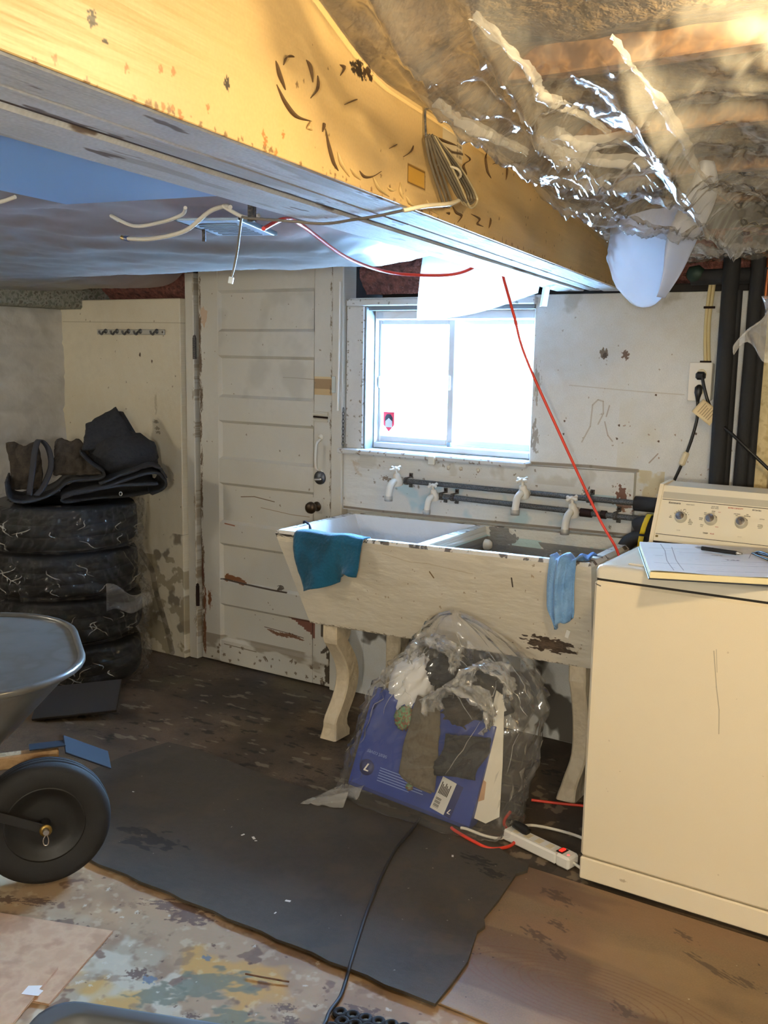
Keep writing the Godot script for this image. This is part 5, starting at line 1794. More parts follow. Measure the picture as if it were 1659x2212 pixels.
# ---------------------------------------------------------------- what lies on the floor
func floor_mats():
	# plywood sheet in front of the washer
	var p = Paint.new(-2.2, 0.9, 1.80, 2.55, 1600, 61)
	p.fill(c8(134, 110, 80), c8(108, 88, 64), 2.0, 0.7, 0.05, 15)
	p.patches(-1.2, 0.9, 1.80, 2.55, c8(142, 104, 76), 0.15, 2.4, 121, 0.4, 0.2, 4.0)
	p.patches(-1.2, 0.9, 1.80, 2.55, c8(92, 66, 46), 0.22, 3.0, 122, 0.4, 0.1, 5.0)
	p.patches(-1.2, 0.9, 1.80, 2.55, c8(168, 138, 98), 0.2, 2.6, 123, 0.4, 0.2, 3.0)
	for k in 9:
		var pts = []
		for i in 30:
			var a = TAU * i / 29.0
			pts.append(Vector2(-0.70 + (0.05 + 0.035 * k) * cos(a) + 0.012 * sin(a * 3.0 + k), 2.06 + (0.012 + 0.013 * k) * sin(a) + 0.05 * (0.05 + 0.035 * k) * cos(a)))
		p.stroke(pts, 0.004, c8(112, 74, 50), 0.35)
	for q in [[-0.905, 2.215, 0.04, 0.015], [-0.83, 2.165, 0.025, 0.016], [-0.49, 2.33, 0.07, 0.012], [-0.58, 2.43, 0.03, 0.01], [-0.93, 2.42, 0.05, 0.02], [-0.615, 2.05, 0.03, 0.014], [-0.88, 2.29, 0.03, 0.012], [-0.40, 2.32, 0.03, 0.01]]:
		p.blot(q[0], q[1], q[2], q[3], c8(70, 54, 40), 0.6, 0.9, 0.3, -0.4)
	p.specks(40, -1.1, 0.4, 1.85, 2.5, 0.001, 0.003, c8(60, 46, 36))
	p.specks(16, -1.1, 0.4, 1.85, 2.5, 0.001, 0.002, c8(220, 210, 190))
	mat("plywood", Color(1, 1, 1), 0.6, 0, {"tex": p.tex(), "bump": "rough", "depth": 0.05})
	var g = Gather.new().uvmap(0, 2, -2.2, -2.55, 3.1, -0.75)
	g.span(-2.0, 0.85, 0.0015, 0.006, -2.525, -1.835, 0.001)
	solo("plywood_sheet", g, "plywood", "stained thin plywood sheet on the floor before the washing machine", "plywood")

	# old rubber mat with a torn right end
	p = Paint.new(-2.66, -0.96, 1.80, 2.65, 1500, 63)
	p.fill(c8(76, 69, 59), c8(60, 55, 48), 2.2, 0.8, 0.06, 17)
	p.patches(-2.66, -0.96, 1.80, 2.65, c8(84, 74, 60), 0.10, 3.0, 131, 0.5, 0.3)
	p.patches(-1.4, -0.96, 1.80, 2.65, c8(86, 74, 58), 0.15, 6.0, 132, 0.4, 0.2)
	p.specks(30, -2.6, -1.0, 1.85, 2.6, 0.001, 0.0025, c8(160, 150, 130))
	for q in [[-1.20, 2.46, 0.05, 0.02], [-1.13, 2.42, 0.04, 0.02], [-2.1, 2.0, 0.1, 0.05]]:
		p.blot(q[0], q[1], q[2], q[3], c8(38, 36, 34), 0.7, 0.8, 0.3)
	mat("mat_rubber", Color(1, 1, 1), 0.75, 0, {"tex": p.tex(), "bump": "rough", "depth": 0.10, "spec": 0.4})
	g = Gather.new().uvmap(0, 2, -2.66, -2.65, 1.70, -0.85)
	var torn = [Vector2(-0.985, 1.817), Vector2(-0.988, 1.90), Vector2(-0.997, 2.003), Vector2(-1.02, 2.08), Vector2(-1.036, 2.13), Vector2(-1.030, 2.165), Vector2(-1.051, 2.20), Vector2(-1.056, 2.30), Vector2(-1.068, 2.40), Vector2(-1.074, 2.452), Vector2(-1.055, 2.49), Vector2(-1.066, 2.525), Vector2(-1.12, 2.535), Vector2(-1.20, 2.572), Vector2(-1.36, 2.590), Vector2(-1.60, 2.572), Vector2(-2.03, 2.560), Vector2(-2.46, 2.60), Vector2(-2.60, 2.585), Vector2(-2.64, 2.40), Vector2(-2.645, 1.85), Vector2(-2.63, 1.818)]
	for i in 28:
		torn.append(Vector2(-2.55 + i * 0.055, 1.815 + 0.004 * sin(i * 2.1)))
	g.at(Vector3.ZERO, v3(-PI / 2, 0, 0)).prism(torn, 0.0065, 0.0145)
	solo("rubber_mat", g, "mat_rubber", "large dark rubber mat with a ragged torn right end on the floor", "mat")

	# ring mat whose corner peeps in at the bottom
	var t = thing("ring_mat", "black rubber ring mat at the lower edge beside the thin black cord", "mat", v3(-1.155, 0.001, -1.675), deg_to_rad(14.0))
	var proto = null
	for i in 11:
		for j in 4:
			var o
			if proto == null:
				g = Gather.new(true)
				var pts = []
				for k in 13:
					var a = TAU * k / 12.0
					pts.append(v3(0.0125 * cos(a), 0.007, 0.0125 * sin(a)))
				g.tube(pts, 0.0058, 8, false)
				o = part("ring", g, "black_rubber", t)
				proto = o
			else:
				o = proto.duplicate()
				o.name = "ring"
				t.add_child(o, true)
			o.position = v3(0.031 * i + (0.0155 if j % 2 else 0.0), 0.0, 0.027 * j)

	# grey tote, its far corner only
	t = thing("storage_tote", "dark grey plastic storage tote at the lower left edge", "tote", v3(-1.335, 0, -1.03), 0.367)
	mat("tote_grey", c8(70, 73, 76), 0.5)
	g = Gather.new(true)
	var rings = []
	for q in [[0.06, 0.0], [0.03, 0.33], [0.03, 0.335], [0.0, 0.338], [-0.004, 0.350], [0.0, 0.359], [0.008, 0.362], [0.028, 0.362], [0.036, 0.358], [0.040, 0.33], [0.07, 0.02]]:
		rings.append(round_rect(q[0], 0.60 - q[0], q[0], 0.42 - q[0], 0.06, q[1]))
	g.loft(rings, true, false)
	part("tub", g, "tote_grey", t)
	g = Gather.new()
	g.span(0.07, 0.53, 0.012, 0.02, 0.07, 0.35, 0.002)
	part("base", g, "tote_grey", t)

	# flattened cartons by the tote
	var cards = [[v3(-2.03, 0.001, -1.33), 0.28, 0.20, 0.12, 0.34, "flat brown cardboard sheet at the left edge, farther from the tote"], [v3(-1.98, 0.007, -1.14), 0.26, 0.20, 0.10, 0.40, "flat brown cardboard sheet beside the tote with a white scrap on it"]]
	for c in cards:
		g = Gather.new()
		g.at(c[0], v3(0, c[4], 0.0))
		for s in [[0.0, 0.0015], [0.004, 0.0055]]:
			g.span(-c[1] / 2, c[1], s[0], s[1], -c[2], c[2] * 0.5, 0.0003)
		for k in 30:
			var x = -c[1] / 2 + 0.008 + k * (c[1] * 1.5 - 0.016) / 29.0
			g.span(x, x + 0.0012, 0.0015, 0.004, -c[2] + 0.001, c[2] * 0.5 - 0.001, 0.0)
		solo("cardboard_sheet", g, "card", c[5], "cardboard", "flattened cartons at the lower left")
	g = Gather.new()
	g.prism([Vector2(-0.022, -0.016), Vector2(0.02, -0.02), Vector2(0.024, 0.0), Vector2(0.012, 0.004), Vector2(0.014, 0.018), Vector2(-0.018, 0.014)], 0.0, 0.0006)
	var sc = solo("paper_scrap", g, "white_plastic", "torn white paper scrap on the cardboard near the tote", "paper")
	sc.transform = Transform3D(Basis(v3(0, 1, 0), 0.5) * Basis(v3(1, 0, 0), -PI / 2), v3(-1.795, 0.0130, -1.335))

	# tiny chips on the mat, a twig
	var chips = [[-2.386, -2.205, "pale paint chip alone on the mat beside the wheelbarrow wheel"], [-1.881, -2.184, "pale paint chip on mid mat, leftmost of three close together"], [-1.840, -2.187, "pale paint chip on mid mat, between two others"], [-1.823, -2.177, "pale paint chip on mid mat, rightmost of three close together"], [-1.276, -2.438, "pale paint chip on the mat just before the orange red cord"], [-1.534, -1.967, "pale paint chip near the mat's front edge, farther of two"], [-1.526, -1.902, "pale paint chip near the mat's front edge, nearer of two"]]
	for i in chips.size():
		g = Gather.new()
		var s = 0.004 + 0.002 * (i % 3)
		g.at(v3(chips[i][0], 0.0150, chips[i][1]), v3(0, i * 1.3, 0.05)).box(Vector3.ZERO, v3(s * 2.0, 0.001, s), 0.0003)
		solo("paint_chip", g, "white_paint", chips[i][2], "paint chip", "pale paint chips on the rubber mat")
	g = Gather.new(true)
	g.tube(bend([v3(-1.431, 0.005, -1.668), v3(-1.38, 0.006, -1.682), v3(-1.324, 0.005, -1.703)], 5), 0.0022, 6)
	solo("twig", g, "joist_wood", "thin dark twig on the ochre stained floor before the mat", "twig")

	# power strip with its plug and cords
	t = thing("power_strip", "white power strip with a lit red switch beside the washing machine", "power strip", v3(-1.075, 0.001, -2.630), -0.26)
	g = Gather.new()
	g.span(-0.13, 0.075, 0.0, 0.036, -0.025, 0.025, 0.005)
	part("case", g, "white_plastic", t)
	g = Gather.new()
	g.span(0.0745, 0.125, -0.0005, 0.040, -0.027, 0.027, 0.007)
	part("switch_end", g, "white_plastic", t)
	g = Gather.new()
	g.span(0.070, 0.094, 0.039, 0.0415, -0.017, 0.017, 0.001)
	var hs = part("switch_well", g, "black_plastic", t)
	g = Gather.new()
	g.at(v3(0.082, 0.0425, 0.0), v3(0, 0, 0.2)).box(Vector3.ZERO, v3(0.014, 0.006, 0.022), 0.002)
	part("lit_rocker_lamp", g, mat("red_glow", c8(230, 40, 30), 0.4, 0, {"emit": c8(255, 50, 36), "energy": 0.9}), hs)
	g = Gather.new(true)
	g.at(v3(0.110, 0.0395, 0.008)).lathe([Vector2(0.005, 0.0), Vector2(0.004, 0.002), Vector2(0.001, 0.003)], 10)
	part("pilot_lamp", g, mat("pilot_glow", c8(250, 120, 120), 0.4, 0, {"emit": c8(255, 100, 100), "energy": 0.9}), t)
	for i in 4:
		g = Gather.new()
		var x = -0.10 + i * 0.042
		g.span(x, x + 0.022, 0.0358, 0.0368, -0.014, 0.014, 0.0004)
		part("socket", g, "cream_plastic", t)
	g = Gather.new(true)
	g.tube([v3(0.125, 0.018, 0.0), v3(0.15, 0.016, 0.004), v3(0.20, 0.010, 0.01)], 0.0045, 8)
	part("lead", g, "white_cord", t)
	t = thing("black_plug", "black plug lying over the power strip's far end", "plug", v3(-1.150, 0.052, -2.655), -0.25)
	g = Gather.new(true)
	g.tube([v3(-0.055, -0.002, 0.0), v3(-0.035, 0, 0), v3(-0.030, 0, 0), v3(-0.012, 0, 0), v3(0.012, -0.004, 0), v3(0.026, -0.006, 0)], [0.004, 0.0045, 0.012, 0.014, 0.015, 0.012], 12)
	part("body", g, "black_plastic", t)

func round_rect(x0, x1, z0, z1, r, y, n = 6):
	# counter-clockwise seen from above
	var ring = PackedVector3Array()
	var cs = [[x0 + r, z1 - r, PI, 1.5 * PI], [x1 - r, z1 - r, 1.5 * PI, TAU], [x1 - r, z0 + r, 0.0, PI / 2], [x0 + r, z0 + r, PI / 2, PI]]
	for c in cs:
		for i in n + 1:
			var a = lerpf(c[2], c[3], float(i) / n)
			ring.append(v3(c[0] + r * cos(a), y, c[1] - r * sin(a)))
	return ring

# ---------------------------------------------------------------- clear bag of odds and ends
func trash_bag():
	# flat blue carton, standing on its edge and leaning back
	var p0 = v3(-1.765, 0.060, -2.590)
	var ex = (v3(-1.315, 0.004, -2.625) - p0).normalized()
	var up = v3(0.10, 0.955, -0.33)
	up = (up - ex * up.dot(ex)).normalized()
	var ez = ex.cross(up)
	var bx = Transform3D(Basis(ex, up, ez), p0)
	var t = thing("blue_carton", "flat blue carton leaning inside the clear bag", "carton", p0)
	t.transform = bx
	var p = Paint.new(0, 0.45, 0, 0.34, 700, 71)
	p.fill(c8(34, 60, 142), c8(30, 52, 128), 3.0, 0.4, 0.02, 19)
	p.rect(0.0, 0.45, 0.0, 0.012, c8(26, 44, 110))
	mat("carton_blue", Color(1, 1, 1), 0.45, 0, {"tex": p.tex()})
	var g = Gather.new().uvmap(0, 1, 0, 0.34, 0.45, 0.34)
	g.span(0, 0.45, 0, 0.34, -0.075, 0.0, 0.002)
	part("box", g, "carton_blue", t)
	g = Gather.new(true)
	g.at(v3(0.052, 0.075, 0.0), v3(PI / 2, 0, 0)).lathe([Vector2(0.027, 0.0), Vector2(0.027, 0.0006), Vector2(0.001, 0.0007)], 28)
	var disc = part("print_disc", g, mat("carton_dark", c8(24, 36, 96), 0.5), t)
	var m = part("print", lettering("7", 0.036, "Droid Sans", true), "white_plastic", t)
	m.transform = Transform3D(Basis(v3(0, 0, 1), PI), v3(0.052, 0.076, 0.0012))
	m = part("print", lettering("seat cover", 0.017, "Droid Sans", false), mat("pale_blue_ink", c8(130, 150, 206), 0.5), t)
	m.transform = Transform3D(Basis(v3(0, 0, 1), PI), v3(0.075, 0.128, 0.0008))
	for i in 6:
		g = Gather.new()
		var w = [0.16, 0.17, 0.155, 0.165, 0.17, 0.12][i]
		g.span(0.10, 0.10 + w, 0.088 - i * 0.0085, 0.0905 - i * 0.0085, 0.0, 0.0006, 0.0)
		part("print_line", g, "pale_blue_ink", t)
	# torn label with bars
	g = Gather.new()
	g.at(v3(0.345, 0.075, 0.001), v3(0, 0, -0.15))
	g.span(-0.032, 0.02, -0.055, 0.055, 0.0, 0.0008, 0.0003)
	var lb = part("label", g, mat("label_white", c8(214, 214, 210), 0.6), t)
	g = Gather.new()
	g.at(v3(0.345, 0.075, 0.001), v3(0, 0, -0.15))
	g.span(0.020, 0.045, -0.055, 0.055, 0.0, 0.0008, 0.0003)
	part("label_edge", g, "carton_dark", lb)
	for i in 9:
		g = Gather.new()
		g.at(v3(0.345, 0.075, 0.002), v3(0, 0, -0.15))
		g.span(-0.026, -0.006, -0.046 + i * 0.0038, -0.046 + i * 0.0038 + (0.0022 if i % 3 else 0.001), 0.0, 0.0004, 0.0)
		part("bar", g, "ink", lb)
	for i in 7:
		g = Gather.new()
		g.at(v3(0.345, 0.075, 0.002), v3(0, 0, -0.15))
		g.span(-0.026 + 0.005 * i, -0.0225 + 0.005 * i, 0.0, 0.040 - 0.006 * (i % 3), 0.0, 0.0004, 0.0)
		part("print_line", g, "ink", lb)
	m = part("print", lettering("7", 0.022, "Droid Sans", true), "white_plastic", lb)
	m.transform = Transform3D(Basis(v3(0, 0, 1), PI - 0.15), v3(0.372, 0.035, 0.003))
	# torn white board behind its right end
	g = Gather.new()
	var wb = Transform3D(Basis(v3(0.93, 0.12, -0.35).normalized(), v3(0.20, 0.93, -0.30).normalized(), v3(0.30, 0.28, 0.91).normalized()).orthonormalized(), v3(-1.275, 0.02, -2.68))
	g.prism([Vector2(-0.075, 0.03), Vector2(-0.01, 0.0), Vector2(0.035, 0.02), Vector2(0.055, 0.18), Vector2(0.075, 0.40), Vector2(0.05, 0.42), Vector2(0.025, 0.34), Vector2(0.0, 0.30), Vector2(-0.012, 0.22), Vector2(-0.035, 0.16), Vector2(-0.05, 0.10)], -0.006, 0.006)
	var o = solo("white_board", g, mat("board_white", c8(226, 220, 204), 0.7), "torn white board standing at the right inside the clear bag", "board")
	o.transform = wb
	g = Gather.new()
	g.prism([Vector2(-0.062, 0.06), Vector2(-0.01, 0.075), Vector2(0.0, 0.13), Vector2(-0.03, 0.155), Vector2(-0.05, 0.10)], 0.006, 0.009)
	part("brown_patch", g, "card", o)
	# pouches, cloths, crumpled wrappers
	var fbx = func(a, b, c): return bx * v3(a, b, c)
	g = Gather.new(true)
	g.slab(26, 20, func(u, v):
		var w = lerpf(0.055, 0.066, smooth(0.2, 0.9, u)) * (1.0 - 0.3 * pow(1.0 - u, 4.0))
		var a = lerpf(-1.0, 1.0, v)
		var q = v3(0.215 + w * a + 0.035 * u, lerpf(0.36, 0.085, u) - 0.010 * a * u + 0.006 * absf(a) * u, 0.030 + 0.022 * (1.0 - a * a) + 0.006 * sin(u * 14.0 + a) * (1.0 - 0.5 * absf(a)) + 0.006 * nzz(u * 7.0, a * 4.0, 2.0))
		return bx * q, 0.010)
	o = solo("fabric_pouch", g, mat("olive_cloth", Color(1, 1, 1), 0.95, 0, {"tex": ramp_tex([c8(84, 76, 62), c8(104, 94, 78), c8(92, 84, 70)], 0.02, 74), "tri": 4.0, "bump": "fine", "depth": 0.1}), "grey brown padded cloth mitt in front of the blue carton in the clear bag", "cloth")
	g = Gather.new(true)
	g.tube(bend([bx * v3(0.188, 0.103, 0.040), bx * v3(0.215, 0.092, 0.052), bx * v3(0.26, 0.084, 0.058), bx * v3(0.312, 0.078, 0.042)], 6), 0.0035, 8)
	part("piping", g, "olive_cloth", o)
	g = Gather.new(true)
	g.slab(14, 14, func(u, v):
		return bx * v3(lerpf(0.305, 0.445, v) + 0.01 * sin(u * 6.0), lerpf(0.27 + 0.03 * v, 0.135 + 0.03 * v, u), 0.030 + 0.014 * sin(v * 5.0 + u * 3.0) + 0.012 * nzz(u * 4.0, v * 4.0, 5.0)), 0.014)
	solo("black_cloth", g, "canvas", "black folded cloth right of the grey mitt in the clear bag", "cloth")
	lump("black_cloth", "dark crumpled cloth at the top of the clear bag", "cloth", bx * v3(0.215, 0.455, -0.02), v3(0.055, 0.05, 0.035), "canvas", 4, bx.basis)
	lump("black_cloth", "dark rag in the middle of the clear bag behind the mitt's thumb", "cloth", bx * v3(0.315, 0.345, -0.02), v3(0.07, 0.055, 0.035), "brown_canvas", 5, bx.basis)
	lump("white_bundle", "white crumpled plastic bundle at the upper left inside the clear bag", "bundle", bx * v3(0.115, 0.385, -0.03), v3(0.075, 0.10, 0.05), mat("bundle_white", c8(226, 226, 226), 0.6), 6, bx.basis)
	lump("green_wrapper", "crumpled green and red wrapper left of the mitt in the bag", "wrapper", bx * v3(0.145, 0.275, 0.022), v3(0.034, 0.038, 0.014), mat("wrapper_green", Color(1, 1, 1), 0.5, 0, {"tex": ramp_tex([c8(60, 120, 80), c8(110, 170, 120), c8(150, 50, 40), c8(70, 130, 90)], 0.02, 77), "tri": 5.0}), 7, bx.basis)
	lump("green_wrapper", "small green wrapper below the mitt in the bag", "wrapper", bx * v3(0.222, 0.066, 0.012), v3(0.013, 0.012, 0.007), "wrapper_green", 8, bx.basis)
	g = Gather.new()
	var kb = Transform3D(bx.basis * Basis(v3(0, 0, 1), 0.65), bx * v3(0.445, 0.40, -0.02))
	g.box(Vector3.ZERO, v3(0.075, 0.055, 0.02), 0.004)
	o = solo("small_box", g, "black_plastic", "small black and white box at the right shoulder of the clear bag", "box")
	o.transform = kb
	g = Gather.new()
	g.box(v3(-0.006, 0.0, 0.0105), v3(0.045, 0.030, 0.002), 0.0005)
	part("label", g, "label_white", o)
	# the bag: wrinkled film round all of it
	g = Gather.new(true)
	var lv = [[0.003, -1.50, -2.665, 0.310, 0.115], [0.03, -1.495, -2.665, 0.325, 0.125], [0.12, -1.485, -2.675, 0.318, 0.135], [0.25, -1.46, -2.700, 0.312, 0.138], [0.38, -1.43, -2.730, 0.295, 0.138], [0.47, -1.415, -2.750, 0.262, 0.128], [0.53, -1.415, -2.765, 0.205, 0.112], [0.58, -1.44, -2.785, 0.150, 0.09], [0.615, -1.465, -2.80, 0.105, 0.065], [0.64, -1.485, -2.81, 0.06, 0.04], [0.65, -1.49, -2.815, 0.02, 0.015]]
	var m_n = 60
	var k_n = 96
	var rings = []
	for i in m_n + 1:
		var f = float(i) / m_n * (lv.size() - 1)
		var a = lv[mini(int(f), lv.size() - 2)]
		var b = lv[mini(int(f) + 1, lv.size() - 1)]
		var tt = f - mini(int(f), lv.size() - 2)
		var ring = PackedVector3Array()
		for j in k_n:
			var an = TAU * j / k_n
			var ca = cos(an)
			var sa = sin(an)
			var y = lerpf(a[0], b[0], tt)
			# squarish in plan, crumpled more towards the top
			var pw = 0.72
			var ex2 = signf(ca) * pow(absf(ca), pw)
			var ez2 = signf(sa) * pow(absf(sa), pw)
			var w = 1.0 + (0.16 + 0.30 * smooth(0.30, 0.55, y)) * (absf(nzz(ca * 2.6 + y * 3.0, y * 5.0, sa * 2.6)) - 0.20) + 0.10 * (absf(nzz(ca * 6.0 - y * 6.0, y * 12.0, sa * 6.0)) - 0.15)
			var yy = y + 0.02 * nzz(ca * 3.0, y * 3.0, sa * 3.0 + 7.0) * smooth(0.05, 0.3, y)
			if y < 0.06:
				w += 0.0
			ring.append(v3(lerpf(a[1], b[1], tt) + lerpf(a[3], b[3], tt) * ex2 * w, maxf(0.0155, yy), lerpf(a[2], b[2], tt) - lerpf(a[4], b[4], tt) * ez2 * w))
		rings.append(ring)
	g.loft(rings, true, false)
	var bag = solo("clear_bag", g, "bag_film", "clear plastic bag full of packaging leaning on the laundry sink", "plastic bag")
	var cr = RandomNumberGenerator.new()
	cr.seed = 77
	for c in 22:
		var j0 = cr.randi_range(54, 90)
		var i0 = cr.randi_range(16, 46)
		var n = cr.randi_range(4, 11)
		var sl = cr.randf_range(-0.9, 0.9)
		var cp = []
		var rad = []
		for i in mini(n, m_n - i0):
			var fj = j0 + sl * i
			cp.append(rings[i0 + i][posmod(int(floor(fj)), k_n)].lerp(rings[i0 + i][posmod(int(floor(fj)) + 1, k_n)], fj - floor(fj)) + v3(-0.001, 0, 0.003))
			rad.append(0.0004 + 0.0015 * sin(PI * (i + 0.3) / n) * cr.randf_range(0.5, 1.0))
		g = Gather.new(true)
		g.tube(cp, rad, 6)
		part("film_crease", g, "crease_film", bag)
	g = Gather.new(true)
	g.slab(16, 12, func(u, v):
		var x = lerpf(-1.72, -1.86, u)
		var z = lerpf(-2.50, -2.64, v) + 0.05 * u * (1.0 - v)
		return Vector3(x + 0.03 * v, 0.018 + 0.05 * (1.0 - u) * absf(sin(v * 7.0)) + 0.012 * absf(nzz(u * 5.0, v * 6.0, 4.0)), z), 0.001)
	part("loose_skirt", g, "hazy_film", bag)
	# crumpled gathered film at the neck
	for k in 3:
		g = Gather.new(true)
		var c = [v3(-1.36, 0.44, -2.62), v3(-1.29, 0.53, -2.66), v3(-1.50, 0.57, -2.70)][k]
		g.slab(22, 22, func(u, v):
			var a = u * PI * 1.15 - 0.3
			var r = [0.115, 0.09, 0.085][k]
			var q = c + v3(r * cos(a) * (1.0 - 0.2 * v), r * 0.75 * sin(a) - 0.05, 0.02 * sin(v * 6.0) - 0.07 * (v - 0.5))
			return q + v3(nzz(u * 6.0, v * 6.0, k + 1.0), nzz(u * 6.0, v * 6.0, k + 5.0), nzz(u * 6.0, v * 6.0, k + 9.0)) * 0.03, 0.001)
		part("gathered_fold", g, "hazy_film", bag)

func lump(called, label, category, c, r, m, sd, basis = Basis()):
	var g = Gather.new(true)
	var rings = []
	for i in 21:
		var b = lerpf(-PI / 2, PI / 2, i / 20.0)
		var ring = PackedVector3Array()
		for j in 32:
			var a = TAU * j / 32
			var d = v3(cos(b) * cos(a), sin(b), -cos(b) * sin(a))
			var w = 1.0 + 0.55 * (absf(nzz(d.x * 1.6 + sd, d.y * 1.6, d.z * 1.6)) - 0.2) + 0.12 * nzz(d.x * 5.0, d.y * 5.0 + sd, d.z * 5.0)
			ring.append(basis * (d * r * w))
		rings.append(ring)
	g.loft(rings, true, true)
	var o = solo(called, g, m, label, category)
	o.position = c
	return o

# ---------------------------------------------------------------- bagged tyres in the corner
func tire_stack():
	var C = v3(-3.62, 0, -2.97)
	mat("tire_rubber", c8(14, 14, 15), 0.7, 0, {"spec": 0.3})
	mat("wrap_film", Color(0.92, 0.92, 0.94), 0.10, 0, {"alpha": 0.015, "spec": 0.34})
	var which = ["lowest tyre of the bagged stack, resting on the floor", "second tyre from the bottom of the bagged stack", "third tyre from the bottom of the bagged stack", "topmost tyre of the bagged stack, under the canvas"]
	for k in 4:
		var off = [v3(0.03, 0, 0.03), v3(0.01, 0, 0.0), v3(0.0, 0, 0.01), v3(-0.01, 0, 0.0)][k]
		var t = thing("wrapped_tire", which[k] + ", in clear film", "tyre", C + off + v3(0, 0.005 + k * 0.206, 0), k * 0.9, "plastic wrapped tyres in the corner")
		var g = Gather.new(true)
		g.lathe([Vector2(0.215, 0.02), Vector2(0.225, 0.008), Vector2(0.255, 0.003), Vector2(0.295, 0.008), Vector2(0.320, 0.022), Vector2(0.328, 0.040), Vector2(0.331, 0.072), Vector2(0.329, 0.0735), Vector2(0.329, 0.0755), Vector2(0.332, 0.077), Vector2(0.332, 0.125), Vector2(0.329, 0.1265), Vector2(0.329, 0.1285), Vector2(0.331, 0.130), Vector2(0.328, 0.164), Vector2(0.318, 0.182), Vector2(0.295, 0.194), Vector2(0.255, 0.199), Vector2(0.225, 0.194), Vector2(0.215, 0.182)], 72)
		part("tread", g, "tire_rubber", t)
		g = Gather.new(true)
		g.lathe([Vector2(0.215, 0.182), Vector2(0.222, 0.150), Vector2(0.30, 0.12), Vector2(0.30, 0.08), Vector2(0.222, 0.05), Vector2(0.215, 0.02)], 48)
		part("inner_wall", g, "tire_rubber", t)
		g = Gather.new(true)
		var rings = []
		for i in 41:
			var f = i / 40.0
			var b = lerpf(-1.0, 1.0, f)
			var ring = PackedVector3Array()
			for j in 240:
				var a = TAU * j / 240
				var r = 0.338 + 0.010 * (1.0 - b * b)
				if absf(b) > 0.86:
					r -= (absf(b) - 0.86) / 0.14 * 0.11
				var y = 0.102 + 0.099 * signf(b) * minf(1.0, absf(b) * 1.12)
				var ca = cos(a)
				var sa = sin(a)
				var sd = k * 7.3
				var w = absf(nzz(ca * 3.2 + sd + y * 5.0, y * 4.0, sa * 3.2)) * 0.055 + absf(nzz(ca * 9.0 + y * 12.0, y * 5.0 - sa * 3.0, sa * 9.0 + sd)) * 0.030 + absf(nzz(ca * 22.0 - y * 20.0, y * 14.0, sa * 22.0 + sd)) * 0.008 - 0.010
				if absf(b) > 0.86:
					w *= 0.5
				# loose bunch towards the room's right side
				w += 0.05 * pow(maxf(0.0, cos(a - 0.15 - 0.3 * k)), 18.0) * (1.0 - b * b)
				ring.append(v3((r + w) * ca, y, -(r + w) * sa))
			rings.append(ring)
		g.loft(rings, true, false)
		part("plastic_wrap", g, "wrap_film", t)
		var cr = RandomNumberGenerator.new()
		cr.seed = 40 + k
		for c in 13:
			var a0 = -0.683 - k * 0.9 + cr.randf_range(-1.0, 1.0)
			var j0 = int(round(a0 / TAU * 240.0))
			var i0 = cr.randi_range(5, 22)
			var n = cr.randi_range(5, 13)
			var sl = cr.randf_range(-1.6, 1.6)
			var cp = []
			for i in n:
				var fj = j0 + sl * i + 1.2 * sin(i * 0.8 + c)
				var q = rings[i0 + i][posmod(int(floor(fj)), 240)].lerp(rings[i0 + i][posmod(int(floor(fj)) + 1, 240)], fj - floor(fj))
				cp.append(q * v3(1.010, 1.0, 1.010))
			g = Gather.new(true)
			var rad = []
			for i in n:
				rad.append(0.0005 + 0.0024 * sin(PI * (i + 0.3) / n) * cr.randf_range(0.5, 1.0))
			g.tube(cp, rad, 6)
			part("wrap_crease", g, "crease_film", t)
	# a sealed flap of the film with its perforated edge
	# canvas heaped on top, seen in the frame that faces the room
	var top = C + v3(0, 0.836, 0)
	var turn = 0.888
	var t2 = thing("canvas_bag", "black folded canvas bag heaped on the tyres, its corner standing up", "canvas bag", top, turn)
	var g2 = Gather.new(true)
	var rings2 = []
	for i in 19:
		var b = lerpf(-PI / 2, PI / 2, i / 18.0)
		var ring = PackedVector3Array()
		for j in 36:
			var a = TAU * j / 36
			var d = v3(cos(b) * cos(a), sin(b), -cos(b) * sin(a))
			var w = 1.0 + 0.32 * (absf(nzz(d.x * 1.5 + 3.0, d.y * 2.0, d.z * 1.5)) - 0.15) + 0.06 * nzz(d.x * 5.0, d.y * 5.0, d.z * 5.0)
			ring.append(v3(0.262, 0.185, -0.03) + d * v3(0.165, 0.105, 0.15) * w)
		rings2.append(ring)
	g2.loft(rings2, true, true)
	part("body", g2, "canvas", t2)
	g2 = Gather.new(true)
	g2.slab(14, 14, func(u, v):
		# a stiff corner: bottom edge, then up to a blunt peak
		var bl = v3(0.085, 0.215, 0.06)
		var br = v3(0.335, 0.215, 0.02)
		var tl = v3(0.110, 0.325, -0.01)
		var tr = v3(0.245, 0.400, -0.05)
		var lo = bl.lerp(br, v)
		var hi = tl.lerp(tr, v)
		var q = lo.lerp(hi, u)
		return q + v3(0, 0.0, 0.03 * sin(u * 3.0) + 0.015 * nzz(u * 3.0, v * 3.0, 6.0)), 0.016)
	part("flap", g2, "canvas", t2)
	g2 = Gather.new(true)
	g2.slab(10, 10, func(u, v):
		var lo = v3(0.245, 0.22, -0.06).lerp(v3(0.37, 0.21, -0.09), v)
		var hi = v3(0.250, 0.385, -0.075).lerp(v3(0.275, 0.375, -0.09), v)
		return lo.lerp(hi, u) + v3(0, 0, 0.01 * sin(v * 4.0)), 0.012)
	part("flap", g2, "canvas", t2)
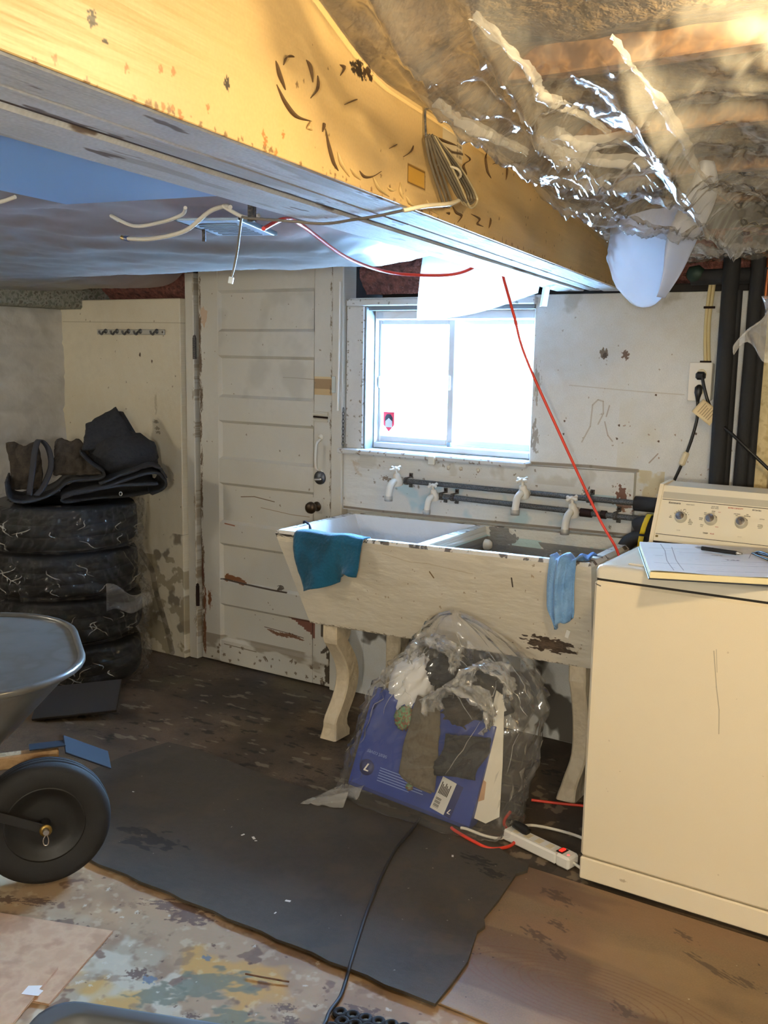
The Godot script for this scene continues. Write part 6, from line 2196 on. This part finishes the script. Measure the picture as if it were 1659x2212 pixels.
	# lower folds: rolled layers opening to the left
	var fold = [[v3(0.40, 0.075, 0), v3(0.22, 0.075, 0), v3(0.06, 0.050, 0), v3(-0.005, 0.028, 0), v3(0.01, 0.008, 0), v3(0.14, 0.012, 0), v3(0.30, 0.014, 0), v3(0.385, 0.030, 0)], [v3(0.05, 0.040, 0), v3(0.15, 0.062, 0), v3(0.28, 0.10, 0), v3(0.38, 0.125, 0), v3(0.435, 0.095, 0), v3(0.425, 0.050, 0), v3(0.37, 0.030, 0)], [v3(0.15, 0.080, 0), v3(0.26, 0.118, 0), v3(0.36, 0.150, 0), v3(0.415, 0.140, 0), v3(0.44, 0.10, 0)]]
	for k in fold.size():
		var path = bend(fold[k], 6)
		var n = path.size() - 1
		g2 = Gather.new(true)
		g2.slab(n, 10, func(u, v):
			var q = path[int(round(u * n))]
			return v3(q.x + 0.012 * nzz(v * 4.0, u * 4.0, k), q.y + 0.006 * nzz(v * 5.0, u * 5.0, k + 4.0), 0.265 - 0.02 * k - 0.36 * v + 0.02 * sin(u * 5.0 + k) - 0.10 * smooth(0.5, 0.9, u) * float(k == 0)), 0.009)
		part("fold", g2, "canvas", t2)
	g2 = Gather.new(true)
	var pts = []
	for i in 13:
		var a = TAU * i / 12.0
		pts.append(v3(0.236 + 0.006 * cos(a), 0.042 + 0.008 * sin(a), 0.287))
	g2.tube(pts, 0.0022, 6, false)
	part("eyelet", g2, "steel", t2)

	t2 = thing("canvas_apron", "brown black canvas apron with a standing strap loop on the tyres' left", "canvas apron", top, turn)
	g2 = Gather.new(true)
	var ap = bend([v3(-0.235, 0.10, 0), v3(-0.225, 0.03, 0), v3(-0.18, 0.012, 0), v3(-0.10, 0.025, 0), v3(-0.03, 0.05, 0), v3(0.02, 0.085, 0), v3(0.10, 0.095, 0), v3(0.165, 0.105, 0), v3(0.17, 0.13, 0), v3(0.12, 0.165, 0), v3(0.075, 0.215, 0)], 5)
	var an = ap.size() - 1
	g2.slab(an, 10, func(u, v):
		var q = ap[int(round(u * an))]
		return v3(q.x, q.y + 0.008 * nzz(u * 5.0, v * 4.0, 11.0), 0.25 - 0.05 * u - 0.34 * v + 0.02 * sin(u * 8.0)), 0.009)
	part("hem", g2, "canvas", t2)
	g2 = Gather.new(true)
	g2.slab(14, 18, func(u, v):
		var y = lerpf(0.11, lerpf(0.265, 0.20, absf(v - 0.3)), u) + 0.012 * sin(v * 14.0) * u
		return v3(lerpf(-0.04, 0.165, v) + 0.02 * u * (0.5 - v), y - 0.05 * smooth(0.55, 1.0, v) * u, 0.12 - 0.10 * u + 0.03 * nzz(u * 3.0, v * 4.0, 15.0)), 0.010)
	part("bib", g2, "brown_canvas", t2)
	g2 = Gather.new(true)
	g2.slab(12, 14, func(u, v):
		return v3(lerpf(-0.235, -0.10, v) + 0.01 * sin(u * 4.0), lerpf(0.03, 0.235 + 0.01 * sin(v * 8.0), u), -0.02 - 0.05 * u + 0.03 * nzz(u * 3.0, v * 3.0, 21.0)), 0.012)
	part("bib", g2, "brown_canvas", t2)
	g2 = Gather.new(true)
	var sp = bend([v3(-0.145, 0.035, 0.20), v3(-0.13, 0.12, 0.17), v3(-0.115, 0.22, 0.10), v3(-0.095, 0.262, 0.06), v3(-0.06, 0.225, 0.07), v3(-0.05, 0.15, 0.12), v3(-0.085, 0.07, 0.19), v3(-0.115, 0.035, 0.22)], 6)
	var sn = sp.size() - 1
	g2.slab(sn, 3, func(u, v):
		return sp[int(round(u * sn))] + v3(0.022 * (v - 0.5), 0.0, 0.028 * (v - 0.5)), 0.006)
	part("strap", g2, mat("strap_cloth", c8(48, 50, 58), 0.9), t2)

# ---------------------------------------------------------------- wheelbarrow
func barrow():
	var t = thing("wheelbarrow", "grey steel wheelbarrow at the left edge, wheel towards the sink", "wheelbarrow", v3(-2.128, 0, -1.768), 0.95)
	mat("barrow_paint", c8(156, 156, 154), 0.30, 0.0, {"tex": ramp_tex([c8(150, 152, 154), c8(140, 143, 146), c8(126, 124, 120), c8(148, 150, 152)], 0.006, 81), "tri": 1.5, "coat": 0.4})
	var g = Gather.new(true)
	var rings = []
	for q in [[0.36, 0.35], [0.30, 0.355], [0.28, 0.375], [0.0, 0.69]]:
		rings.append(tray_ring(q[0], q[1]))
	g.loft(rings, true, true)
	var inner = []
	for q in [[0.0, 0.69], [0.282, 0.379], [0.302, 0.360], [0.36, 0.354]]:
		inner.append(tray_ring(q[0] + 0.003, q[1] + 0.002))
	g.loft(inner, true, true)
	part("tray", g, "barrow_paint", t)
	g = Gather.new(true)
	var rim = []
	var rr = tray_ring(-0.006, 0.691)
	for p in rr:
		rim.append(p)
	rim.append(rr[0])
	g.tube(rim, 0.0105, 10, false)
	part("rolled_rim", g, "barrow_paint", t)
	# handles, braces, guard
	for s in [-1, 1]:
		var zc = 0.105 * s
		var fe = -0.05 if s < 0 else -0.30
		g = Gather.new()
		g.span(-1.35, fe, 0.310, 0.350, zc - 0.019, zc + 0.019, 0.004)
		part("handle", g, "bare_wood", t)
		g = Gather.new()
		g.at(v3(-0.27, 0.36, zc), v3(0, 0, 0.05))
		g.box(v3(0, -0.02, -0.022), v3(0.025, 0.14, 0.004), 0.001)
		g.box(v3(0, 0.05, 0.0), v3(0.025, 0.004, 0.05), 0.001)
		part("brace", g, "black_plastic", t)
		g = Gather.new()
		g.at(v3(-0.10, 0.1825, 0.060 * s), v3(0, 0, -0.45))
		g.box(v3(-0.125, 0.0, 0.0), v3(0.27, 0.026, 0.005), 0.001)
		part("axle_bracket", g, "black_plastic", t)
	g = Gather.new()
	g.at(v3(0.03, 0.325, -0.105), v3(0.25, 0, -0.55)).box(Vector3.ZERO, v3(0.15, 0.005, 0.085), 0.001)
	g.at(v3(-0.08, 0.362, -0.105), v3(0, 0, 0)).box(Vector3.ZERO, v3(0.10, 0.004, 0.045), 0.001)
	part("nose_guard", g, mat("guard_steel", c8(44, 48, 56), 0.75, 0.0, {"spec": 0.25}), t)
	# wheel
	var wc = v3(-0.10, 0.1825, 0.0)
	g = Gather.new(true)
	g.at(wc, v3(PI / 2, 0, 0))
	g.lathe([Vector2(0.105, -0.030), Vector2(0.125, -0.040), Vector2(0.155, -0.042), Vector2(0.172, -0.034), Vector2(0.1785, -0.024), Vector2(0.1800, -0.018), Vector2(0.1765, -0.016), Vector2(0.1765, -0.013), Vector2(0.181, -0.011), Vector2(0.1815, -0.003), Vector2(0.178, -0.0015), Vector2(0.178, 0.0015), Vector2(0.1815, 0.003), Vector2(0.181, 0.011), Vector2(0.1765, 0.013), Vector2(0.1765, 0.016), Vector2(0.1800, 0.018), Vector2(0.1785, 0.024), Vector2(0.172, 0.034), Vector2(0.155, 0.042), Vector2(0.125, 0.040), Vector2(0.105, 0.030)], 72)
	var w = part("tire", g, "black_rubber", t)
	g = Gather.new(true)
	g.at(wc, v3(PI / 2, 0, 0))
	g.lathe([Vector2(0.001, 0.018), Vector2(0.030, 0.020), Vector2(0.060, 0.012), Vector2(0.090, 0.018), Vector2(0.105, 0.032), Vector2(0.110, 0.033), Vector2(0.110, -0.033), Vector2(0.105, -0.032), Vector2(0.090, -0.018), Vector2(0.060, -0.012), Vector2(0.030, -0.020), Vector2(0.001, -0.018)], 48)
	part("rim", g, mat("rim_black", c8(24, 23, 22), 0.5, 0.2), t)
	g = Gather.new(true)
	g.cyl(wc + v3(0, 0, -0.055), wc + v3(0, 0, 0.062), 0.016, 18)
	part("hub", g, "black_plastic", t)
	g = Gather.new(true)
	g.cyl(wc + v3(0, 0, -0.075), wc + v3(0, 0, 0.080), 0.008, 14)
	var ax = part("axle", g, "steel", t)
	g = Gather.new(true)
	g.tube(bend([wc + v3(0.0, 0.012, 0.073), wc + v3(0.0, -0.006, 0.073), wc + v3(-0.008, -0.022, 0.074), wc + v3(-0.006, -0.036, 0.076), wc + v3(0.003, -0.036, 0.078), wc + v3(0.006, -0.022, 0.078), wc + v3(0.001, -0.004, 0.076)], 5), 0.0018, 7)
	part("cotter_pin", g, "chrome", ax)
	g = Gather.new(true)
	g.at(wc + v3(0, 0, 0.066), v3(PI / 2, 0, 0)).lathe([Vector2(0.017, -0.002), Vector2(0.017, 0.001), Vector2(0.009, 0.002)], 18)
	part("washer", g, "brass", ax)

func tray_ring(inset, y):
	# nose at x = 0, back of the tray at x = -0.98; sides close in less than the nose
	var k = inset * 0.42
	var ring = round_rect(-0.98 + inset * 0.5, -inset, -0.38 + k, 0.38 - k, 0.27 - 0.4 * k, y, 9)
	return ring
# ---------------------------------------------------------------- things on the walls
func wall_things():
	# hook rail
	var t = thing("hook_rail", "small pale rail with five hooks screwed to the wall left of the door", "hook rail", v3(-3.636, 1.588, -3.42))
	var g = Gather.new()
	g.span(-0.230, 0.230, -0.013, 0.013, 0.0, 0.012, 0.003)
	part("rail", g, mat("rail_grey", c8(170, 168, 160), 0.5), t)
	for x in [-0.165, -0.085, -0.005, 0.075, 0.185]:
		g = Gather.new(true)
		g.tube(bend([v3(x, 0.008, 0.010), v3(x, -0.002, 0.030), v3(x, -0.012, 0.038), v3(x, -0.006, 0.050), v3(x, 0.006, 0.054)], 4), 0.005, 8)
		g.at(v3(x, 0.004, 0.012), v3(PI / 2, 0, 0)).lathe([Vector2(0.012, 0.0), Vector2(0.011, 0.004), Vector2(0.001, 0.006)], 14)
		part("hook", g, mat("hook_metal", c8(110, 112, 116), 0.4, 0.7), t)
	for x in [-0.215, 0.222]:
		g = Gather.new(true)
		g.at(v3(x, 0.0, 0.012), v3(PI / 2, 0, 0)).lathe([Vector2(0.005, -0.001), Vector2(0.004, 0.002), Vector2(0.001, 0.003)], 10)
		part("screw", g, "dark_iron", t)

	# socket outlet with two plugs
	t = thing("socket_outlet", "surface mounted white socket box on the wall beside the black pipes", "socket", v3(-0.906, 1.427, -3.50))
	g = Gather.new()
	g.span(-0.037, 0.037, -0.064, 0.064, 0.0, 0.042, 0.004)
	part("box", g, "white_plastic", t)
	g = Gather.new()
	g.span(-0.039, 0.039, -0.066, 0.066, 0.041, 0.046, 0.002)
	part("cover_plate", g, "white_plastic", t)
	for y in [0.026, -0.026]:
		g = Gather.new(true)
		g.at(v3(0.004, y, 0.045), v3(PI / 2, 0, 0)).lathe([Vector2(0.018, 0.0), Vector2(0.0175, 0.0025), Vector2(0.001, 0.003)], 24)
		part("receptacle", g, "cream_plastic", t)
	var zf = -3.455
	t = thing("appliance_lead", "black cord from the upper socket, passing its tag down to the right", "cord", v3(-0.900, 1.448, zf + 0.004), 0, "black cords at the socket")
	g = Gather.new()
	g.box(v3(0.0, 0.0, 0.012), v3(0.032, 0.028, 0.026), 0.007)
	part("plug", g, "black_plastic", t)
	g = Gather.new(true)
	g.tube(bend([v3(0.008, -0.006, 0.02), v3(0.022, -0.05, 0.028), v3(0.042, -0.10, 0.03), v3(0.088, -0.155, 0.06), v3(0.135, -0.19, 0.08), v3(0.20, -0.245, 0.085), v3(0.29, -0.33, 0.06)], 6), 0.0055, 9)
	part("lead", g, "black_plastic", t)
	g = Gather.new(true)
	g.slab(8, 8, func(u, v):
		return v3(lerpf(-0.028, 0.028, u), lerpf(-0.038, 0.038, v), 0.006 * sin(u * 2.0 + v)), 0.0012)
	var tg = part("warning_tag", g, mat("tag_paper", c8(226, 206, 164), 0.7), t)
	tg.transform = Transform3D(Basis(v3(0, 0, 1), 0.95) * Basis(v3(0, 1, 0), 0.25), v3(0.036, -0.122, 0.046))
	for i in 6:
		g = Gather.new()
		g.span(-0.018, 0.022 - 0.004 * (i % 3), 0.020 - i * 0.0085, 0.022 - i * 0.0085, 0.0072, 0.0082, 0.0)
		var ln = part("print_line", g, mat("tag_ink", c8(150, 130, 100), 0.8), tg)
	t = thing("appliance_lead", "black cord from the lower socket running down behind the washer console", "cord", v3(-0.904, 1.398, zf + 0.004), 0, "black cords at the socket")
	g = Gather.new(true)
	g.tube([v3(0, 0.012, 0.006), v3(0, 0.008, 0.012), v3(0, -0.008, 0.014), v3(-0.001, -0.026, 0.012), v3(-0.001, -0.038, 0.010)], [0.010, 0.0135, 0.0135, 0.008, 0.006], 12)
	part("plug", g, "black_plastic", t)
	g = Gather.new(true)
	g.tube(bend([v3(-0.001, -0.036, 0.010), v3(0.002, -0.09, 0.012), v3(-0.008, -0.15, 0.012), v3(-0.024, -0.21, 0.012), v3(-0.045, -0.27, 0.012), v3(-0.075, -0.36, 0.012), v3(-0.08, -0.48, 0.014)], 6), 0.0055, 9)
	part("lead", g, "black_plastic", t)
	g = Gather.new()
	g.at(v3(-0.034, -0.238, 0.012), v3(0, 0, -0.32)).box(Vector3.ZERO, v3(0.021, 0.052, 0.021), 0.006)
	part("cord_sleeve", g, "cream_plastic", t)
	t = thing("wall_conduit", "two old cream cables stapled up the wall above the socket", "cable", v3(-0.900, 1.49, -3.492))
	for s in [-1, 1]:
		g = Gather.new(true)
		g.tube(bend([v3(0.006 * s + 0.006, 0.0, 0.0), v3(0.006 * s, 0.06, 0.0), v3(0.0055 * s - 0.003, 0.14, 0.001), v3(0.006 * s, 0.21, 0.0), v3(0.006 * s + 0.006, 0.28, 0.004)], 5), 0.0062, 8)
		part("cable", g, mat("cable_cream", c8(206, 188, 140), 0.6, 0, {"bump": "fine", "depth": 0.05}), t)
	for y in [0.005, 0.19]:
		g = Gather.new()
		g.span(-0.018, 0.020, y - 0.004, y + 0.004, 0.002, 0.009, 0.001)
		part("staple", g, "rust", t)

	# upright pipes at the right, the pipe across their heads, the cream post behind
	t = thing("insulated_pipe", "left of the two upright black foam wrapped pipes behind the washing machine", "pipe", v3(-0.813, 0.80, -3.40), 0, "upright black pipes")
	g = Gather.new(true)
	g.tube([v3(0.004, 0.0, 0), v3(0, 0.5, 0), v3(0, 1.0, 0), v3(0, 1.12, 0)], 0.0275, 18)
	part("foam_sleeve", g, "black_foam", t)
	g = Gather.new(true)
	g.cyl(v3(0.027, 0.0, -0.008), v3(0.025, 0.93, -0.008), 0.014, 10)
	part("small_pipe", g, "black_foam", t)
	t = thing("insulated_pipe", "right hand upright black foam wrapped pipe behind the washing machine", "pipe", v3(-0.733, 0.80, -3.40), 0, "upright black pipes")
	g = Gather.new(true)
	g.tube([v3(-0.004, 0.0, 0), v3(0, 0.5, 0), v3(0.004, 1.0, 0), v3(0.004, 1.1, 0)], 0.0235, 18)
	part("foam_sleeve", g, "black_foam", t)
	g = Gather.new(true)
	g.cyl(v3(0.026, 0.0, -0.004), v3(0.030, 1.0, -0.004), 0.014, 10)
	part("small_pipe", g, "black_foam", t)
	t = thing("header_pipe", "dark pipe running level across the heads of the two upright pipes", "pipe", v3(-0.95, 1.785, -3.43))
	g = Gather.new(true)
	g.cyl(v3(0.0, -0.008, 0), v3(0.75, 0.0, 0), 0.026, 16)
	part("foam_sleeve", g, "black_foam", t)
	g = Gather.new(true)
	g.tube([v3(-0.012, -0.004, 0.01), v3(0.0, 0.0, 0.01), v3(0.026, 0.004, 0.01), v3(0.04, 0.0, 0.01)], [0.012, 0.028, 0.028, 0.018], 14)
	part("valve_body", g, mat("green_iron", c8(38, 56, 44), 0.6, 0.3), t)
	g = Gather.new(true)
	g.cyl(v3(0.21, -0.004, 0.004), v3(0.25, -0.004, 0.004), 0.033, 12)
	part("union_nut", g, "black_rubber", t)
	g = Gather.new(true)
	g.cyl(v3(-0.700, 1.83, -3.40), v3(-0.697, 1.70, -3.39), 0.006, 8)
	solo("copper_pipe", g, mat("copper", c8(176, 106, 66), 0.35, 0.9), "short copper pipe beside the head of the right hand black pipe", "pipe")
	g = Gather.new()
	g.span(-0.716, -0.664, 0.0, 1.734, -3.499, -3.455, 0.012)
	solo("cream_post", g, mat("post_paint", Color(1, 1, 1), 0.6, 0, {"tex": ramp_tex([c8(214, 196, 150), c8(224, 208, 164), c8(188, 166, 118)], 0.015, 88), "tri": 3.0}), "narrow cream painted post against the wall right of the black pipes", "post")
	# grimy rail along the wall head
	g = Gather.new()
	g.span(-1.16, 1.6, 1.735, 1.765, -3.75, -3.52, 0.004)
	struct("trim_4", g, "dark_plain")
	# dark upright boards behind the sink
	mat("grime", c8(58, 56, 54), 0.9)
	g = Gather.new()
	g.span(-2.0, -1.93, 0.0, 0.47, -3.499, -3.47, 0.004)
	solo("wall_batten", g, mat("batten_paint", c8(120, 118, 108), 0.7, 0, {"bump": "rough", "depth": 0.3}), "pale upright batten in the dark behind the sink's left leg", "batten")

# ---------------------------------------------------------------- cords and cables
func cables():
	var g = Gather.new(true)
	var t = thing("extension_lead", "long red lead sagging from the beam and slanting down past the window into the sink", "cord")
	# under the ceiling, along the far side of the beam, then down across the window
	g.tube(bend([v3(-1.33, 1.752, -1.62), v3(-1.375, 1.790, -1.75), v3(-1.455, 1.798, -1.92), v3(-1.525, 1.755, -2.20), v3(-1.560, 1.738, -2.46), v3(-1.50, 1.737, -2.60), v3(-1.415, 1.745, -2.64), v3(-1.37, 1.790, -2.74), v3(-1.375, 1.785, -2.82), v3(-1.376, 1.735, -2.86), v3(-1.366, 1.63, -2.92), v3(-1.335, 1.503, -2.95), v3(-1.223, 1.252, -3.0), v3(-1.10, 0.985, -3.06), v3(-1.035, 0.86, -3.09), v3(-1.02, 0.72, -3.10), v3(-1.015, 0.50, -3.12), v3(-1.015, 0.2, -3.12), v3(-1.0, 0.012, -3.05), v3(-1.09, 0.008, -2.99), v3(-1.24, 0.008, -2.935)], 7), 0.0046, 9)
	part("lead", g, "red_cord", t)
	# orange red loops by the power strip
	g = Gather.new(true)
	g.tube(bend([v3(-1.36, 0.020, -2.585), v3(-1.337, 0.020, -2.572), v3(-1.264, 0.020, -2.546), v3(-1.205, 0.012, -2.548), v3(-1.163, 0.010, -2.600), v3(-1.172, 0.010, -2.665), v3(-1.215, 0.012, -2.690), v3(-1.245, 0.014, -2.73), v3(-1.252, 0.02, -2.79)], 7), 0.0052, 9)
	solo("extension_lead", g, "red_cord", "orange red cord looped on the floor between the clear bag and the power strip", "cord")
	g = Gather.new(true)
	g.tube(bend([v3(-1.335, 0.020, -2.600), v3(-1.314, 0.020, -2.604), v3(-1.253, 0.008, -2.618), v3(-1.206, 0.008, -2.637), v3(-1.185, 0.024, -2.682), v3(-1.155, 0.024, -2.735), v3(-1.089, 0.008, -2.783), v3(-1.010, 0.008, -2.782), v3(-0.95, 0.008, -2.76)], 7), 0.0048, 9)
	solo("appliance_lead", g, "white_cord", "white cord curling from under the bag past the black plug to the washer", "cord")
	g = Gather.new(true)
	g.tube(bend([v3(-1.475, 0.020, -2.58), v3(-1.456, 0.0195, -2.499), v3(-1.428, 0.0195, -2.343), v3(-1.335, 0.0195, -2.074), v3(-1.236, 0.0195, -1.842), v3(-1.215, 0.008, -1.79), v3(-1.189, 0.0055, -1.724), v3(-1.172, 0.014, -1.657), v3(-1.15, 0.018, -1.60), v3(-1.12, 0.010, -1.45)], 7), 0.0048, 8)
	solo("extension_lead", g, mat("flat_black", c8(40, 37, 34), 0.6), "thin black cord running down the rubber mat from under the bag", "cord")
	# phone cable: coiled hank pinned on the beam, then across and down
	t = thing("phone_cable", "grey phone cable hanging as a tied hank on the beam, its clear plug dangling", "cable")
	for k in 6:
		g = Gather.new(true)
		var a = 0.006 * k
		var o = 0.010 + 0.004 * (k % 3)
		g.tube(bend([bm(o, 0.952 + a * 0.5, 1.868), bm(o + 0.01, 0.985 + a, 1.835), bm(o + 0.016, 1.035 + a, 1.802), bm(o + 0.016, 1.085 + a * 1.2, 1.783 - 0.002 * k), bm(o + 0.014, 1.135 + a, 1.785), bm(o + 0.012, 1.140 + a, 1.800), bm(o + 0.010, 1.085 + a, 1.825), bm(o + 0.006, 1.02 + a, 1.848), bm(o, 0.965 + a * 0.5, 1.868)], 5), 0.0024, 6, false)
		part("loop", g, mat("hank_light", c8(196, 178, 136), 0.45) if k > 2 else mat("hank_dark", c8(110, 100, 82), 0.5), t)
	g = Gather.new(true)
	for k in 3:
		var o = 0.012 + 0.004 * k
		g.tube(bend([bm(o, 0.945, 1.862), bm(o, 0.965 + 0.01 * k, 1.83), bm(o, 1.00 + 0.012 * k, 1.80), bm(o, 1.035 + 0.012 * k, 1.772), bm(o, 1.045, 1.762)], 5), 0.0026, 6)
	part("loop", g, "hank_dark", t)
	g = Gather.new(true)
	g.tube(bend([bm(0.012, 1.005, 1.828), bm(0.036, 1.035, 1.826), bm(0.034, 1.065, 1.818), bm(0.012, 1.08, 1.812)], 4), 0.0025, 6)
	part("tie", g, "cream_plastic", t)
	g = Gather.new(true)
	g.tube(bend([bm(0.010, 0.952, 1.862), bm(0.008, 0.95, 1.90), bm(0.008, 0.95, 1.945)], 4), 0.002, 6)
	part("hanger_wire", g, "dark_iron", t)
	g = Gather.new(true)
	g.tube(bend([bm(0.022, 1.10, 1.783), bm(0.030, 1.02, 1.764), bm(0.020, 0.93, 1.748), bm(-0.005, 0.895, 1.737)], 5), 0.0040, 7)
	part("cream_lead", g, "cream_plastic", t)
	g = Gather.new(true)
	g.tube(bend([bm(-0.005, 0.895, 1.737), bm(-0.06, 0.93, 1.736), bm(-0.13, 0.968, 1.736), bm(-0.205, 1.00, 1.736), bm(-0.265, 0.960, 1.738), v3(-1.245, 1.750, -1.47), v3(-1.285, 1.756, -1.50), v3(-1.325, 1.738, -1.54), v3(-1.362, 1.706, -1.575), v3(-1.385, 1.672, -1.59), v3(-1.392, 1.655, -1.59)], 6), 0.0026, 7)
	part("lead", g, "grey_cord", t)
	g = Gather.new()
	g.at(v3(-1.393, 1.648, -1.59), v3(0, 0.4, -0.2)).box(Vector3.ZERO, v3(0.010, 0.014, 0.007), 0.001)
	part("clear_plug", g, mat("clear_plastic", c8(225, 235, 240), 0.2), t)
	# white television cables on the left ceiling
	t = thing("coax_cable", "thick white coaxial cable ending in a blue collared connector under the left ceiling", "cable")
	g = Gather.new(true)
	g.tube(bend([v3(-1.735, 1.752, -1.63), v3(-1.627, 1.744, -1.60), v3(-1.53, 1.756, -1.60), v3(-1.463, 1.790, -1.60), v3(-1.410, 1.798, -1.59), v3(-1.38, 1.792, -1.575)], 6), 0.0048, 9)
	part("lead", g, "white_cord", t)
	g = Gather.new(true)
	g.cyl(v3(-1.735, 1.752, -1.63), v3(-1.748, 1.754, -1.634), 0.0062, 10)
	part("collar", g, mat("collar_blue", c8(40, 60, 110), 0.4), t)
	g = Gather.new(true)
	g.cyl(v3(-1.748, 1.754, -1.634), v3(-1.766, 1.757, -1.640), 0.0058, 6)
	part("connector", g, "brass", t)
	g = Gather.new(true)
	g.tube(bend([v3(-1.410, 1.798, -1.585), v3(-1.375, 1.778, -1.60), v3(-1.345, 1.772, -1.60), v3(-1.325, 1.776, -1.60)], 6), 0.0042, 8)
	part("bent_tail", g, "white_cord", t)
	g = Gather.new(true)
	g.tube(bend([v3(-1.80, 1.800, -1.66), v3(-1.755, 1.800, -1.60), v3(-1.684, 1.774, -1.60), v3(-1.598, 1.778, -1.60), v3(-1.529, 1.788, -1.59), v3(-1.49, 1.796, -1.56)], 6), 0.004, 8)
	solo("bell_wire", g, "white_cord", "thin white wire sagging from the ceiling board left of the coaxial cable", "cable")
	g = Gather.new(true)
	g.tube(bend([v3(-1.78, 1.79, -1.26), v3(-1.72, 1.782, -1.27), v3(-1.665, 1.79, -1.275)], 5), 0.004, 8)
	solo("bell_wire", g, "white_cord", "white wire end peeping in at the photo's left edge under the ceiling", "cable")
	g = Gather.new()
	g.at(bm(-0.37, 1.02, 1.772), v3(0, 0.16, 0)).box(Vector3.ZERO, v3(0.012, 0.05, 0.016), 0.002)
	solo("ceiling_bracket", g, "dark_iron", "small dark bracket at the end of the pale ceiling board", "bracket")

func small_things():
	# sealed corner of film hanging at the side of the tyres
	var g = Gather.new(true)
	var r = v3(0.63, 0, -0.774)
	var c = v3(-3.62, 0, -2.97)
	g.slab(14, 12, func(u, v):
		var a = lerpf(0.16, 0.37, u)
		var y = lerpf(0.50 - 0.11 * u, 0.37 - 0.02 * u, v) + 0.012 * sin(u * 9.0)
		return c + r * a + v3(0.774, 0, 0.63) * (sqrt(maxf(0.0, 0.135 - a * a * 0.8)) + 0.04 + 0.02 * sin(v * 5.0 + u * 4.0)) + v3(0, y, 0), 0.001)
	solo("film_flap", g, "bag_film", "loose corner of clear film hanging at the right side of the tyres", "plastic film")
	# grey offcut on the floor by the tyres
	g = Gather.new()
	g.at(v3(-3.15, 0.06, -2.62), v3(0.35, 0.7, 0.1)).box(Vector3.ZERO, v3(0.34, 0.012, 0.20), 0.002)
	solo("dark_board", g, "dark_plain", "dark flat board propped on the floor before the lowest tyre", "board")
